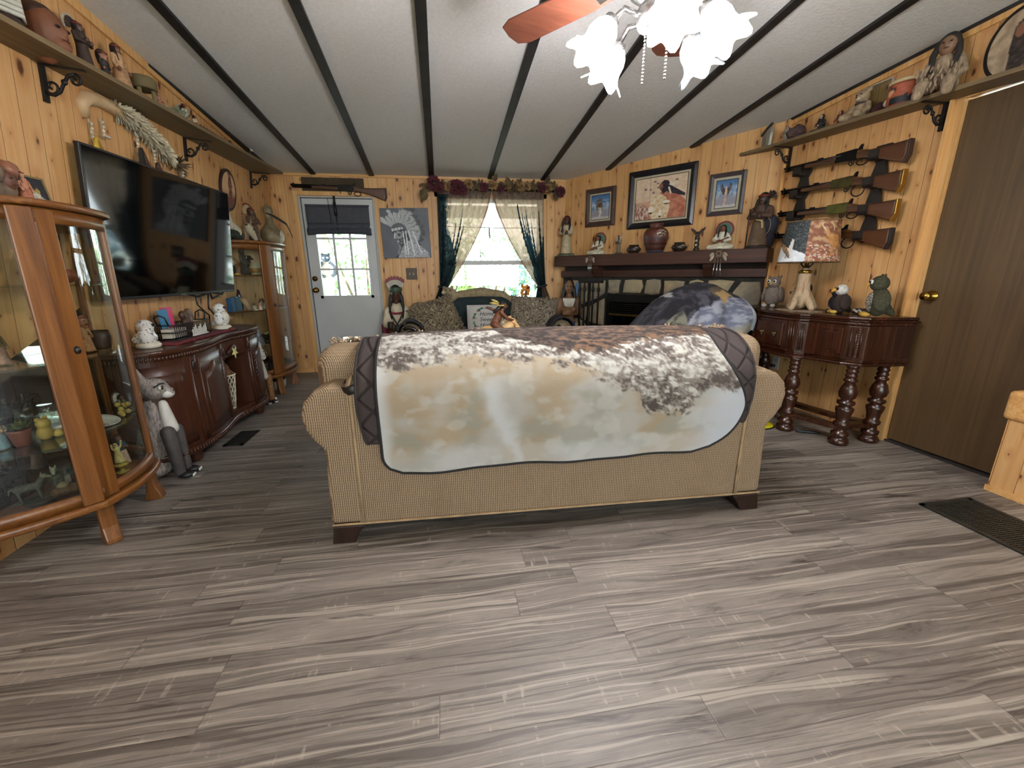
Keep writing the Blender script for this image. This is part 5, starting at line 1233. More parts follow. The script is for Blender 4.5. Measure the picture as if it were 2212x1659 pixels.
gt = thing('glass_pyramid', 'small faceted glass tent beside the stile on the second shelf of the near cabinet', 'ornament', (-1.60, 2.03, b_), .6, g1)
MB().add([(-.04, -.03, 0), (.04, -.03, 0), (.04, .03, 0), (-.04, .03, 0), (-.015, 0, .06), (.015, 0, .06)], [(3, 2, 1, 0), (0, 1, 5, 4), (2, 3, 4, 5), (1, 2, 5), (3, 0, 4)]).link('facets', mat('#c3cbc9', .12, .5, var=.3, scale=60), gt)
figurine('straw_hat_doll', 'doll with wide pink skirt and straw hat at the left of the second shelf', 'doll', (-1.72, 1.87, b_), .15, R_, '#8f7b4f', '#a87f5f', '#b59d63', 'down', head=1.3, dress='#b98d78', group=g1, braids=False)
for i, (x, y, lb) in enumerate(((-1.76, 1.93, 'stemmed clear glass goblet standing at the back of the third shelf'), (-1.735, 2.0, 'stemmed clear glass goblet beside the striped books on the third shelf'))):
    o = thing('glass_goblet', lb, 'goblet', (x, y, c_), group=g1); MB().lathe([(.022, 0), (.02, .003), (.004, .008), (.004, .06), (.02, .075), (.026, .1), (.024, .13)], 18).link('goblet', CABGLASS, o)
tp = pot('terracotta_planter', 'terracotta pot of green leaves on the third shelf of the near cabinet', 'plant', (-1.725, 1.855, c_), [(.02, 0), (.024, .005), (.034, .06), (.036, .07)], '#7a3d2a', group=g1)
bb = MB(); rnd = random.Random(3)
for i in range(60): bb.leaf((0, 0, .06), (rnd.uniform(-1, 1), rnd.uniform(-1, 1), rnd.uniform(.3, 1.4)), (0, 0, 1), rnd.uniform(.03, .055), .014)
bb.link('leaves', ramp2('planter_green', [(.4, '#3f4d2c'), (.6, '#76804f')], 40, .8), tp)
yb_ = thing('yellow_bear', 'yellow bear figurine hugging a ball on the third shelf of the near cabinet', 'figurine', (-1.69, 1.915, c_), R_, g1)
MB().ell((0, 0, .03), (.028, .025, .032)).ell((0, -.004, .07), (.025, .024, .023)).ell((-.018, 0, .092), .009).ell((.018, 0, .092), .009).link('body', fm('#c3a14e', .6), yb_, mods=[REMESH(.004, 1)]); MB().ell((.03, -.02, .016), .017).link('ball', fm('#cfae58', .6), yb_)
for i, (w, col, lb) in enumerate(((.05, '#c9c4b6', 'lowest'), (.046, '#a07c45', 'middle'), (.042, '#b9c2c4', 'topmost'))):
    o = thing('tiny_book', 'tiny book, %s of the pile on the third shelf of the near cabinet' % lb, 'book', (-1.715, 1.985, c_ + .013 * i), .3 * i + .3, g1)
    MB().box(-w / 2, w / 2, -.03, .03, .001, .012).link('pages', mat('#d6d0bf', .8, var=.02), o); MB().box(-w / 2 - .002, w / 2 + .002, -.032, .032, .0115, .013).box(-w / 2 - .002, w / 2 + .002, -.032, .032, 0, .0012).box(-w / 2 - .002, -w / 2, -.032, .032, .0, .013).link('cover', fm(col), o)
figurine('pale_blue_lady', 'pale blue and pink ceramic lady at the far left of the third shelf', 'figurine', (-1.775, 1.83, c_), .13, R_, '#b9a58f', '#c09a80', '#7a5a3c', 'crossed', dress='#6f8d96', group=g1)
hr_ = animal('dark_horse', 'dark horse figurine with a rider on the third shelf of the near cabinet', 'figurine', (-1.645, 2.08, c_), .1, .9, '#20160f', '#20160f', group=g1, base='#3d3325')
MB().cap((0, 0, .7), (0, 0, 1.0), .1, .09).ell((0, 0, 1.16), .08).link('rider', fm('#a58a5e'), hr_)
figurine('angel_figure', 'grey winged angel figurine behind the dark horse on the third shelf', 'figurine', (-1.71, 2.09, c_), .14, R_, '#8d8b80', '#a08b76', '#5b4a38', 'up', group=g1)
seated('chief_bust', 'small chief figure with white feathers near the door edge on the third shelf', 'figurine', (-1.62, 2.255, c_), .1, R_, '#8c7b5c', fan='#cfc9b8', fan_tip='#4b3a2c', group=g1)
yf = thing('yellow_flower_cluster', 'yellow flower cluster ornament on the third shelf of the near cabinet', 'ornament', (-1.585, 2.2, c_), group=g1)
bb = MB(); rnd = random.Random(5)
for i in range(9): bb.ell((rnd.uniform(-.02, .02), rnd.uniform(-.025, .025), rnd.uniform(.012, .06)), .012, nu=8, nv=6)
bb.link('blossoms', fm('#b59b4a', .6, .2, 60), yf)
pl_ = thing('picture_plate', 'white plate with a dark landscape lying at the front of the third shelf', 'plate', (-1.60, 2.07, c_ + .004), 0, g1, ry=.25)
MB().lathe([(0, 0), (.04, .0), (.06, .01), (.07, .02), (.069, .022), (.058, .013), (.04, .004)], 30).link('plate', mat('#cfcdc3', .3, var=.03), pl_)
MB().grid(16, 16, lambda u, v: polar(.036, .036, 0)(u, v)[1:] + (.0048,), colfn=lambda u, v: mixc(hx('#cfc9b8'), hx('#5b5347'), sstep(.35, .6, v + .3 * fbm(u * 6, v * 9)))).link('painting', PRINT, pl_)
figurine('blanket_figure', 'figure in a blue shirt wrapped in a pinkish blanket on the cabinet floor', 'figurine', (-1.645, 2.2, d_), .16, R_, '#3e5a60', '#7a4a33', HAIR, 'crossed', dress='#b99b86', group=g1)
fy = figurine('fairy_figure', 'pale yellow fairy on a mushroom pedestal on the floor of the near cabinet', 'figurine', (-1.585, 2.1, d_ + .05), .1, R_, '#cbbb7a', '#d2b48a', '#c9b26a', 'up', dress='#c9b878', group=g1, braids=False)
MB().lathe([(.3, -.5), (.28, -.47), (.1, -.42), (.1, -.25), (.3, -.15), (.26, -.05), (0, 0)], 18).link('pedestal', fm('#a9913f'), fy)
figurine('rose_girl', 'small rose and white girl figurine beside the stile on the cabinet floor', 'figurine', (-1.59, 2.02, d_), .085, R_, '#c9bfae', '#c99f80', '#8a5a3c', 'crossed', dress='#a8645a', group=g1)
for i, (x, y, h, rz, col, hd, lb) in enumerate(((-1.735, 1.96, .11, .6, '#59594a', '#98977f', 'grey-green wolf figurine on a rock at the back left of the cabinet floor'), (-1.70, 2.02, .09, 1.4, '#3c4038', '#b7b095', 'dark wolf with a pale face on the floor of the near cabinet'), (-1.76, 1.86, .1, 2.2, '#4f4b3c', '#77735c', 'olive wolf figurine at the far left of the cabinet floor'), (-1.66, 1.955, .07, 1.0, '#57402f', '#8b6f54', 'small brown wolf pup in front of the others on the cabinet floor'))):
    animal('wolf_figurine', lb, 'figurine', (x, y, d_), h, rz, col, hd, group=g1, base='#5a5544')
lg = thing('log_ornament', 'brown log ornament with carved animals along the front of the cabinet floor', 'ornament', (-1.635, 1.93, d_), .8, g1)
MB().cap((-.07, 0, .022), (.07, 0, .024), .022, .024).link('log', ramp2('log_brown', [(.3, '#3f2b1f'), (.7, '#75583f')], 40, .9), lg); MB().ell((-.05, -.01, .05), (.02, .014, .014), bumpy=.3).ell((.03, -.01, .052), (.024, .015, .015), bumpy=.3).link('carving', fm('#8c7a5c'), lg)
ds = thing('glass_dish', 'cut glass dish at the front left of the near cabinet floor', 'dish', (-1.70, 1.83, d_), group=g1)
MB().lathe([(.02, 0), (.045, .006), (.055, .02), (.05, .021), (.04, .01), (0, .006)], 24).link('dish', CABGLASS, ds)
# far cabinet
a, b_, c_, d_ = 1.146, .833, .511, .226
figurine('hat_statue', 'dark bronze standing figure with a hat on the top shelf of the far cabinet', 'statue', (-1.75, 4.14, a), .235, R_, '#3a352d', '#3a352d', '#26221d', 'down', group=g2, braids=False)
pot('cream_pot', 'cream pot painted with brown bird on the top shelf of the far cabinet', 'pot', (-1.72, 4.30, a), [(.035, 0), (.055, .03), (.058, .07), (.035, .1), (.036, .115)], '#c9bd97', band=True, bandz=[(.02, .06, '#a5743c')], group=g2)
animal('black_bear', 'black bear figurine behind the cream pot on the top shelf of the far cabinet', 'figurine', (-1.83, 4.32, a), .17, 1.2, '#1b1918', '#1b1918', .35, 'round', group=g2)
bird('white_headed_eagle', 'dark eagle with white head, left on the far cabinet top shelf', 'figurine', (-1.80, 4.03, a), .13, R_, '#2c2521', headc='#cfccc0', tufts=False, hook=True, group=g2)
bx = thing('blue_box', 'bright blue boxes standing at the back of the second shelf of the far cabinet', 'box', (-1.85, 4.08, b_), group=g2)
MB().box(-.02, .02, -.1, -.03, 0, .12).link('box_left', mat('#24527c', .4, var=.1), bx); MB().box(-.02, .02, -.02, .08, 0, .125).link('box_right', mat('#2c6492', .4, var=.1), bx)
pc = thing('purple_bottle', 'slim dark purple glass bottle at the back of the second shelf', 'bottle', (-1.87, 4.22, b_), group=g2)
MB().lathe([(.022, 0), (.024, .01), (.024, .14), (.01, .18), (.0, .19)], 18).link('bottle', mat('#3a1f3a', .1, var=.05), pc)
th_ = thing('tan_horn', 'tan powder horn leaning at the left of the second shelf of the far cabinet', 'horn', (-1.72, 4.03, b_), group=g2); MB().tube([(0, 0, .018), (-.01, -.01, .06), (-.03, -.03, .12)], [.02, .022, .026], 12).link('horn', fm('#9c8664'), th_)
for i, (y, x, h, rb, dr_, lb) in enumerate(((4.1, -1.70, .07, '#b9b2a0', None, 'cream seated figure, nearest the horn on the second shelf of the far cabinet'), (4.165, -1.68, .085, '#b98c7a', '#c9b49c', 'peach lady with a wide skirt on the second shelf of the far cabinet'), (4.225, -1.69, .1, '#a59f74', None, 'yellow-green robed figure on the second shelf of the far cabinet'), (4.29, -1.69, .08, '#d2ccba', '#d6d1c2', 'white bell-skirted lady on the second shelf of the far cabinet'), (4.37, -1.73, .1, '#35312c', None, 'dark figure next to the corner post on the second shelf of the far cabinet'))):
    if dr_ is None and i in (0,): seated('seated_figure', lb, 'figurine', (x, y, b_), h, R_, rb, group=g2)
    else: figurine('ceramic_figure', lb, 'figurine', (x, y, b_), h, R_, rb, '#a8745a', '#3b2a20', 'crossed', dress=dr_, group=g2)
tw = thing('grey_tower', 'grey tiered church tower ornament on the third shelf of the far cabinet', 'ornament', (-1.72, 4.12, c_), group=g2)
MB().lathe([(.04, 0), (.04, .05), (.034, .052), (.034, .08), (.028, .083), (.026, .11), (.014, .15), (.0, .19)], 8, smooth=False).link('tower', mat('#6f747a', .4, .3, var=.15), tw)
fw_ = thing('yellow_bouquet', 'dark pot of pale yellow flowers on the third shelf of the far cabinet', 'bouquet', (-1.70, 4.26, c_), group=g2)
MB().lathe([(.02, 0), (.03, .02), (.024, .04)], 16).link('pot', fm('#2a211a'), fw_); bb = MB(); rnd = random.Random(8)
for i in range(40): bb.leaf((0, 0, .03), (rnd.uniform(-1, 1), rnd.uniform(-1, 1), rnd.uniform(.3, 1.5)), (0, 0, 1), rnd.uniform(.04, .09), .016)
bb.link('leaves', fm('#38301f', .8, .3, 30), fw_)
for i in range(4): MB().ell((.02 * math.cos(i * 1.7) + .015, .03 * math.sin(i * 1.7), .07 + .012 * i), (.013, .013, .011), nu=8, nv=6).link('flower', fm('#cdb877'), fw_)
cd = thing('purple_candle', 'clear and purple glass candlestick at the left of the third shelf', 'candlestick', (-1.79, 4.03, c_), group=g2); MB().lathe([(.022, 0), (.008, .02), (.008, .08), (.016, .1), (.012, .17), (0, .18)], 16).link('candlestick', mat('#7c7490', .12, .2, var=.3, scale=40), cd)
for i, (x, y, h, rb, lb) in enumerate(((-1.73, 4.13, .17, '#3b3a3c', 'dark grey robed figure at the left of the far cabinet floor'), (-1.68, 4.24, .13, '#4a4137', 'brown robed figure in the middle of the far cabinet floor'), (-1.74, 4.33, .15, '#2b2824', 'black robed figure beside the corner post on the far cabinet floor'))):
    figurine('dark_figure', lb, 'figurine', (x, y, d_), h, R_, rb, '#6a4a38', HAIR, 'crossed', group=g2)
bird('white_dove', 'small white bird at the front of the far cabinet floor', 'figurine', (-1.655, 4.30, d_), .09, R_, '#b9b6a8', tufts=False, group=g2)
# on top of the near cabinet
zt = 1.417
figurine('coral_dress_doll', 'doll in a long coral dress with dark hair on top of the near curio cabinet', 'doll', (-1.60, 2.03, zt), .125, R_, '#b57a5c', '#b98a6c', '#3a2a22', 'down', dress='#a8694f')
ba = thing('leaning_bust', 'brown seated figure wrapped in a grey blanket at the near end of the cabinet top', 'figurine', (-1.62, 1.93, zt), R_)
MB().ell((0, 0, .045), (.075, .05, .045), bumpy=.3, seed=2).ell((-.03, -.02, .09), (.045, .04, .04), bumpy=.3).link('blanket', fm('#6a5a48', .9, .3, 20), ba); MB().ell((.02, -.03, .07), (.035, .03, .035)).link('head', fm('#5f3a2c'), ba); face(ba, (.02, -.03, .075), .034)
MB().ell((.05, -.02, .115), (.03, .03, .03), bumpy=.4).link('hat', fm('#8f5f48'), ba)
pf_ = thing('framed_flower_print', 'dark framed print of white flowers leaning on top of the near curio cabinet', 'picture', (-1.665, 2.15, zt), .0, ry=-.16)
def flp(u, v):
    c = hx('#232129'); n = fbm(u * 8, v * 8, 3)
    for (x, y, r, k) in ((.62, .62, .16, '#cfcab8'), (.4, .72, .15, '#c2bdae'), (.78, .74, .12, '#b8b3a6'), (.55, .88, .14, '#d2cdbc'), (.7, .42, .07, '#b9a93f')):
        if (u - x) ** 2 + (v - y) ** 2 < (r * (1 + .5 * n)) ** 2: c = hx(k)
    return mixc(c, hx('#4d4b50'), .25 * sstep(0, .3, n))
MB().grid(34, 34, lambda u, v: (.0075, lerp(-.066, .066, u), lerp(.123, .005, v)), colfn=flp).link('print', PRINT, pf_)
MB().box(-.006, .006, -.07, .07, 0, .128).link('frame_back', BLACK, pf_)
fm_ = MB().box(.004, .011, -.074, -.066, 0, .13).box(.004, .011, .066, .074, 0, .13).box(.004, .011, -.074, .074, 0, .008).box(.004, .011, -.074, .074, .122, .13).link('frame', fm('#8a7a4e', .4), pf_)
# on top of the far cabinet
zt = 1.442
sw = thing('feather_swoop_sculpture', 'cream swooping feather sculpture with a dark-haired maiden on the far curio cabinet', 'sculpture', (-1.77, 4.08, zt), R_)
arc = [(.1, 0, .03), (.05, -.02, .07), (-.03, -.01, .11), (-.1, 0, .16), (-.135, 0, .22), (-.12, 0, .27), (-.085, 0, .285)]
MB().tube(arc, [.05, .055, .05, .04, .03, .022, .01], 12, flat=.6).link('feathers', ramp2('cream_feather', [(.3, '#a89f86'), (.7, '#d6cfb9')], 20, .6, stretch=(1, 1, 5)), sw)
MB().ell((-.05, .0, .04), (.11, .06, .05), bumpy=.4).ell((.05, 0, .035), (.09, .06, .04), bumpy=.4).link('rocky_base', fm('#2f3327', .9, .3, 16), sw)
MB().cap((-.06, -.02, .1), (-.085, -.02, .2), .03, .02).link('gown', fm('#cfc6b0'), sw); MB().ell((-.085, -.025, .225), (.02, .02, .025)).link('head', fm('#6b3f2a'), sw); MB().ell((-.085, -.012, .23), (.024, .024, .032)).cap((-.08, .0, .22), (-.055, .0, .13), .022, .014).link('hair', fm(HAIR), sw)
sk = thing('cattle_skull', 'pale animal skull ornament leaning on the far curio cabinet', 'skull', (-1.70, 4.25, zt), R_)
MB().cap((0, 0, .1), (.05, -.02, .02), .04, .018).ell((-.01, 0, .12), (.045, .03, .03)).link('skull', fm('#b8ae93'), sk, mods=[REMESH(.006, 1)]); MB().ell((.0, -.035, .1), (.012, .01, .01)).link('eye_socket', fm('#3d3325'), sk); MB().tube([(-.04, 0, .13), (-.08, 0, .16), (-.09, 0, .2)], [.014, .01, .003], 8).tube([(.03, 0, .14), (.06, 0, .18), (.055, 0, .215)], [.014, .01, .003], 8).link('horns', fm('#6d5c44'), sk)
ca = figurine('chief_statue', 'brown chief statue with red-tipped feather bonnet on the far curio cabinet', 'statue', (-1.75, 4.47, zt), .32, 1.2, '#5f4433', '#5a3a2a', '#3a2519', 'crossed', fan='#b9a77c', fan_tip='#8a2a2a', base='#4a3628', detail=True)
gd = thing('gourd_jug', 'mottled gourd bottle with pale front on the far curio cabinet', 'gourd', (-1.72, 4.80, zt))
MB().lathe([(.03, 0), (.075, .02), (.1, .08), (.092, .14), (.055, .185), (.034, .22), (.032, .28), (.045, .32), (.04, .36), (.01, .385), (.006, .4), (.0, .4)], 26).link('gourd', ramp2('mottled_gourd', [(.3, '#4e4029'), (.7, '#948463')], 12, .6), gd)
MB().ell((.065, .02, .085), (.05, .06, .075)).link('pale_front', fm('#bdb9a2', .6, .15, 30), gd)
fe = thing('curved_feather', 'long dark curved feather propped across the gourd on the far cabinet', 'feather', (-1.68, 4.76, zt))
def fef(u, v):
    t = lerp(-.32, .33, v); w = .028 * math.sin(max(.05, min(.97, v)) * PI) ** .5
    return (.07, t, .262 - .12 * max(0, t + .25) ** 1.3 - .5 * max(0, t - .1) ** 2 - .6 * max(0, t - .2) + (u - .5) * w)
MB().grid(4, 24, fef).link('vane', fm('#26211d', .7, .25, 20), fe, mods=[SOLID(.004)])
# ---------------------------------------------------------------- back wall
def rifle(root, L=.95, rec='#26241f', plate='#b08a3e', big_loop=False, octo=False, dark_fore=False, M=None, ply=None):
    """lever-action rifle: muzzle at x = 0, butt at x = L, barrel axis at z = 0, thickness along y"""
    M = M or Matrix(); XZc = lambda t: M @ T(0, -t / 2, 0) @ Matrix(((1, 0, 0, 0), (0, 0, 1, 0), (0, 1, 0, 0), (0, 0, 0, 1)))
    s = L / .95
    def px(p): return [(x * s, z) for x, z in p]
    b = MB(M).tube([(0, 0, .008), (.46 * s, 0, .008)], .0095, 6 if octo else 12); b.link('barrel', BLUED, root)
    MB(M).tube([(.012, 0, -.012), (.46 * s, 0, -.012)], .009, 12).link('magazine_tube', BLUED, root)
    MB(M).box(.03, .042, -.013, .013, -.022, .018).box(.02 * s, .03 * s, -.003, .003, .016, .03).link('front_band', BLUED, root)
    st = GUNSTOCK
    MB().prism(px([(.2, -.026), (.46, -.03), (.46, .004), (.2, .002)]), .034, XZc(.034)).link('forend', st if not dark_fore else mat('#2a1a12', .4), root, mods=[BEV(.008, 3)])
    MB().prism(px([(.455, -.036), (.6, -.042), (.625, -.02), (.63, .018), (.6, .03), (.455, .024)]), .032, XZc(.032)).link('receiver', mat(rec, .35, .7, var=.15), root, mods=[BEV(.004, 2)])
    MB().prism(px([(.605, .022), (.622, .05), (.634, .052), (.632, .02)]), .012, XZc(.012)).link('hammer', BLUED, root)
    MB(M).box(.3 * s, .34 * s, -.005, .005, .017, .026).link('rear_sight', BLUED, root)
    r = .038 if big_loop else .02
    lo = MB(M).tube([((.615 + (.045 if big_loop else .038)) * s + (r * (1.2 if big_loop else 1.9)) * math.cos(t), 0, -.048 - r * .6 + r * math.sin(t)) for t in [2 * PI * k / 18 for k in range(18)]], .0042, 6, closed=True)
    lo.tube([(.575 * s + .017 * math.cos(t), 0, -.05 + .02 * math.sin(t)) for t in [2 * PI * k / 14 for k in range(14)]], .0038, 6, closed=True); lo.link('lever', BLUED, root)
    MB(M).tube([(.572 * s, 0, -.04), (.578 * s, 0, -.06)], .003, 5).link('trigger', BLUED, root)
    z0 = -.012
    MB().prism(px([(.61, .024), (.61, -.036), (.68, -.042), (.8, -.075), (.925, -.118), (.94, -.075), (.935, .012), (.8, .004), (.7, .004), (.65, .014)]), .036, XZc(.036)).link('stock', st, root, mods=[BEV(.01, 3)])
    MB().prism(px([(.925, -.119), (.94, -.076), (.935, .013), (.946, .014), (.952, -.076), (.936, -.122)]), .037, XZc(.037)).link('butt_plate', mat(plate, .25, .9, var=.05) if plate == '#b08a3e' else mat(plate, .6), root, mods=[BEV(.002, 2)])
def rifle_thing(lb, loc, rz, pitch, group, **k):
    o = thing('rifle', lb, 'rifle', loc, rz, group, ry=pitch); rifle(o, **k); return o
MB().box(-1.482, -.83, 5.205, 5.219, 2.036, 2.172).link('gun_board', mat('#43341f', .8, var=.12, scale=12), None)
tag(bpy.data.objects['gun_board'], 'dark brown board behind the rifle above the white entry door', 'board')
rr = rifle_thing('lever-action rifle lying along the top of the white entry door', (-1.585, 5.178, 2.082), 0, .022, None, L=1.0, plate='#2a1a14', dark_fore=False)
MB().box(.5, .508, .008, .03, -.06, .02).link('hook', mat('#5e4a2c', .6), rr)
# canvas of a man in a feather bonnet, in greys
def portrait(u, v):
    n = fbm(u * 10, v * 10, 4); g = hx('#4b4f56'); c = mixc(hx('#42464d'), hx('#5d6169'), .5 + .6 * fbm(u * 2, v * 2, 1))
    dx, dy = u - .36, v - .46; r = math.hypot(dx, dy); a = math.degrees(math.atan2(dx, -dy))      # 0 is up, positive to the right
    w = 15.0; t = (a + 62 + 7 * n) / w; k = t - math.floor(t); e = abs(k - .5) * 2; rl = random.Random(int(t)).uniform(-.05, .06)
    if -62 < a < 150 and .17 < r < (.42 if a < 5 else .54) + rl - .08 * e ** 2 and u < .97:
        fl = .5 + .5 * math.sin((k * 22 + r * 30)); tip = sstep(.40 + rl, .47 + rl, r) if a > 5 else 0
        f = mixc(hx('#a9abad'), hx('#d9dadb'), fl * (.6 + .4 * n)); f = mixc(f, hx('#26282c'), max(tip * .95, sstep(.72, 1, e) * .8, .3 * fl))
        if a < 10: f = mixc(f, hx('#d4d6d8'), .35 * sstep(.1, .35, r + .2 * fbm(u * 40, v * 12)))
        c = f
    if inpoly((u, v), [(.2, .46), (.3, .40), (.5, .42), (.55, .52), (.6, .7), (.8, .86), (.98, .97), (.98, 1), (.22, 1), (.36, .88), (.36, .78), (.3, .74), (.29, .69), (.32, .66), (.26, .6), (.28, .55)]): c = mixc(hx('#17181b'), hx('#3a3d42'), sstep(-.1, .4, n))
    if inpoly((u, v), [(.26, .47), (.33, .44), (.42, .46), (.43, .6), (.4, .7), (.35, .76), (.29, .73), (.31, .66), (.24, .6), (.25, .55)]): c = mixc(hx('#2a2c30'), hx('#8e9195'), sstep(-.05, .3, fbm(u * 14, v * 18, 7) + .1 - 1.2 * (u - .33)))
    if inpoly((u, v), [(.26, .47), (.285, .5), (.27, .59), (.245, .6)]) or inpoly((u, v), [(.3, .64), (.35, .65), (.33, .672)]): c = hx('#c9cbcd')
    if inpoly((u, v), [(.2, .41), (.42, .37), (.46, .41), (.22, .46)]): c = mixc(hx('#8b8e92'), hx('#d3d5d7'), .5 + .5 * math.sin(u * 90))
    if inpoly((u, v), [(.4, .8), (.55, .62), (.72, .7), (.95, .9), (.97, 1), (.3, 1)]): c = mixc(hx('#6d7075'), hx('#c3c5c7'), .5 + .5 * math.sin(u * 60 + 12 * n)) if v > .64 + .2 * abs(u - .6) else c
    for q in ((.44, .46, .47), (.5, .46, .52), (.56, .48, .64), (.64, .5, .8)):
        if abs(u - lerp(q[0], q[2], (v - .45) / .45)) < .012 and .45 < v < .92: c = hx('#d5d7d9')
    if abs(u - .335 + .02 * math.sin(v * 30)) < .02 and .72 < v < .93: c = hx('#77797d')
    return c
cvs = thing('canvas_portrait', 'square grey canvas of a man in a feather bonnet beside the curtains', 'picture', (-.408, 5.2205, 1.6), 0, ry=-.02)
MB().box(-.27, .27, -.03, -.001, -.272, .272).link('stretcher', mat('#2b2d31', .8), cvs)
MB().grid(110, 110, lambda u, v: (lerp(-.27, .27, u), -.0306, lerp(.272, -.272, v)), colfn=portrait).link('painting', PRINT, cvs)
swp = thing('switch_plate', 'dark bronze double switch plate on the pine wall below the grey canvas', 'switch', (-.375, 5.219, 1.146))
MB().prism([(-.06, -.066), (.06, -.066), (.066, -.05), (.062, 0), (.066, .05), (.06, .066), (-.06, .066), (-.066, .05), (-.062, 0), (-.066, -.05)], .007, T(0, 0, 0) @ rotm(PI / 2)).link('plate', mat('#3d3122', .45, .4, var=.2), swp, mods=[BEV(.003, 2)])
for x in (-.022, .022): t_ = MB().box(x - .006, x + .006, -.018, -.006, -.014, .014, rotm(.3)).link('toggle', mat('#b9ad8c', .5, var=0), swp)
# ---------------------------------------------------------------- curtains, rod and garland
def curtain_mat():
    m = bpy.data.materials.new('sheer_printed_curtain'); m.use_nodes = True; nt = m.node_tree; nt.nodes.remove(nt.nodes['Principled BSDF'])
    a = N(nt, 'VertexColor', layer_name='print').outputs[0]
    a = MIX(nt, 1.0, a, (.7, .66, .64, 1), 'MULTIPLY'); d = N(nt, 'BsdfDiffuse', {0: a}); t = N(nt, 'BsdfTranslucent', {0: a}); tr = N(nt, 'BsdfTransparent', {0: a})
    x = N(nt, 'MixShader', {0: .42, 1: d.outputs[0], 2: t.outputs[0]}); x = N(nt, 'MixShader', {0: .1, 1: x.outputs[0], 2: tr.outputs[0]})
    nt.links.new(x.outputs[0], nt.nodes['Material Output'].inputs[0]); return m
CURT = curtain_mat()
def curtain(sg, lb):
    o = thing('curtain', lb, 'curtain', (0, 0, 0), group='tied-back curtains at the window')
    xo = (-.03 if sg < 0 else 1.215); xi = (.592 if sg < 0 else .60); tie = (-.005 if sg < 0 else 1.20)
    def fn(u, v):
        z = lerp(2.06, .98, v); e = v ** 1.25
        inn = lerp(xi, tie + (.05 if sg < 0 else -.05), e) + sg * -1 * .03 * math.sin(v * PI) * (1 if sg < 0 else 1)
        out = lerp(xo, tie - (.045 if sg < 0 else -.05), v ** 2)
        x = lerp(out, inn, u); am = lerp(.013, .008, v)
        return (x, 5.145 + am * math.sin(u * 52) + .006 * math.sin(u * 23 + 3 * v), z)
    rnd = random.Random(4 if sg < 0 else 9); trees = [(rnd.uniform(.02, .62), rnd.uniform(.12, .4), rnd.uniform(.03, .06)) for _ in range(8)]
    def col(u, v):
        n = fbm(u * 20, v * 30, 2 + sg); c = mixc(hx('#c9b49e'), hx('#e0d2c2'), .5 + .7 * n)
        if v < .085: c = mixc(hx('#85746a'), hx('#a08f83'), .5 + n)
        dk = mixc(hx('#141d22') if sg < 0 else hx('#1c2a2f'), hx('#35505c'), .7 * max(0, math.sin(u * 52 + 1)) ** 3)  # bluish stripes put daylight glowing through the pleats into the colour
        for (x, t0, w) in trees:
            if v > t0:
                ww = w * (.25 + .75 * ((v - t0) * 14 % 1)) * sstep(t0, t0 + .45, v) + .006
                if abs(u - x) < ww: c = dk
        lim = lerp(.2, .92, sstep(.3, 1.0, v)) if sg < 0 else lerp(.05, .9, sstep(.5, 1.0, v))
        if u < lim + .06 * n and v > (.04 if sg < 0 else .45): c = mixc(c, mixc(dk, hx('#2b4046'), .4 + n), .92 if (sg > 0 or u < lim * .8 or v > .45) else .55)
        if u > .965: c = hx('#9c7d6c')
        return c
    MB().grid(110, 70, fn, colfn=col).link('drape', CURT, o)
    def fl(u, v): z = lerp(.985, .82, v); w = lerp(.05, .1, v); return (tie + sg * .02 * v + (u - .5) * 2 * w, 5.145 + .02 * math.sin(u * 26), z)
    MB().grid(30, 10, fl, colfn=lambda u, v: mixc(hx('#14282a'), hx('#4a5154'), .4 + fbm(u * 9, v * 5)) if (sg < 0 or u < .5) else hx('#7d6b60')).link('tail', CURT, o)
    MB().tube([(tie + .06 * math.cos(t), 5.145 + .04 * math.sin(t), .985 + .012 * math.cos(t) * sg) for t in [2 * PI * k / 16 for k in range(16)]], .012, 8, closed=True).link('tie_back', mat('#20292b', .9, var=.2), o)
curtain(-1, 'left curtain of tan sheer with dark forest print, tied back at the window')
curtain(1, 'right curtain of tan sheer with dark tree print, tied back at the window')
rod = thing('curtain_rod', 'dark metal curtain rod with ball ends above the window', 'curtain rod', (0, 5.15, 2.075))
MB().tube([(-.1, 0, 0), (1.36, 0, 0)], .011, 10).link('rod', IRON, rod)
for x in (-.11, 1.37): MB().ell((x, 0, 0), .022).link('finial', IRON, rod)
for x in (.02, 1.19): MB().box(x - .008, x + .008, 0, .069, -.01, .01).link('bracket', IRON, rod)
gar = thing('floral_garland', 'garland of burgundy flowers and bronze leaves along the curtain rod', 'garland', (0, 5.12, 2.09))
rnd = random.Random(12); b = MB()
for i in range(210):
    x = rnd.uniform(-.15, 1.36); b.leaf((x, rnd.uniform(-.03, .01), rnd.uniform(-.015, .03)), (rnd.uniform(-1, 1), rnd.uniform(-.7, .1), rnd.uniform(-.6, 1)), (0, -1, 0), rnd.uniform(.04, .085), rnd.uniform(.022, .045))
for x, z, dx, dz in ((.62, .05, .1, 1), (-.17, -.02, -.3, -1), (-.14, -.05, -.4, -1), (1.33, -.02, .2, -1), (.95, .0, -.5, .6), (1.22, .02, .3, .9), (.8, .0, -.3, .9)): b.leaf((x, -.03, z), (dx, -.15, dz), (0, -1, 0), .12, .07)
b.link('leaves', ramp2('bronze_leaves', [(.3, '#241d18'), (.5, '#4d3f28'), (.7, '#6d5a34')], 14, .8), gar)
FLM = [ramp2('burgundy_petals', [(.35, '#2c1119'), (.65, '#6d2a36')], 50, .9), ramp2('dusty_gold_petals', [(.35, '#6b512f'), (.65, '#a9865a')], 50, .9)]
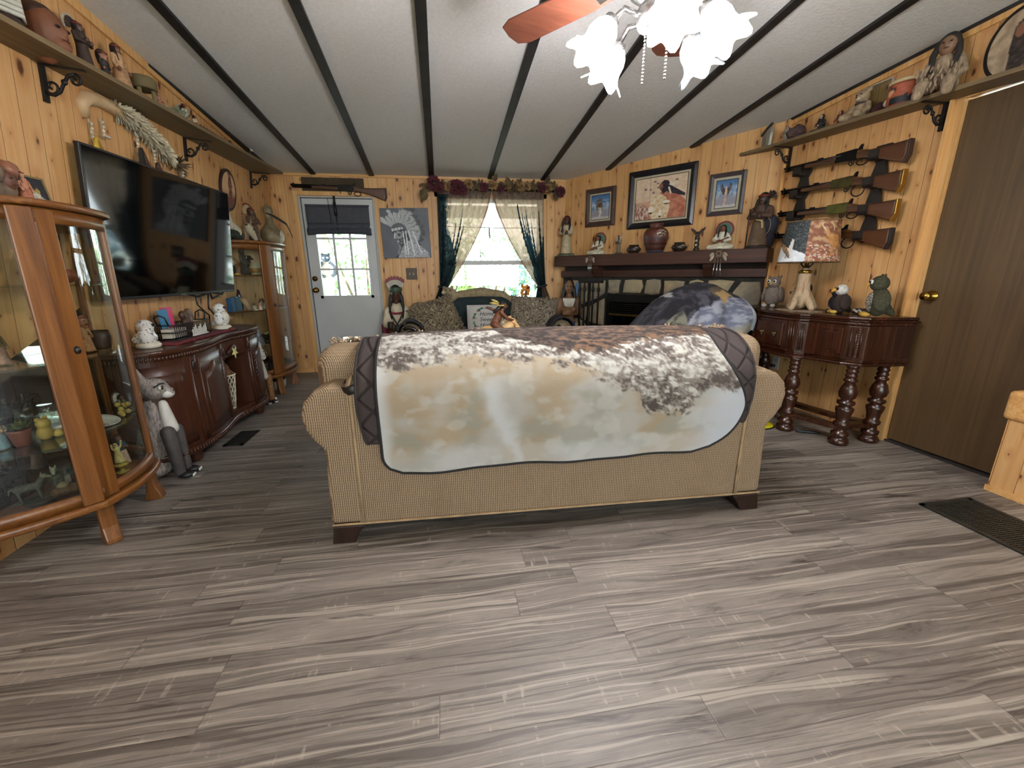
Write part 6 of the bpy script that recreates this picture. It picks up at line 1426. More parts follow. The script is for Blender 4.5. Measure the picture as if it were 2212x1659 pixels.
def flower(c, r, m, n, seed):
    rnd = random.Random(seed); b = MB()
    for i in range(n):
        d = Vector((rnd.uniform(-1, 1), rnd.uniform(-1, .3), rnd.uniform(-1, 1))).normalized(); b.leaf(Vector(c) + d * r * .35, d + Vector((rnd.uniform(-.5, .5), 0, rnd.uniform(-.5, .5))), (0, -1, 0), r * .8, r * .5)
    b.link('flower', m, gar)
for i, (x, z, r, k) in enumerate(((-.06, .03, .075, 0), (.0, -.01, .06, 0), (.1, .0, .05, 1), (.19, -.005, .08, 0), (.26, -.03, .06, 0), (.33, .03, .05, 1), (.5, .0, .05, 0), (.6, .02, .055, 1), (.7, -.01, .04, 0), (.93, .01, .05, 1), (1.0, .02, .05, 1), (1.18, .01, .055, 0), (1.25, .01, .05, 1), (1.395, -.03, .06, 0))): flower((x, -.03, z), r, FLM[k], 60, i)
MB().tube([(1.33, -.02, -.01), (1.345, -.02, -.06), (1.335, -.02, -.11)], .005, 6).link('stem', fm('#3d3324'), gar)
sc_ = thing('star_suncatcher', 'small twig star hanging on the upper window glass', 'suncatcher', (.483, 5.25, 1.375))
MB().tube([(-.03, 0, -.04), (.03, 0, .045)], .004, 5).tube([(.035, 0, -.035), (-.02, 0, .02)], .004, 5).tube([(-.028, 0, -.05), (-.028, 0, .05)], .004, 5).link('twigs', fm('#6b6350'), sc_)
fx_ = thing('fall_leaf_decoration', 'orange and red leaf decoration standing at the right side of the window sill', 'ornament', (1.0, 5.19, .80))
MB().cap((0, 0, 0), (.01, 0, .16), .018, .012).link('stem', fm('#7a4a2a'), fx_)
b = MB(); rnd = random.Random(21)
for i in range(30): b.leaf((rnd.uniform(-.04, .02), 0, rnd.uniform(.06, .18)), (rnd.uniform(-1, 1), rnd.uniform(-.4, .1), rnd.uniform(-.3, 1)), (0, -1, 0), .05, .03)
b.link('leaves', ramp2('autumn_leaves', [(.35, '#c05a1c'), (.6, '#e0a23a')], 20, .8), fx_)
MB().ell((.035, -.02, .17), .02).link('red_flower', fm('#a3241c'), fx_)
# ---------------------------------------------------------------- loveseat with pillows
lv = thing('loveseat', 'loveseat with scrolled dark wood arm fronts in front of the window', 'loveseat', (.45, 4.42, 0))
LVF = ramp2('tan_tapestry', [(.35, '#5f5442'), (.65, '#8d7f66')], 30, .9); TEAL = mat('#1c2b2d', .95, var=.15, scale=14)
MB().box(-.85, .85, .06, .62, .1, .42).link('base', LVF, lv, mods=[BEV(.03, 3)])
b = MB()
def lb_(u, v):
    x = lerp(-.86, .86, u); k = 1 - abs(2 * u - 1) ** 3.5; zt = .78 + .1 * k
    pr = [(.42, .42), (.44, .6), (.47, zt - .05), (.52, zt), (.6, zt - .03), (.63, zt - .12), (.64, .2)]
    q = v * 6; i = min(5, int(q)); t = q - i; return (x, lerp(pr[i][0], pr[i + 1][0], t), lerp(pr[i][1], pr[i + 1][1], t))
MB().grid(30, 24, lb_).link('back', LVF, lv, mods=[SUB(1)])
for sx in (-1, 1): MB().ell((sx * .75, .54, .74), (.11, .08, .09)).link('back_wing', LVF, lv)
for x0, x1 in ((-.83, 0), (0, .83)): MB().box(x0, x1, .0, .5, .36, .5).link('seat_cushion', LVF, lv, mods=[BEV(.05, 4)])
for sx in (-1, 1):
    MB().cap((sx * .82, .03, .52), (sx * .82, .40, .53), .12, .11, 20).box(sx * .82 - .09, sx * .82 + .09, .04, .48, .1, .5).link('arm', LVF, lv)
    sp_ = [((.1 * (1 - .8 * i / 40)) * math.cos(2.2 + sx * i * .24) + sx * .82, -.105, .52 + (.1 * (1 - .8 * i / 40)) * math.sin(2.2 + sx * i * .24)) for i in range(41)]
    MB().tube(sp_, [.02 * (1 - .4 * i / 40) for i in range(41)], 8).box(sx * .82 - .03, sx * .82 + .03, -.1, .03, .1, .45).ell((sx * .82, -.08, .52), (.06, .03, .06)).link('scroll', mat('#1d120d', .15, var=.2), lv)
    for y in (.05, .55): MB().box(sx * .8 - .03, sx * .8 + .03, y, y + .06, 0, .1).link('foot', DARKFOOT, lv)
thr = thing('teal_throw', 'dark teal throw covering the loveseat back', 'throw', (.45, 4.42, 0))
MB().grid(40, 26, lambda u, v: (lambda q: (q[0] * .74 + .03, q[1] - .015 + (.03 if v > .6 else 0), q[2] + .012))(lb_(u, .02 + v * .93))).link('cloth', TEAL, thr, mods=[SOLID(.008)])
SLATE = mat('#2d2e33', .9, var=.12, scale=20)
for sx, lb in ((-1, 'slate grey arm cover over the left arm of the loveseat'), (1, 'slate grey arm cover folded over the right arm of the loveseat')):
    o = thing('arm_cover', lb, 'arm cover', (.45 + sx * .82, 4.42, .53), group='slate arm covers on the loveseat')
    k = .137
    MB().grid(18, 10, lambda u, v: (k * math.cos(lerp(-.35, PI + .35, u)), lerp(-.02, .38, v), k * math.sin(lerp(-.35, PI + .35, u)) + .005)).link('cloth', SLATE, o, mods=[SOLID(.012)])
PAISB = make_paisley('olive_paisley', [H('#2e2a20'), H('#7b705b'), H('#4d4536'), H('#9a8e75')], 7.0)
PAISC = make_paisley('grey_paisley', [H('#3a352c'), H('#8a7f6e'), H('#5d5547'), H('#a89d89')], 7.0)
for lb, loc, w, h, rz, rx, ry, m, sd in (('large olive paisley pillow tilted in the left corner of the loveseat', (-.09, 4.66, .63), .5, .46, .3, -.25, -.35, PAISB, 3), ('large grey paisley pillow leaning in the right corner of the loveseat', (1.0, 4.72, .65), .52, .45, -.2, -.22, .08, PAISC, 4)):
    o = thing('paisley_pillow', lb, 'pillow', loc, rz, 'paisley pillows on the loveseat', rx=rx, ry=ry)
    pillow(w, h, .16).link('pillow_case', m, o); fringe(pedge(w, h), 260, .03, .004, sd, 0, .6, (0, -.3, .2)).link('fringe', ramp2('taupe_trim%d' % sd, [(.3, '#5b5142'), (.7, '#9a8e78')], 50, .95), o)
def text(body, size, loc, m, par, nm='lettering', shear=.25, rx=PI / 2, rz=0, ex=.0006):
    c = bpy.data.curves.new('txt', 'FONT'); c.body = body; c.size = size; c.align_x = 'CENTER'; c.shear = shear; c.extrude = ex
    t = bpy.data.objects.new('txt', c); COL.objects.link(t); bpy.context.view_layer.update()
    me = bpy.data.meshes.new_from_object(t.evaluated_get(bpy.context.evaluated_depsgraph_get())); bpy.data.objects.remove(t)
    o = bpy.data.objects.new(nm, me); COL.objects.link(o); me.materials.clear(); me.materials.append(m); o.parent = par; o.location = loc; o.rotation_euler = (rx, 0, rz); return o
hp = thing('home_sweet_home_pillow', 'white pillow with flower wreath and Home Sweet Home lettering on the loveseat', 'pillow', (.435, 4.60, .63), -.02, rx=-.2)
pillow(.40, .36, .12, pinch=.1).link('pillow_case', mat('#c6c5c1', .9, var=.04), hp)
INK = mat('#2b2a2c', .8, var=0)
for wd_, z in (('Home', .055), ('Sweet', -.005), ('Home', -.065)): text(wd_, .062, (.01, -.062, z), INK, hp)
for i in range(26):
    a = 2 * PI * i / 26 + .1; x, z = .01 + .135 * math.cos(a), .01 + .125 * math.sin(a)
    if i % 3 == 0: MB(T(x, -.058, z)).lathe([(.024, 0), (.02, .004), (.0, .006)], 10).link('flower', fm(('#b8343c', '#d0a032', '#3f7ea8')[i // 3 % 3], .8), hp).rotation_euler = (0, 0, 0)
    else: MB().leaf((x, -.06, z), (math.cos(a + 1.2), 0, math.sin(a + 1.2)), (0, -1, 0), .04, .022).link('leaf', fm('#4c7a4e', .8), hp)
cg = thing('plush_cougar', 'tan plush animal lying stretched along the top of the loveseat back', 'plush toy', (.38, 4.96, .895))
b = MB().cap((-.22, 0, .0), (.05, 0, .03), .055, .065).cap((.05, 0, .03), (.3, -.01, -.0), .065, .05).cap((.3, -.02, .0), (.42, -.08, -.07), .045, .035).cap((-.25, -.02, -.01), (-.36, -.09, -.07), .04, .042).ell((-.33, 0, .05), (.08, .065, .05)).ell((-.38, .03, .09), .022).ell((-.29, .04, .095), .022)
b.link('body', ramp2('tan_plush', [(.3, '#6f6248'), (.7, '#a39272')], 18, .95), cg, mods=[REMESH(.012, 3)])
MB().ell((-.39, -.045, .04), (.025, .02, .02)).link('muzzle', fm('#b5a583', .9), cg)
for x in (-.36, -.31): MB().ell((x, -.06, .065), .008, nu=8, nv=6).link('eye', BLACK, cg)
# ---------------------------------------------------------------- carved chiefs on either side of the loveseat
def big_chief():
    o = figurine('chief_statue', 'carved chief statue with white robe and red-tipped bonnet left of the loveseat', 'statue', (-.56, 5.05, 0), 1.05, .05, '#cfc3a6', '#4b2f22', '#141516', 'bent', dress=None, sash='#3f6a4e', detail=True, slim=.95)
    o.scale = (.74, .74, 1.05)
    for i in range(7):
        a = -1.0 + .333 * i; x, z = .1 * math.sin(a), .93 + .05 * math.cos(a)
        f = MB().prism([(-.022, 0), (.022, 0), (.026, .07), (0, .085), (-.026, .07)], .012, T(x, .02, z - .01) @ rotm(0, a * .5) @ rotm(PI / 2)).link('bonnet_feather', fm('#c9c2b0'), o); MB().prism([(-.026, .06), (.026, .06), (.018, .095), (0, .105), (-.018, .095)], .014, T(x, .021, z - .01) @ rotm(0, a * .5) @ rotm(PI / 2)).link('feather_tip', fm('#7d1f2b'), f)
    MB().lathe([(.095, .905), (.1, .91), (.1, .945), (.094, .95)], 20).link('brow_band', fm('#3c4f3c'), o)
    MB().tube([(-.11, -.1, .7), (-.04, -.145, .6), (0, -.15, .56), (.04, -.145, .6), (.11, -.1, .7)], .012, 8).ell((0, -.15, .55), (.02, .01, .02)).link('necklace', fm('#2a2119'), o)
    b = MB()
    for i in range(11): a = -.9 + .18 * i; b.ell((.1 * math.sin(a), -.1 - .02 * math.cos(a), .69 - .02 * math.cos(a)), (.01, .01, .014), nu=8, nv=6)
    b.link('red_beads', fm('#8e2230'), o)
    MB().lathe([(.045, 0), (.05, .02), (.048, .08), (.04, .085)], 16, (-.1, -.17, .5)).link('tobacco_box', fm('#33231b'), o)
    MB().grid(6, 14, lambda u, v: (lerp(-.24, -.14, u), -.05 - .03 * math.sin(u * 6), lerp(.55, .05, v))).link('red_blanket', fm('#6d1c30', .8), o, mods=[SOLID(.03)])
    MB().lathe([(.2, 0), (.2, .03), (.17, .04)], 20).link('plinth', fm('#2c1d14'), o)
big_chief()
br = thing('brave_statue', 'bare-chested statue with folded arms and blue loincloth beside the fireplace tools', 'statue', (1.478, 4.90, 0), -.25)
br.scale = (.8, .8, 1.06)
SKN = fm('#7f5a3c', .55, .08)
b = MB().cap((0, 0, .52), (0, 0, .62), .085, .085).cap((-.05, 0, .73), (.05, 0, .73), .085, .085).cap((0, 0, .62), (0, 0, .72), .095, .11)
for sx in (-1, 1):
    b.cap((sx * .13, 0, .765), (sx * .165, -.03, .65), .052, .042).cap((sx * .165, -.03, .645), (-sx * .07, -.135, .66 - .02 * sx), .042, .034).ell((-sx * .08, -.12, .665 - .02 * sx), (.035, .03, .035))
    b.cap((sx * .06, 0, .5), (sx * .065, -.01, .28), .07, .05).cap((sx * .065, -.01, .28), (sx * .065, .01, .05), .05, .035).ell((sx * .065, -.04, .03), (.035, .07, .03))
b.cap((0, 0, .8), (0, 0, .86), .045, .042); b.link('body', SKN, br, mods=[REMESH(.014, 3)])
MB().ell((0, -.01, .92), (.06, .07, .082)).ell((0, -.08, .915), (.011, .016, .02)).link('head', SKN, br, mods=[REMESH(.01, 1)]); face(br, (0, -.01, .925), .068)
MB().ell((0, .02, .94), (.075, .07, .085)).cap((-.07, .01, .9), (-.1, -.02, .76), .032, .026).cap((.07, .01, .9), (.1, -.02, .76), .032, .026).cap((0, .05, .9), (0, .07, .74), .06, .05).link('hair', fm(HAIR), br, mods=[REMESH(.014, 1)])
b = MB()
for i in range(9): a = -.8 + .2 * i; b.cap((.11 * math.sin(a), -.085 - .03 * math.cos(a), .79), (.08 * math.sin(a), -.1 - .035 * math.cos(a), .74 - .03 * math.cos(a)), .016, .006, 7)
b.link('bone_necklace', fm('#d2cdbd'), br)
MB().ell((.12, .02, .9), (.03, .015, .09), rotm(0, .2)).link('blue_feather', fm('#5d7fae'), br)
MB().grid(10, 14, lambda u, v: (lerp(-.115, .1, u), -.095 + .02 * abs(2 * u - 1) ** 2 - .02 * v, lerp(.54, .18, v))).link('blue_loincloth', fm('#203f76', .7, .15), br, mods=[SOLID(.02)])
MB().grid(6, 12, lambda u, v: (lerp(.09, .15, u), -.07 + .02 * math.sin(u * 5), lerp(.53, .1, v))).link('pale_fringe', fm('#b9b193', .8, .2), br, mods=[SOLID(.025)])
MB().lathe([(.15, 0), (.15, .03), (.13, .04)], 20).link('plinth', fm('#2c1d14'), br)
# ---------------------------------------------------------------- coffee table with horse and rider
ct = thing('coffee_table', 'dark wood coffee table between the sofa and the loveseat', 'table', (.42, 3.25, 0))
MB().box(-.5, .5, -.27, .27, .49, .525).link('table_top', WALNUTY, ct, mods=[BEV(.01, 3)])
MB().box(-.44, .44, -.22, .22, .43, .49).link('apron', WALNUT, ct)
for sx in (-1, 1):
    for sy in (-1, 1): MB().lathe([(.02, 0), (.03, .05), (.022, .2), (.035, .38), (.03, .43)], 14, (sx * .42, sy * .2, 0)).link('leg', WALNUT, ct)
hs = thing('horse_and_rider', 'palomino horse statue with a crouching rider on the coffee table', 'statue', (.39, 3.2, .525), sc=.82)
HC = ramp2('palomino', [(.35, '#b98642'), (.6, '#dcbd86')], 9, .5)
b = MB().cap((-.1, 0, .2), (.09, 0, .2), .075, .07).cap((.09, 0, .22), (.15, 0, .3), .06, .042).cap((.14, 0, .31), (.21, 0, .245), .036, .022)
for x, y, x2 in ((-.12, -.04, -.17), (-.12, .04, -.1), (.1, -.04, .15), (.1, .04, .08)): b.cap((x, y, .17), ((x + x2) / 2 + .01, y, .09), .034, .02).cap(((x + x2) / 2 + .01, y, .09), (x2, y, .012), .018, .016)
b.cap((.13, -.015, .34), (.135, -.018, .365), .012, .005, 6).cap((.13, .015, .34), (.135, .018, .365), .012, .005, 6)
b.link('horse', HC, hs, mods=[REMESH(.009, 2)])
MB().tube([(.05, 0, .29), (.1, 0, .33), (.13, 0, .35)], [.02, .024, .016], 8, flat=.5).link('mane', fm('#d8c7a6', .6, .2, 60), hs)
MB().tube([(-.16, 0, .24), (-.2, 0, .235), (-.26, 0, .2), (-.27, 0, .17)], [.018, .03, .035, .012], 10, flat=.6).link('tail', ramp2('ribbed_white', [(.45, '#6b5a4a'), (.55, '#d9cdb9')], 60, .6, stretch=(1, 1, .1)), hs)
RS = fm('#6b4029', .5, .08)
b = MB().cap((-.02, 0, .29), (.03, 0, .38), .045, .042).cap((.04, 0, .38), (.06, 0, .43), .02, .02)
for sy in (-1, 1): b.cap((-.02, sy * .05, .28), (.05, sy * .09, .24), .034, .026).cap((.05, sy * .09, .24), (.01, sy * .095, .13), .024, .015).ell((.03, sy * .095, .12), (.028, .014, .012))
b.cap((.04, -.045, .4), (.1, -.05, .34), .02, .016).cap((.1, -.05, .34), (.16, -.02, .32), .016, .012).cap((.02, .045, .4), (-.03, .07, .42), .02, .016).cap((-.03, .07, .42), (-.08, .05, .44), .016, .012)
b.link('rider', RS, hs, mods=[REMESH(.008, 2)])
MB().ell((.07, 0, .455), (.03, .027, .034)).ell((.1, 0, .45), (.01, .007, .009)).link('rider_head', RS, hs)
MB().ell((.055, 0, .462), (.034, .032, .036)).cap((.04, 0, .45), (-.02, 0, .4), .024, .012).link('rider_hair', fm(HAIR), hs)
MB().box(.0, .07, -.034, .034, .458, .468).link('headband', fm('#b9962f'), hs)
MB().leaf((.03, 0, .48), (-.8, 0, .4), (0, 1, 0), .09, .025).leaf((.03, 0, .475), (-.9, .1, .1), (0, 1, 0), .1, .025).link('feathers', fm('#c9b26a'), hs, mods=[SOLID(.003)])
MB().tube([(.2, 0, .25), (.16, -.04, .29), (.12, -.04, .33)], .004, 5).tube([(.165, -.037, .26), (.165, 0, .32), (.165, .037, .26)], .004, 5).link('bridle', fm('#a83a2a'), hs)
MB().box(-.18, .18, -.1, .1, 0, .014).link('base', fm('#4a3826'), hs)
# ---------------------------------------------------------------- fireplace on the angled wall (local x along the wall, -y into the room)
fp = thing('fireplace', 'field-stone fireplace with dark stained wooden mantel in the angled corner', 'fireplace', (C1.x, C1.y, 0), FWR)
MB().box(.04, .67, -.05, -.002, 0, 1.09).box(1.30, 2.25, -.05, -.002, 0, 1.09).box(.67, 1.30, -.05, -.002, .9, 1.09).link('mortar_bed', mat('#26241f', .9, var=.25, scale=12), fp)
STONE = ramp2('tan_grey_fieldstone', [(.3, '#6f675a'), (.5, '#93866d'), (.62, '#a89672'), (.75, '#7d786c')], 5, .85, bump=.5)
rnd = random.Random(31)
def stones(x0, x1, z0, z1, cols, rows, b, seed):
    r = random.Random(seed); P = {}
    for j in range(rows + 1):
        for i in range(cols + 1):
            jx = 0 if i in (0, cols) else r.uniform(-.42, .42); jz = 0 if j in (0, rows) else r.uniform(-.36, .36)
            P[i, j] = ((x0 + (x1 - x0) * (i + jx) / cols), (z0 + (z1 - z0) * (j + jz) / rows))
    for j in range(rows):
        for i in range(cols):
            q = [P[i, j], P[i + 1, j], P[i + 1, j + 1], P[i, j + 1]]; pts = []
            for k in range(4):
                a, c = q[k], q[(k + 1) % 4]; pts.append(a); pts.append((lerp(a[0], c[0], .5) + r.uniform(-.012, .012), lerp(a[1], c[1], .5) + r.uniform(-.012, .012)))
            cx = sum(p[0] for p in pts) / 8; cz = sum(p[1] for p in pts) / 8; m = []
            for k, p in enumerate(pts):
                f = (.87 if k % 2 else .8) + r.uniform(-.04, .03); m.append((cx + (p[0] - cx) * f, cz + (p[1] - cz) * f))
            d = r.uniform(.055, .085); n = 8
            vs = [(x, -.045, z) for x, z in m] + [(lerp(cx, x, .96), -d + .006, lerp(cz, z, .96)) for x, z in m] + [(lerp(cx, x, .7), -d - r.uniform(0, .008), lerp(cz, z, .7)) for x, z in m]
            b.add(vs, [tuple(range(2 * n, 3 * n))] + [(k, (k + 1) % n, n + (k + 1) % n, n + k) for k in range(n)] + [(n + k, n + (k + 1) % n, 2 * n + (k + 1) % n, 2 * n + k) for k in range(n)], False)
b = MB(); stones(.06, .66, .02, 1.08, 3, 4, b, 5); stones(1.31, 2.25, .02, 1.08, 4, 4, b, 8); stones(.66, 1.31, .90, 1.08, 3, 1, b, 3)
b.link('stones', STONE, fp)
fb = MB().box(.68, .72, -.085, -.002, .08, .895).box(1.26, 1.30, -.085, -.002, .08, .895).box(.72, 1.26, -.085, -.002, .82, .895).box(.72, 1.26, -.085, -.002, .08, .16).link('firebox_frame', mat('#0d0d0e', .45, .3, var=.1), fp)
MB().box(.72, 1.26, -.03, -.004, .16, .82).link('firebox_glass', mat('#050505', .12, var=0), fp)
b = MB()
for i in range(5): b.box(.74, 1.24, -.092, -.05, .70 + .022 * i, .71 + .022 * i)
b.link('louvres', mat('#151516', .4, .4, var=.1), fb)
MB().box(.72, 1.26, -.09, -.04, .665, .688).link('brass_strip', mat('#8f7a4a', .3, .9, var=.1), fb)
mt = MB().box(.04, 2.285, -.25, -.001, 1.215, 1.335).link('mantel_shelf', MANTELM, fp, mods=[BEV(.006, 2)])
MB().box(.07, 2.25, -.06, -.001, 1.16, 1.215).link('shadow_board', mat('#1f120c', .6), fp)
MB().box(.03, 2.265, -.085, -.001, 1.09, 1.165).link('frieze_board', MANTELM, fp, mods=[BEV(.004, 2)])
for u in (.53, 1.75):
    MB().prism([(-.085, 1.09), (-.001, 1.09), (-.001, 1.215), (-.21, 1.215), (-.2, 1.185), (-.13, 1.10)], .085, T(u, 0, 0) @ Matrix(((0, 0, 1, 0), (1, 0, 0, 0), (0, 1, 0, 0), (0, 0, 0, 1)))).link('corbel', MANTELM, fp, mods=[BEV(.004, 2)])
MB().box(.1, 2.15, -.24, -.09, .0, .08).link('hearth', mat('#4b463e', .8, var=.2), fp)
def on_fw(u, off, z): p = C1 + CD * u + CN * off; return (p.x, p.y, z)
MZ = 1.335
g_ = 'ornaments on the mantel'
fo = FWR
figurine('shawl_maiden', 'slender maiden statue hugging a shawl at the left end of the mantel', 'statue', on_fw(.13, .14, MZ), .47, fo + .3, '#b7a98c', '#4a2c20', HAIR, 'crossed', dress='#c2b593', base='#5d6248', slim=.75, group=g_, detail=True)
seated('seated_chief', 'seated chief with green and red bonnet and a pipe, left on the mantel', 'figurine', on_fw(.56, .13, MZ), .225, fo, '#d2cab2', fan='#4d6f60', fan_tip='#7a1f2c', group=g_)
figurine('slim_totem', 'slim carved figure with a white pointed feather between seated chief and dark pot', 'figurine', on_fw(.82, .13, MZ), .21, fo, '#6d6a5c', '#5a3a2c', '#b9b2a0', 'crossed', slim=.65, group=g_, base='#4b4a3e')
DPOT = [(.035, 0), (.05, .008), (.078, .04), (.06, .065), (.05, .07), (.052, .088)]
def mpot(lb, u):
    o = pot('dark_pot', lb, 'pot', on_fw(u, .13, MZ), DPOT, '#2f221b', group=g_, rough=.35)
    MB().grid(12, 4, lambda a, v: (.068 * math.sin((a - .5) * 1.4), -.072 * math.cos((a - .5) * 1.4) * (1 - .1 * v) + .012 * v - .004, .046 + .018 * v * math.sin(a * PI) + .004)).link('silver_mark', mat('#a9a79c', .4, .4), o)
    return o
mpot('dark squat pot with silver mark left of the large vase on the mantel', 1.0)
pr = [(.07, 0), (.08, .01), (.108, .09), (.122, .15), (.12, .19), (.098, .225), (.066, .24), (.064, .262), (.07, .268), (.066, .285)]
va = pot('painted_vase', 'large reddish clay vase with patterned bands in the middle of the mantel', 'vase', on_fw(1.236, .13, MZ), pr, '#5b2d20', band=True, bandz=[(.004, .016, '#33506a'), (.13, .137, '#33506a'), (.03, .05, '#3a1a12'), (.075, .095, '#3a1a12'), (.225, .232, '#2d1712')], group=g_)
b = MB()
for z in (.04, .06, .085, .105):
    for i in range(26):
        a = 2 * PI * i / 26 + z * 9; r = .079 + (z - .0) * .33; b.leaf((r * math.cos(a) * 1.015, r * math.sin(a) * 1.015, z), (0, 0, 1), (math.cos(a), math.sin(a), 0), .016, .01)
b.link('zigzag_pattern', fm('#2a120c'), va)
b = MB()
b.grid(14, 12, lambda u, v: (lambda x, z: (x, -(.1235 ** 2 - x * x) ** .5 - .001, .182 + z))(lerp(-.055, .055, u) * math.sqrt(max(.0, 1 - (2 * v - 1) ** 2 * .75)), lerp(-.036, .036, v)), colfn=lambda u, v: mixc(hx('#7d4a2c'), mixc(hx('#2b140e'), hx('#c9bba6'), sstep(.0, .25, fbm(u * 5, v * 5, 3))), sstep(.48, .4, math.hypot(u - .5, v - .5))))
b.link('painted_medallion', PRINT, va)
mpot('dark squat pot with silver mark right of the large vase on the mantel', 1.485)
tt = thing('winged_totem', 'small carved totem pole with spread wings on the mantel', 'totem', on_fw(1.65, .13, MZ), fo, g_)
MB().lathe([(.028, 0), (.03, .02), (.02, .03), (.024, .07), (.018, .08), (.024, .12), (.018, .13), (.022, .165), (.0, .18)], 12).link('pole', fm('#2b211b', .5, .2, 40), tt)
for sx in (-1, 1): MB().prism([(sx * .01, .14), (sx * .06, .19), (sx * .07, .215), (sx * .035, .2), (sx * .01, .175)][::sx], .012, T(0, .006, 0) @ rotm(PI / 2)).link('wing', fm('#3a2b20', .5, .3, 60), tt)
for z in (.095, .055): MB().ell((0, -.022, z), (.012, .008, .01)).link('white_mark', fm('#c9c4b4'), tt)
MB().tube([(0, -.018, .15), (0, -.042, .14)], [.009, .002], 7).link('beak', fm('#8a5a2c'), tt); MB().box(.04, .1, -.03, .02, 0, .008).link('foot_plate', fm('#4b2a1c'), tt)
seated('seated_chief', 'seated cream-robed chief with green and red bonnet, right half of the mantel', 'figurine', on_fw(1.875, .13, MZ), .235, fo, '#d6ceb6', fan='#456a62', fan_tip='#6d1c2c', group=g_, shirt='#cfcab8')
bw = figurine('cloaked_statue', 'tall dark statue of a cloaked figure with feathers at the right end of the mantel', 'statue', on_fw(2.175, .14, MZ), .47, fo - .25, '#4b3427', '#3d241b', '#15100e', 'crossed', slim=.95, group=g_, base='#2c211b', detail=True, dress='#6b5641')
MB().cap((.14, .08, .1), (.16, .05, .45), .1, .13).link('dark_cloak', fm('#232433', .8, .2), bw)
MB().tube([(-.17, -.1, .02), (-.16, -.12, .45), (-.15, -.13, .7)], .014, 6).link('staff', fm('#3a2b20'), bw)
b = MB(); rnd = random.Random(6)
for i in range(16): b.leaf((.06, .06, .88), (rnd.uniform(-.1, 1), rnd.uniform(-.2, .5), rnd.uniform(.1, 1.3)), (0, -1, 0), .14, .04)
b.link('hair_feathers', fm('#2e2018', .8, .3, 30), bw)
MB().tube([(.1 + .13 * math.cos(t), -.09, .38 + .17 * math.sin(t)) for t in [-1.5 + .25 * k for k in range(11)]], .006, 6).link('bow', fm('#9a8a70'), bw)
MB().tube([(-.02, -.13, .5), (.1, -.15, .47), (.12, -.15, .34)], .02, 7).link('pale_sash', fm('#b9a877'), bw)
# wind chimes hooked on the mantel edge
def chime(u, lb, sc, spread):
    o = thing('wind_chime', lb, 'wind chime', on_fw(u, .262, 1.30), FWR, 'wind chimes on the mantel edge', sc=sc)
    MB().tube([(.034 * math.cos(t), 0, .034 * math.sin(t)) for t in [2 * PI * k / 20 for k in range(20)]], .005, 6, closed=True).link('hoop', fm('#54402f'), o)
    b = MB()
    for k in range(6): a = k * PI / 3; b.tube([(.034 * math.cos(a), 0, .034 * math.sin(a)), (.034 * math.cos(a + 2.2), 0, .034 * math.sin(a + 2.2))], .0012, 4)
    b.link('web', fm('#b9a98c'), o)
    for sx in (-1, 1): MB().leaf((sx * .034, -.004, 0), (sx * .5, 0, -1), (0, -1, 0), .07, .028).leaf((sx * .036, -.008, .01), (sx * .9, 0, -.8), (0, -1, 0), .05, .022).link('feather', fm('#a79b86', .8, .2), o, mods=[SOLID(.002)])
    for i, x in enumerate((-.022, 0, .022)): r_ = MB().tube([(x, -.004, -.08), (x + spread * x, -.004, -.175)], .0055, 8).link('chime_tube', mat('#d9dadb', .15, .9, var=0), o); MB().tube([(x, -.004, -.03), (x, -.004, -.08)], .0015, 4).link('cord', fm('#8a7a64'), r_)
chime(.548, 'small silver wind chime with feathers, left on the mantel edge', .85, .0)
chime(1.9, 'larger silver wind chime with feathers, right on the mantel edge', 1.1, .35)
# fireplace tools
ft = thing('fireplace_tools', 'black iron fireplace tool stand in front of the stones', 'fire tools', on_fw(.60, .33, 0), FWR)
MB().tube([(0, 0, .02), (0, 0, 1.06)], .012, 8).box(-.14, .16, -.02, .02, 1.03, 1.06).lathe([(.12, 0), (.12, .015), (.02, .03)], 18).link('stand', IRON, ft)
for i, x in enumerate((-.11, -.05, .06, .13)): MB().tube([(x, -.03, 1.03), (x, -.03, .95), (x, -.03, .25)], [.008, .012, .008], 8).ell((x, -.03, .96), (.018, .018, .03)).box(x - .03, x + .03, -.04, -.02, .14, .26).link('tool', IRON, ft)
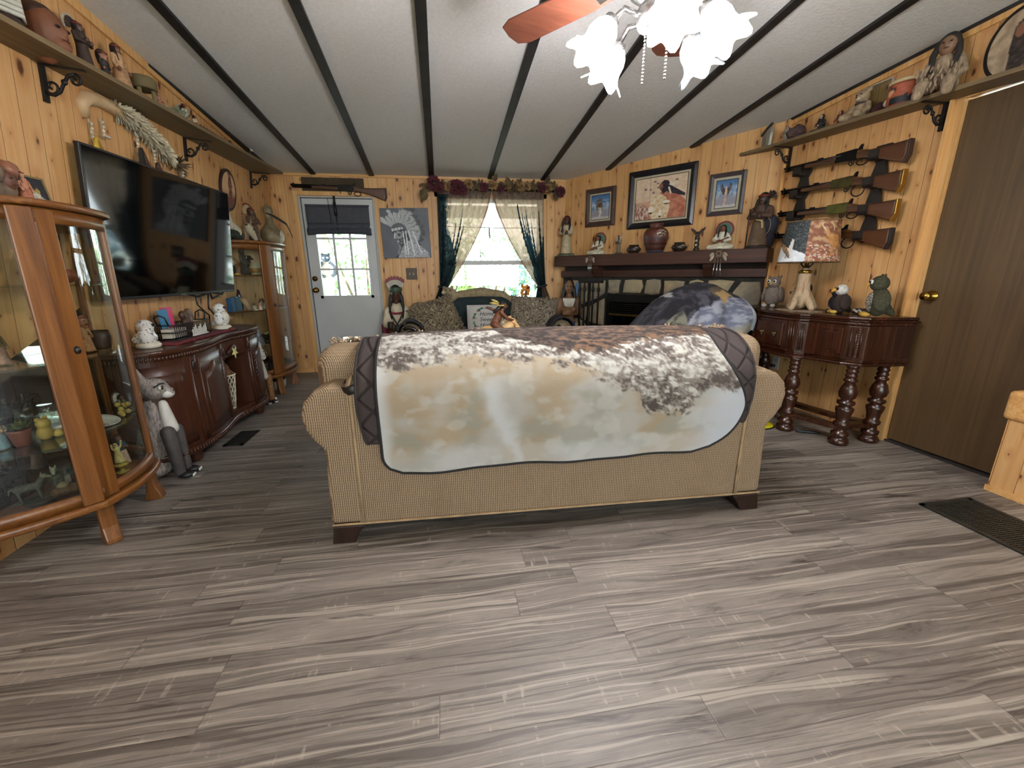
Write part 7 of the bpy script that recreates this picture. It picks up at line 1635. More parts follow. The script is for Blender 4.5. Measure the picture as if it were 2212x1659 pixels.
# ---------------------------------------------------------------- framed pictures on the angled wall
def framed(lb, u0, u1, z0, z1, frame_w, frame_m, liner_w, fn, n, grp=None):
    o = thing('framed_picture', lb, 'picture', on_fw((u0 + u1) / 2, .003, (z0 + z1) / 2), FWR, grp); w, h = (u1 - u0) / 2, (z1 - z0) / 2
    def ring(a, c, y0, y1, nm, m, par):
        b = MB(); b.add([(-a[0], y0, -a[1]), (a[0], y0, -a[1]), (a[0], y0, a[1]), (-a[0], y0, a[1]), (-c[0], y1, -c[1]), (c[0], y1, -c[1]), (c[0], y1, c[1]), (-c[0], y1, c[1]), (-a[0], 0, -a[1]), (a[0], 0, -a[1]), (a[0], 0, a[1]), (-a[0], 0, a[1])], [(i, (i + 1) % 4, 4 + (i + 1) % 4, 4 + i) for i in range(4)] + [(8 + i, 8 + (i + 1) % 4, (i + 1) % 4, i) for i in range(4)] + [(11, 10, 9, 8)])
        return b.link(nm, m, par)
    fr = ring((w, h), (w - frame_w * .45, h - frame_w * .45), -.022, -.03, 'frame', frame_m, o)
    ring((w - frame_w * .45, h - frame_w * .45), (w - frame_w, h - frame_w), -.03, -.017, 'frame_inner_slope', frame_m, fr)
    ring((w - frame_w, h - frame_w), (w - frame_w - liner_w, h - frame_w - liner_w), -.018, -.015, 'liner', mat('#b9b096', .7, var=.04), o)
    a, c = w - frame_w - liner_w, h - frame_w - liner_w
    MB().box(-a - .006, a + .006, -.0165, -.0145, -c - .006, c + .006).link('dark_edge', fm('#2b2522'), o)
    MB().grid(n, n, lambda u, v: (lerp(-a, a, u), -.0168, lerp(c, -c, v)), colfn=fn).link('painting', PRINT, o)
def big_pic(u, v):
    n = fbm(u * 9, v * 9, 5); c = mixc(hx('#cdb296'), hx('#dcc5aa'), .5 + n)
    if v > .55 + .25 * u * 0 and u < .35: c = mixc(c, mixc(hx('#a86f5a'), hx('#c99a80'), .5 + n), sstep(.5, .66, v + .1 * n))
    if u < .3 and v > .62 + .9 * u * .6 - .05:
        k = fbm(u * 40, v * 9, 8); c = mixc(hx('#8a5a4c'), hx('#d3bfae'), sstep(-.05, .15, k))
    if inpoly((u, v), [(.5, .38), (.62, .3), (.75, .34), (1, .62), (1, 1), (.3, 1), (.36, .7)]): c = mixc(hx('#a05a45'), hx('#c08368'), .5 + 1.2 * n)
    if inpoly((u, v), [(.3, .6), (.38, .45), (.5, .4), (.62, .5), (.7, .72), (.66, 1), (.36, 1), (.27, .8)]): c = mixc(hx('#c9a77c'), hx('#ddd0b5'), .5 + 1.4 * fbm(u * 14, v * 14, 2))
    for (x, y, rx, ry) in ((.33, .78, .05, .1), (.63, .62, .07, .05), (.52, .88, .03, .1)):
        d = ((u - x) / rx) ** 2 + ((v - y) / ry) ** 2
        if d < 1: c = hx('#e3dccb') if v < y + ry * .5 else hx('#3c2a25')
    for (x, y) in ((.44, .15), (.46, .25), (.38, .1), (.8, .12), (.3, .28), (.36, .36), (.2, .26)):
        if ((u - x) / .03) ** 2 + ((v - y) / .025) ** 2 < 1: c = mixc(hx('#6d5a58'), hx('#a58d80'), .5 + n)
    if inpoly((u, v), [(.49, .16), (.56, .09), (.64, .11), (.7, .24), (.98, .46), (.97, .52), (.72, .42), (.62, .36), (.55, .42), (.5, .3)]): c = mixc(hx('#1c171c'), hx('#41354a'), sstep(0, .35, fbm(u * 12, v * 30, 4)))
    if inpoly((u, v), [(.47, .18), (.52, .15), (.55, .25), (.52, .34), (.475, .3)]): c = mixc(hx('#5d3a36'), hx('#8a5a48'), .5 + n)
    if inpoly((u, v), [(.68, .16), (.78, .2), (.76, .26), (.66, .22)]) or inpoly((u, v), [(.64, .27), (.67, .26), (.72, .42), (.69, .44)]): c = hx('#d8d0c2')
    if abs(u - .29) < .004 and v < .6: c = hx('#8a6f5d')
    return c
def spirit(up):
    def f(u, v):
        n = fbm(u * 6, v * 6, 3 + up); c = mixc(hx('#3f6a9c'), hx('#aebccb'), sstep(.0, .45, v) * (.7 + n)); c = mixc(c, hx('#8d8c96'), sstep(.4, .75, v)); 
        if v > .9 + .03 * n: c = hx('#b9b4ad')
        if up:
            for sx in (-1, 1):
                if inpoly((.5 + (u - .47) * sx, v), [(.53, .42), (.58, .28), (.72, .1), (.78, .16), (.76, .32), (.66, .5), (.56, .55)]): c = mixc(hx('#2f2a30'), hx('#77696a'), sstep(-.1, .3, fbm(u * 20, v * 14)))
            if inpoly((u, v), [(.44, .3), (.48, .2), (.53, .3), (.55, .5), (.52, .7), (.48, .9), (.4, .93), (.42, .7), (.43, .5)]): c = mixc(hx('#b98d72'), hx('#d8c0a6'), .5 + n)
        else:
            if inpoly((u, v), [(.3, .62), (.24, .45), (.3, .22), (.45, .08), (.58, .2), (.66, .45), (.62, .66), (.5, .5), (.42, .5)]): c = mixc(hx('#4b4038'), hx('#8f8172'), sstep(-.1, .3, fbm(u * 18, v * 12)))
            if inpoly((u, v), [(.42, .52), (.5, .48), (.58, .56), (.6, .75), (.55, .93), (.42, .93), (.45, .75)]): c = mixc(hx('#b39a84'), hx('#e0d3c2'), .5 + n)
            if inpoly((u, v), [(.43, .35), (.5, .32), (.56, .4), (.52, .52), (.44, .5)]): c = hx('#54372c')
        return c
    return f
BFR = mat('#4a3630', .4, var=.12); DFR = mat('#1f1d20', .3, var=.15); GFR = mat('#4a4142', .4, var=.12)
framed('small brown-framed painting of a winged figure standing, left of the large picture', .311, .689, 1.655, 2.062, .055, BFR, .022, spirit(0), 56)
framed('large black-framed painting of a rider in a red blanket above the mantel', .845, 1.55, 1.592, 2.162, .062, DFR, .024, big_pic, 110)
framed('small grey-framed painting of a figure with raised wings, right of the large picture', 1.675, 1.985, 1.653, 2.02, .04, GFR, .026, spirit(1), 56)
# ---------------------------------------------------------------- ottoman and recliner
ot = thing('ottoman', 'dark brown ottoman in front of the firebox', 'ottoman', (1.66, 4.12, 0), .1)
OTM = mat('#2b211d', .9, var=.12, scale=20)
MB().box(-.32, .32, -.24, .24, .08, .4).link('base', OTM, ot, mods=[BEV(.03, 3)]); MB().box(-.34, .34, -.26, .26, .38, .575).link('cushion', OTM, ot, mods=[BEV(.08, 5)])
for sx in (-1, 1):
    for sy in (-1, 1): MB().box(sx * .27 - .025, sx * .27 + .025, sy * .19 - .025, sy * .19 + .025, 0, .09).link('foot', DARKFOOT, ot)
rc_ = thing('recliner', 'black recliner under a landscape print blanket beside the fireplace', 'armchair', (1.96, 3.25, 0), -.35)
rc_.scale = (.9, .9, 1)
BLK = mat('#131416', .6, var=.15, scale=12)
MB().box(-.34, .34, -.3, .3, .12, .42).link('base', BLK, rc_, mods=[BEV(.04, 3)])
MB().box(-.3, .3, -.3, .32, .36, .52).link('seat_cushion', BLK, rc_, mods=[BEV(.05, 4)])
MB().box(.1, .32, -.12, .34, .35, .88, rotm(0, .12)).link('backrest', BLK, rc_, mods=[BEV(.09, 5)])
for sy in (-1, 1): MB().box(-.36, .3, sy * .31 - .08, sy * .31 + .08, .15, .62).link('arm', BLK, rc_, mods=[BEV(.06, 4)])
for sx in (-1, 1):
    for sy in (-1, 1): MB().box(sx * .27 - .03, sx * .27 + .03, sy * .22 - .03, sy * .22 + .03, 0, .13).link('foot', BLACK, rc_)
def lb_col(u, v):
    n = fbm(u * 5, v * 5, 3); k = fbm(u * 12 + 2 * n, v * 9, 6); c = mixc(hx('#23222a'), hx('#55525c'), sstep(-.25, .35, k))
    st = math.sin((u * 9 + v * 2.2 + 1.5 * n)); 
    if .35 < u < .8 and st > .82: c = mixc(c, hx('#7d6a4c'), .75)
    if v > .62 + .25 * (u - .5) * (-1) + .06 * n: c = mixc(hx('#74798c'), hx('#b3b6c2'), sstep(-.2, .3, fbm(u * 9, v * 26, 2)))
    if v > .82 and u > .45: c = mixc(c, mixc(hx('#c9b98a'), hx('#9a9a94'), .5 + n), sstep(.82, .9, v + .05 * n) * .8)
    if u < .35 and v > .55: c = mixc(hx('#4e5048'), hx('#8d8b7a'), sstep(-.2, .3, fbm(u * 14, v * 14, 9)))
    if inpoly((u + .03 * n, v + .02 * n), [(.66, .5), (.8, .44), (.84, .5), (.74, .58), (.7, .62)]): c = hx('#c9a46c')
    if inpoly((u + .03 * n, v), [(.3, .24), (.36, .12), (.38, .3), (.33, .36)]): c = hx('#c2c2c4')
    if u > .955: c = mixc(hx('#b9c0cc'), hx('#d9dbe0'), .5 + n)
    return c
lbk = thing('landscape_blanket', 'plush blanket printed with dark hills and blue water over the recliner', 'blanket', (1.96, 3.25, 0), 0)
lbk.scale = (.9, .9, 1)
TOPZ = [(-.50, .56), (-.44, .68), (-.36, .8), (-.2, .94), (-.05, 1.01), (.1, 1.045), (.25, 1.04), (.36, 1.0), (.44, .97), (.49, .92)]
BOTZ = [(-.52, .44), (-.3, .45), (.0, .5), (.2, .55), (.36, .66), (.44, .70), (.5, .68)]
def lbf(u, v):
    x = lerp(-.50, .47, u); zt = interp(TOPZ, x); zb = interp(BOTZ, x); xx = x - .03 * sstep(.5, 1, v) * (1 - u) * 2
    if v < .3:
        t = v / .3; return (xx, lerp(.34, -.05, t), zt - .16 * (1 - t) ** 2)
    t = (v - .3) / .7
    y = -.05 - .40 * math.sin(min(1, t * 1.15) * PI / 2) ** .8 * (1 - .5 * abs(x) ** 2); z = lerp(zt, zb, t ** 1.5)
    return (xx, y + .028 * math.sin(x * 17 + 4 * t + 2 * math.sin(x * 5)) * min(1, 1.6 * t), z + .012 * math.sin(x * 9 + 1) * (1 - t))
MB().grid(90, 70, lbf, colfn=lb_col).link('cloth', BLM, lbk, mods=[SOLID(.012)])
# ---------------------------------------------------------------- antique console against the right wall
dr = thing('console_cabinet', 'dark walnut antique console with turned legs and shaped front against the right wall', 'console', (0, 0, 0))
plan_ = [(2.90, 3.36), (2.62, 3.335), (2.545, 3.27), (2.50, 3.12), (2.475, 3.0), (2.425, 2.965), (2.40, 2.9), (2.405, 2.6), (2.43, 2.535), (2.475, 2.5), (2.50, 2.42), (2.545, 2.28), (2.615, 2.19), (2.925, 2.165)]
BT, TP = .585, .80
def pl_off(k):
    q = offs(plan_, -k); q[0] = (plan_[0][0], plan_[0][1] + k); q[-1] = (plan_[-1][0], plan_[-1][1] - k); return q
def shape(k, z0, z1, nm, m, w=0.0, seg=2): return MB().prism(pl_off(k)[::-1], z1 - z0, T(0, 0, z0)).link(nm, m, dr, mods=[BEV(w, seg)] if w else [])
shape(0, BT, TP, 'case', WALNUT)
shape(.012, TP, TP + .02, 'top_moulding', WALNUTY, .006); shape(.026, TP + .02, TP + .034, 'upper_moulding', WALNUTY, .006)
shape(.014, TP + .034, TP + .055, 'top', WALNUTY, .008, 3)
shape(.016, BT - .026, BT + .012, 'base_moulding', WALNUTY, .01, 3); shape(.004, BT - .045, BT - .024, 'lower_bead', WALNUTY, .006)
DTOP = TP + .055
def front_panel(i0, i1, z0, z1, d, nm, par, inset=0.0, m=WALNUT):
    a, c = Vector(plan_[i0]), Vector(plan_[i1]); t = (c - a).normalized(); nn = Vector((t.y, -t.x)); nn = -nn if nn.x > 0 else nn
    L = (c - a).length; a = a + t * inset; L -= 2 * inset
    M = Matrix(((t.x, nn.x, 0, a.x), (t.y, nn.y, 0, a.y), (0, 0, 1, 0), (0, 0, 0, 1)))
    return MB(M).box(0, L, -.004, d, z0, z1).link(nm, m, par, mods=[BEV(.004, 2)]), M, L
dp, M, L = front_panel(6, 7, BT + .03, TP - .02, .012, 'drawer', dr, .03)
for q in (.06, L - .06): MB(M @ T(q, .012, .70) @ rotm(-PI / 2)).lathe([(.016, 0), (.018, .004), (.008, .01), (.012, .02), (.0, .026)], 12).ell((0, .018, .008), (.008, .016, .006)).link('pull', mat('#5b4a2c', .4, .7), dp)
for i0, i1 in ((2, 3), (10, 11)):
    q, M, L = front_panel(i0, i1, BT + .03, TP - .02, .008, 'door', dr, .012); MB(M).box(.02, L - .02, .008, .016, BT + .05, TP - .045).link('raised_panel', WALNUT, q, mods=[BEV(.004, 2)])
for i0, i1 in ((4, 5), (5, 6), (7, 8), (8, 9), (12, 11)):
    q, M, L = front_panel(i0, i1, BT + .012, TP, .006, 'fluted_pilaster', dr, .004)
    b = MB(M)
    for k in range(3): b.tube([(L * (k + 1) / 4, .007, BT + .02), (L * (k + 1) / 4, .007, TP - .01)], .005, 6)
    b.link('flutes', WALNUT, q)
b = MB()
for i in range(12): b.ell((2.585, 2.222, BT + .02 + .016 * i), (.007, .007, .007), nu=6, nv=5)
b.link('beading', mat('#54382a', .3), dr)
LEG = [(.0, 0), (.055, 0), (.06, .02), (.052, .04), (.04, .045), (.05, .06), (.052, .08), (.036, .09), (.034, .12), (.045, .13), (.048, .15), (.036, .16), (.04, .2), (.05, .235), (.052, .255), (.03, .268), (.05, .285), (.05, .3), (.026, .31), (.046, .33), (.052, .36), (.042, .4), (.026, .43), (.038, .44), (.038, .452), (.026, .46), (.034, .47), (.034, .482), (.026, .49), (.034, .5), (.034, .512), (.028, .52), (.034, .53), (.04, .545)]
for x, y in ((2.455, 2.53), (2.455, 2.935), (2.605, 2.235), (2.605, 3.26), (2.845, 2.235), (2.845, 3.27)): MB().lathe(LEG, 20, (x, y, 0)).link('turned_leg', WALNUT, dr)
b = MB()
for pts in ([(2.455, 2.53), (2.52, 2.45), (2.55, 2.33), (2.605, 2.235)], [(2.455, 2.935), (2.52, 3.02), (2.55, 3.14), (2.605, 3.26)], [(2.455, 2.53), (2.5, 2.65), (2.5, 2.8), (2.455, 2.935)], [(2.605, 2.235), (2.7, 2.26), (2.845, 2.235)], [(2.845, 2.235), (2.75, 2.5), (2.7, 2.75), (2.75, 3.0), (2.845, 3.27)], [(2.605, 3.26), (2.845, 3.27)], [(2.455, 2.53), (2.58, 2.66), (2.7, 2.75)], [(2.455, 2.935), (2.58, 2.84), (2.7, 2.75)]):
    q = refine(pts, 2); o = offs(q, .03); o2 = offs(q, -.03); n = len(q)
    b.add([(x, y, z) for z in (.105, .135) for pp in (o, o2) for x, y in pp], [(i, i + 1, n + i + 1, n + i) for i in range(n - 1)] + [(2 * n + i + 1, 2 * n + i, 3 * n + i, 3 * n + i + 1) for i in range(n - 1)] + [(i + 1, i, 2 * n + i, 2 * n + i + 1) for i in range(n - 1)] + [(n + i, n + i + 1, 3 * n + i + 1, 3 * n + i) for i in range(n - 1)])
b.link('stretcher', WALNUTY, dr)
# on the console
dy = thing('doily', 'cream and brown doily lying on the console top under the lamp', 'doily', (2.60, 2.74, DTOP))
MB().lathe([(.0, .003), (.17, .003), (.19, .002), (.0, 0)], 26, sx=.62).link('lace', mat('#a58f78', .9, var=.3, scale=40), dy)
lm = thing('table_lamp', 'table lamp with forked wooden log base and drum shade showing deer', 'lamp', (2.645, 2.775, DTOP + .004))
LOGM = ramp2('weathered_log', [(.3, '#7d654a'), (.5, '#b09a7c'), (.7, '#8a5f42')], 9, .8, stretch=(5, 5, .8))
b = MB().cap((0, 0, .06), (0, 0, .27), .052, .04, 14)
for a in (3.4, 4.75, 5.9, 1.6): b.cap((.02 * math.cos(a), .02 * math.sin(a), .13), (.1 * math.cos(a), .1 * math.sin(a), .018), .036, .022, 10)
b.link('log_base', LOGM, lm, mods=[REMESH(.009, 2)])
MB().lathe([(.044, .265), (.046, .28), (.03, .29), (.016, .3), (.012, .34), (.012, .36)], 18).link('brass_collar', BRASS, lm)
for sx in (-1, 1): MB().tube([(0, sx * .012, .30), (0, sx * .05, .33), (0, sx * .045, .37)], .006, 6).link('harp_arm', fm('#1d1a18'), lm)
def deer(u, v):
    a = (u * 2 * PI); n = fbm(u * 26, v * 10, 4); k = (u - .5) * 2 * PI          # u .5 faces -x (the room)
    z = 1 - v
    if u < .5:
        c = mixc(hx('#23292a'), hx('#6d7578'), sstep(.05, .4, fbm(u * 60 + 8 * n, v * 40, 2)) * .7)
        s = (u - .25) / .25
        if z < .34 + .1 * math.sin(s * 3 + .5) - .12 * s: c = mixc(hx('#c9cfd6'), hx('#e6e8ea'), .5 + n)
        if inpoly((s, z), [(.2, .5), (.45, .42), (.58, .28), (.66, .1), (.6, .1), (.5, .2), (.35, .3), (.25, .38)]): c = mixc(hx('#7a5638'), hx('#b08a5e'), .5 + n)
        if inpoly((s, z), [(.55, .3), (.62, .58), (.68, .55), (.66, .2)]): c = hx('#d9d6cc')
        if abs(s - .3 - .25 * abs(math.sin(z * 9))) < .02 and .3 > z > .1: c = hx('#4b5054')
    else:
        s = (u - .5) / .25
        c = mixc(mixc(hx('#7a4a33'), hx('#b08d68'), sstep(-.2, .35, n)), hx('#8f3f33'), sstep(.0, .4, fbm(u * 40, v * 22, 9)) * sstep(.55, .2, z))
        if fbm(u * 80, v * 40, 1) > .32 and z < .4: c = hx('#c9c4b4')
        if inpoly((s, z), [(.42, .6), (.5, .66), (.78, .64), (.82, .5), (.8, .12), (.76, .12), (.74, .34), (.6, .34), (.57, .12), (.53, .12), (.52, .4), (.44, .5)]): c = mixc(hx('#a06a38'), hx('#c08d54'), .5 + n)
        if inpoly((s, z), [(.36, .7), (.4, .76), (.46, .74), (.47, .6), (.41, .58)]): c = hx('#b9895c')
        if (abs(s - .33 + .06 * math.sin(z * 16)) < .013 or abs(s - .52 + .06 * math.sin(z * 14)) < .013) and .74 < z < .95: c = hx('#d2bd96')
    return c
def shf(u, v):
    r = lerp(.158, .187, v); a = PI + (u - .5) * 2 * PI + .72
    return (r * math.cos(a), -r * math.sin(a) * -1, lerp(.62, .345, v))
shp = MB().grid(180, 44, shf, colfn=deer).link('shade', vcol_mat('printed_lampshade', .7), lm, mods=[SOLID(.003)])
for r, z in ((.159, .622), (.188, .343)):
    b = MB()
    for k in range(90): a = 2 * PI * k / 90; b.ell((r * math.cos(a), r * math.sin(a), z), (.006, .006, .005), nu=6, nv=4)
    b.link('braid_trim', fm('#6d5734', .7, .25, 300), shp)
PB = mat('#a9a49a', .85, var=.08)
bird('plush_owl', 'grey-brown plush owl with pale feet at the left end of the console', 'plush toy', (2.68, 3.10, DTOP), .25, -1.1, ramp2('grey_owl_plush', [(.3, '#4b413a'), (.7, '#84786d')], 40, .95), feet='#b3aea4', fat=1.05)
bird('plush_eagle', 'plush bald eagle with dark brown body and white head right of the lamp', 'plush toy', (2.70, 2.50, DTOP), .2, -2.0, ramp2('eagle_brown', [(.3, '#1f1714'), (.7, '#3d2c25')], 30, .95), headc='#d2cfc6', beak='#cf9a34', feet='#c9a648', tufts=False, hook=True, eyec='#2a2018')
bird('plush_owl', 'dark green-brown plush owl with speckled breast at the right end of the console', 'plush toy', (2.70, 2.25, DTOP), .26, -2.3, ramp2('green_owl_plush', [(.3, '#1d1c12'), (.7, '#47452f')], 30, .95), belly=ramp2('speckled_breast', [(.45, '#1f1c18'), (.58, '#bdb6a8')], 50, .95), beak='#c9a03a', feet='#b08a34', fat=.95)
bird('plush_eagle', 'dark navy plush bird partly hidden between lamp and bald eagle', 'plush toy', (2.79, 2.62, DTOP), .17, -1.6, mat('#1c1b28', .95, var=.15), tufts=False, feet='#2a2420', beak='#3a2f2a', eyec='#2a2a33')
pup = thing('fox_figurine', 'tan dog-faced plush with dark ear leaning behind the lamp base', 'plush toy', (2.77, 2.87, DTOP), -1.9)
b = MB().cap((0, .02, .04), (0, 0, .09), .05, .045).ell((0, -.03, .14), (.042, .05, .042)).cap((0, -.06, .13), (0, -.095, .12), .026, .018); b.link('body', fm('#a5855c', .9, .1), pup, mods=[REMESH(.009, 2)])
for sx in (-1, 1): MB().ell((sx * .045, -.01, .15), (.014, .03, .045)).link('ear', fm('#241a15', .9), pup); MB().ell((sx * .02, -.072, .155), .006, nu=8, nv=6).link('eye', BLACK, pup)
MB().ell((0, -.108, .125), (.011, .008, .009)).link('nose', BLACK, pup)
pn = thing('beaded_pouch', 'dark pouch with white beads lying beside the bald eagle on the console', 'pouch', (2.79, 2.42, DTOP)); MB().ell((0, 0, .018), (.05, .05, .02), bumpy=.4).link('pouch', fm('#2a1f1b', .9), pn); b = MB()
for i in range(6): b.ell((-.05, -.05 + .012 * i, .016 + .006 * (i % 3)), .008, nu=8, nv=6)
b.link('beads', fm('#c9c6bd', .5), pn)
# ---------------------------------------------------------------- rifles on the wall rack
RR = -PI / 2 + .052
def on_rw(y, off, z): return (RX(y) - off, y, z)
rk = thing('gun_rack', 'dark wooden gun rack of two scalloped uprights on the right wall', 'gun rack', (0, 0, 0))
for y, z0, z1, lv_ in ((3.19, 1.37, 1.99, (1.93, 1.765, 1.60, 1.43)), (2.60, 1.33, 1.965, (1.905, 1.74, 1.57, 1.405))):
    prof = []; hk = []
    for z in lv_: prof += [(z + .035, .045), (z - .03, .055), (z - .075, .03)]
    out = [(w, z) for z, w in prof]
    poly = out + [(-w, z) for w, z in reversed(out)]
    MB(T(*on_rw(y, .022, 0)) @ rotm(0, 0, RR)).prism(poly[::-1], .02, rotm(PI / 2)).link('upright', mat('#211812', .6, var=.15), rk)
    for z in lv_: MB(T(*on_rw(y, .022, 0)) @ rotm(0, 0, RR)).box(-.03, .03, -.1, .0, z - .06, z - .045).box(-.03, .03, -.1, -.085, z - .06, z - .0).link('peg', mat('#211812', .6, var=.15), rk)
RG = 'rifles on the wall rack'
for z, lb, k in ((1.945, 'topmost rifle on the rack, with black engraved receiver and walnut stock', dict(rec='#1c1b1a', plate='#3a2218')), (1.775, 'second rifle from the top, with large loop lever and brass receiver', dict(rec='#5d5330', big_loop=True)), (1.603, 'third rifle from the top, with brass receiver and curved brass butt', dict(rec='#66602f', octo=True)), (1.432, 'lowest rifle on the rack, its front hidden behind the lampshade', dict(rec='#1b1a19', plate='#1c1310', big_loop=True, dark_fore=True))):
    rifle_thing(lb, on_rw(3.335, .088, z), RR, .042, RG, L=.95, **k)
top_r = [o for o in COL.objects if o.get('label', '').startswith('topmost rifle')][0]
b = MB(); b.tube([(.38 + .006 * i, -.0175, -.018 + .006 * math.sin(i * 1.9) + .0006 * i) for i in range(15)], .0012, 5); b.link('engraving', SILVER, top_r); MB().box(.44, .5, -.019, -.016, .004, .008).link('bolt_line', SILVER, top_r)
# ---------------------------------------------------------------- shelf high on the right wall
def RSZ(y): return 2.085 + .045 * (y - 2.3)
rs = thing('wall_shelf', 'long dull wooden shelf on iron scroll brackets high on the right wall', 'shelf', (0, 0, 0))
b = MB(); ya, yb = .9, 3.42
e0, e1 = (RX(ya), RX(ya) - .19), (RX(yb), RX(yb) - .17)
hexa(b, [(e0[1], ya, RSZ(ya)), (e0[0], ya, RSZ(ya)), (e1[0], yb, RSZ(yb)), (e1[1], yb, RSZ(yb)), (e0[1], ya, RSZ(ya) + .022), (e0[0], ya, RSZ(ya) + .022), (e1[0], yb, RSZ(yb) + .022), (e1[1], yb, RSZ(yb) + .022)])
hexa(b, [(e1[1], yb, RSZ(yb)), (RX(yb) - .03, yb, RSZ(yb)), (2.70, 3.70, RSZ(yb)), (2.655, 3.70, RSZ(yb)), (e1[1], yb, RSZ(yb) + .022), (RX(yb) - .03, yb, RSZ(yb) + .022), (2.70, 3.70, RSZ(yb) + .022), (2.655, 3.70, RSZ(yb) + .022)])
b.link('shelf_board', SHELFW, rs)
for y in (3.39, 2.315): bracket(rs, T(RX(y) - .002, y, RSZ(y)) @ rotm(0, 0, PI))
def on_r(y, dx=.09): return (RX(y) - dx, y, RSZ(y) + .022)
g_ = 'keepsakes on the right shelf'
wl = thing('wall_clock_shard', 'pale feathered plaque leaning at the far end of the right shelf', 'plaque', (2.765, 3.50, RSZ(3.42) + .022), -1.9, g_)
MB().prism([(-.1, 0), (.06, 0), (.08, .12), (.03, .155), (-.09, .12)], .02, rotm(PI / 2)).link('pale_slab', ramp2('grey_white_feathers', [(.35, '#5b5c58'), (.6, '#b5b3a8')], 12, .8, stretch=(4, 4, .6)), wl)
MB().tube([(-.1, -.02, .115), (.0, -.02, .14), (.09, -.02, .15)], .012, 7).link('dark_branch', fm('#2a2825'), wl)
figurine('pale_figure', 'pale veiled figure beside the feathered plaque on the right shelf', 'figurine', on_r(3.37), .13, RR, '#a8a596', '#8d8474', '#9b988c', 'crossed', group=g_)
ow = thing('bison_head', 'dark purple-brown shaggy bison figurine on the right shelf', 'figurine', on_r(3.27), RR, g_); MB().ell((0, .01, .055), (.05, .06, .055), bumpy=.25).ell((0, -.05, .045), (.032, .035, .035), bumpy=.2).cap((.03, -.03, .08), (.05, -.04, .105), .01, .004, 6).cap((-.03, -.03, .08), (-.05, -.04, .105), .01, .004, 6).link('body', ramp2('shaggy_brown', [(.3, '#2d201f'), (.7, '#5d4542')], 40, .95), ow, mods=[REMESH(.007, 1)])
seated('penguin_like_figure', 'small black and white seated figure in the middle of the right shelf', 'figurine', on_r(3.06), .13, RR, '#24262a', '#a58d72', group=g_, shirt='#1f2226')
seated('red_robed_figure', 'small red-brown seated figure with white headband on the right shelf', 'figurine', on_r(2.91), .11, RR, '#7d3f30', '#a86a4c', group=g_)
td = thing('teddy_bear', 'worn tan teddy bear sitting in front of a clear pane on the right shelf', 'plush toy', on_r(2.765), RR, g_)
b = MB().ell((0, .01, .06), (.05, .045, .06)).ell((0, 0, .14), (.042, .04, .04)).ell((-.036, .005, .178), .017).ell((.036, .005, .178), .017)
for sx in (-1, 1): b.cap((sx * .045, 0, .09), (sx * .075, -.03, .05), .02, .018).cap((sx * .03, -.02, .03), (sx * .05, -.085, .025), .026, .024)
b.link('body', ramp2('worn_tan_plush', [(.3, '#79664f'), (.7, '#ab9678')], 40, .95), td, mods=[REMESH(.007, 2)])
MB().ell((0, -.036, .128), (.02, .016, .016)).link('muzzle', fm('#b9a587', .9), td); MB().ell((0, -.053, .133), (.006, .004, .005)).link('nose', BLACK, td)
for sx in (-1, 1): MB().ell((sx * .016, -.036, .152), .005, nu=8, nv=6).link('eye', BLACK, td)
MB().tube([(.036 * math.cos(t), .005 + .036 * math.sin(t), .103) for t in [2 * PI * k / 14 for k in range(14)]], .007, 6, closed=True).link('ribbon', fm('#4b3f44'), td)
gp = thing('clear_pane', 'clear acrylic case panel standing behind the tan teddy bear', 'case', (RX(2.72) - .035, 2.72, RSZ(2.72) + .022), RR, g_); MB().box(-.09, .09, -.004, .0, 0, .21).link('pane', CABGLASS, gp); MB().box(-.09, .09, -.006, .002, .206, .212).box(.086, .092, -.006, .002, 0, .21).link('edge', mat('#b9bdb8', .3, var=0), gp)
rb = thing('maroon_cap', 'maroon furry ball and white cup lying on the right shelf', 'cap', on_r(2.61), RR, g_); MB().ell((-.03, 0, .035), (.04, .035, .035), bumpy=.3).link('furry_ball', fm('#3a161c', .95, .3, 40), rb); MB(T(.055, -.02, .03) @ rotm(1.2, .6)).lathe([(.014, -.03), (.026, .03), (.024, .03), (.012, -.025)], 16).link('cup', fm('#c9c4b6', .4), rb)
dm = pot('painted_drum', 'round rust-red painted drum with cream rim on the right shelf', 'drum', on_r(2.485, .1), [(.078, 0), (.08, .004), (.082, .135), (.078, .14), (.0, .141)], '#8a4028', group=g_)
MB().lathe([(.083, .122), (.085, .126), (.085, .138), (.078, .143)], 26).link('cream_rim', fm('#c9b78c'), dm)
MB().grid(24, 12, lambda u, v: (-.0835 * math.cos((u - .5) * 2.2) * 1.0, .0835 * math.sin((u - .5) * 2.2), lerp(.112, .008, v)), colfn=lambda u, v: (hx('#c99a72') if math.hypot(u - .62, (v - .35) * .8) < .13 else hx('#16191c') if (v > .62 + .1 * fbm(u * 9, 1) and u < .6) or math.hypot(u - .6, v - .25) < .17 else mixc(hx('#8f4429'), hx('#a5573a'), .5 + fbm(u * 7, v * 7)))).link('painting', PRINT, dm)
dl = thing('seated_doll', 'large doll in pale buckskin with black hair seated on the right shelf', 'doll', on_r(2.30, .10), RR + .45, g_)
BK = ramp2('pale_buckskin', [(.3, '#6f5d4a'), (.7, '#a8937a')], 22, .95, stretch=(3, 3, .8))
b = MB().cap((0, .02, .06), (0, .01, .17), .06, .048)
for sx in (-1, 1): b.cap((sx * .055, .01, .175), (sx * .085, -.02, .1), .028, .024).cap((sx * .085, -.02, .1), (sx * .05, -.09, .065), .024, .02).cap((sx * .035, 0, .045), (sx * .055, -.13, .035), .042, .032).cap((sx * .055, -.13, .035), (sx * .06, -.165, -.02), .03, .026)
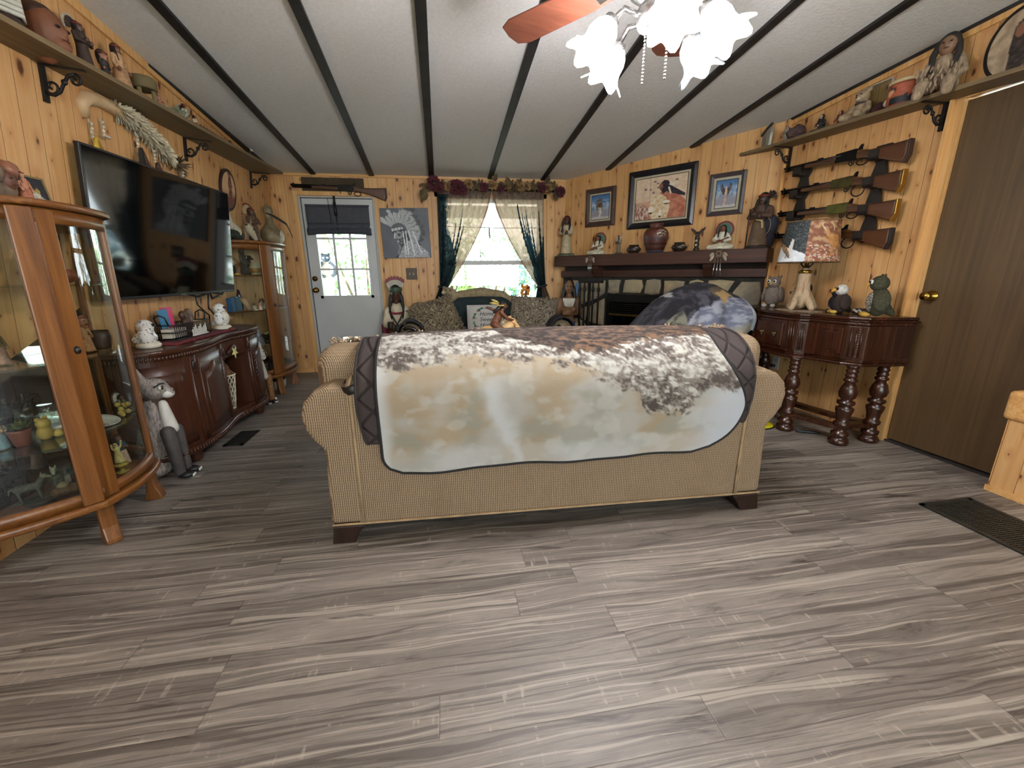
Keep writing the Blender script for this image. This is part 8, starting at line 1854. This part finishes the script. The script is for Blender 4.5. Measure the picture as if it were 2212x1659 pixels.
b.link('buckskin_dress', BK, dl, mods=[REMESH(.009, 2)])
b = MB(); rnd = random.Random(4)
for i in range(140): b.leaf((rnd.uniform(-.09, .09), rnd.uniform(-.14, -.04), rnd.uniform(.03, .14)), (rnd.uniform(-.3, .3), -.3, -1), (0, -1, 0), .04, .008)
b.link('fringe', BK, dl)
MB().ell((0, -.01, .245), (.04, .044, .05)).ell((0, -.054, .24), (.008, .009, .012)).cap((0, 0, .19), (0, 0, .215), .02, .02).link('head', fm('#8d6a50', .5, .05), dl, mods=[REMESH(.006, 1)]); face(dl, (0, -.01, .248), .045)
b = MB().ell((0, .012, .265), (.052, .052, .05), bumpy=.15)
for sx in (-1, 1): b.tube([(sx * .042, -.005, .255), (sx * .052, -.03, .2), (sx * .045, -.05, .11)], [.018, .018, .01], 8)
b.link('hair', ramp2('black_hair', [(.3, '#0f0c0b'), (.7, '#2c2420')], 60, .8), dl, mods=[REMESH(.008, 1)])
op = thing('oval_portrait', 'oval black-rimmed portrait standing on the near part of the right shelf', 'picture', (RX(2.04) - .02, 2.04, RSZ(2.04) + .022 + .165), 0, g_, ry=.05)
ovm = Matrix(((0, 0, -1, 0), (-1, 0, 0, 0), (0, 1, 0, 0), (0, 0, 0, 1)))
MB().prism([(.13 * math.cos(2 * PI * i / 40), .165 * math.sin(2 * PI * i / 40)) for i in range(40)], .014, ovm).link('rim', fm('#17120f', .35), op)
MB().grid(36, 40, lambda u, v: (lambda p: (-.0152, -p[1], p[2]))(polar(.112, .146, 0)(u, v)), colfn=lambda u, v: mixc(hx('#8d7a64'), hx('#b5a184'), .5 + fbm(u * 5, v * 5)) if not (inpoly((u, v), [(.42, .2), (.6, .12), (.75, .25), (.8, .55), (.9, 1), (.45, 1), (.4, .5)])) else (hx('#7d5640') if math.hypot(u - .53, (v - .33) * .9) < .1 else mixc(hx('#1b1512'), hx('#473a33'), .5 + fbm(u * 8, v * 14)))).link('portrait', PRINT, op)
# ---------------------------------------------------------------- floor and outlet
ol = thing('wall_outlet', 'white wall outlet on the pine wall under the console', 'outlet', (RX(3.21) - .001, 3.21, .345), RR)
MB().box(-.036, .036, -.006, 0, -.058, .058).link('plate', mat('#c9c6bc', .4, var=.02), ol, mods=[BEV(.003, 2)])
for z in (-.024, .024): MB().box(-.014, .014, -.008, -.005, z - .015, z + .015).link('socket', mat('#b3b0a6', .4, var=.02), ol)
pg = thing('lamp_cord', 'black plug and cord hanging from the white outlet under the console', 'cord', (RX(3.21) - .01, 3.21, .32))
MB().box(-.03, -.0, -.012, .012, -.012, .012).link('plug', BLACK, pg, mods=[BEV(.004, 2)])
MB().tube([(-.03, 0, 0), (-.06, .03, -.03), (-.07, .09, -.1), (-.075, .14, -.2), (-.07, .17, -.18), (-.06, .19, -.02), (-.055, .2, .2)], .004, 6).link('cord', BLACK, pg)
yd = thing('yellow_disc', 'bright yellow plastic disc lying on the floor behind the sofa arm', 'toy', (2.33, 2.66, 0)); MB().lathe([(.1, 0), (.115, .006), (.11, .016), (.06, .018), (0, .018)], 24).link('disc', mat('#c9b81e', .4, var=.03), yd); MB().lathe([(.115, .0), (.122, .004), (.118, .01), (.112, .004)], 24).link('dark_rim', BLACK, yd)
bkn = thing('plastic_wand', 'short black wand lying on the floor between the console legs', 'handle', (2.56, 2.42, 0)); MB().cap((-.06, .04, .012), (.04, -.02, .012), .011, .011, 10).link('grip', BLACK, bkn); MB().cap((.04, -.02, .012), (.06, -.032, .012), .006, .004, 8).link('tip', IRON, bkn)
fv2 = thing('floor_vent', 'large dark metal floor register near the pine knee wall', 'vent', (2.46, 1.22, 0), .0); vent(fv2, .31, .56, 6, mat('#34342f', .5, .4))
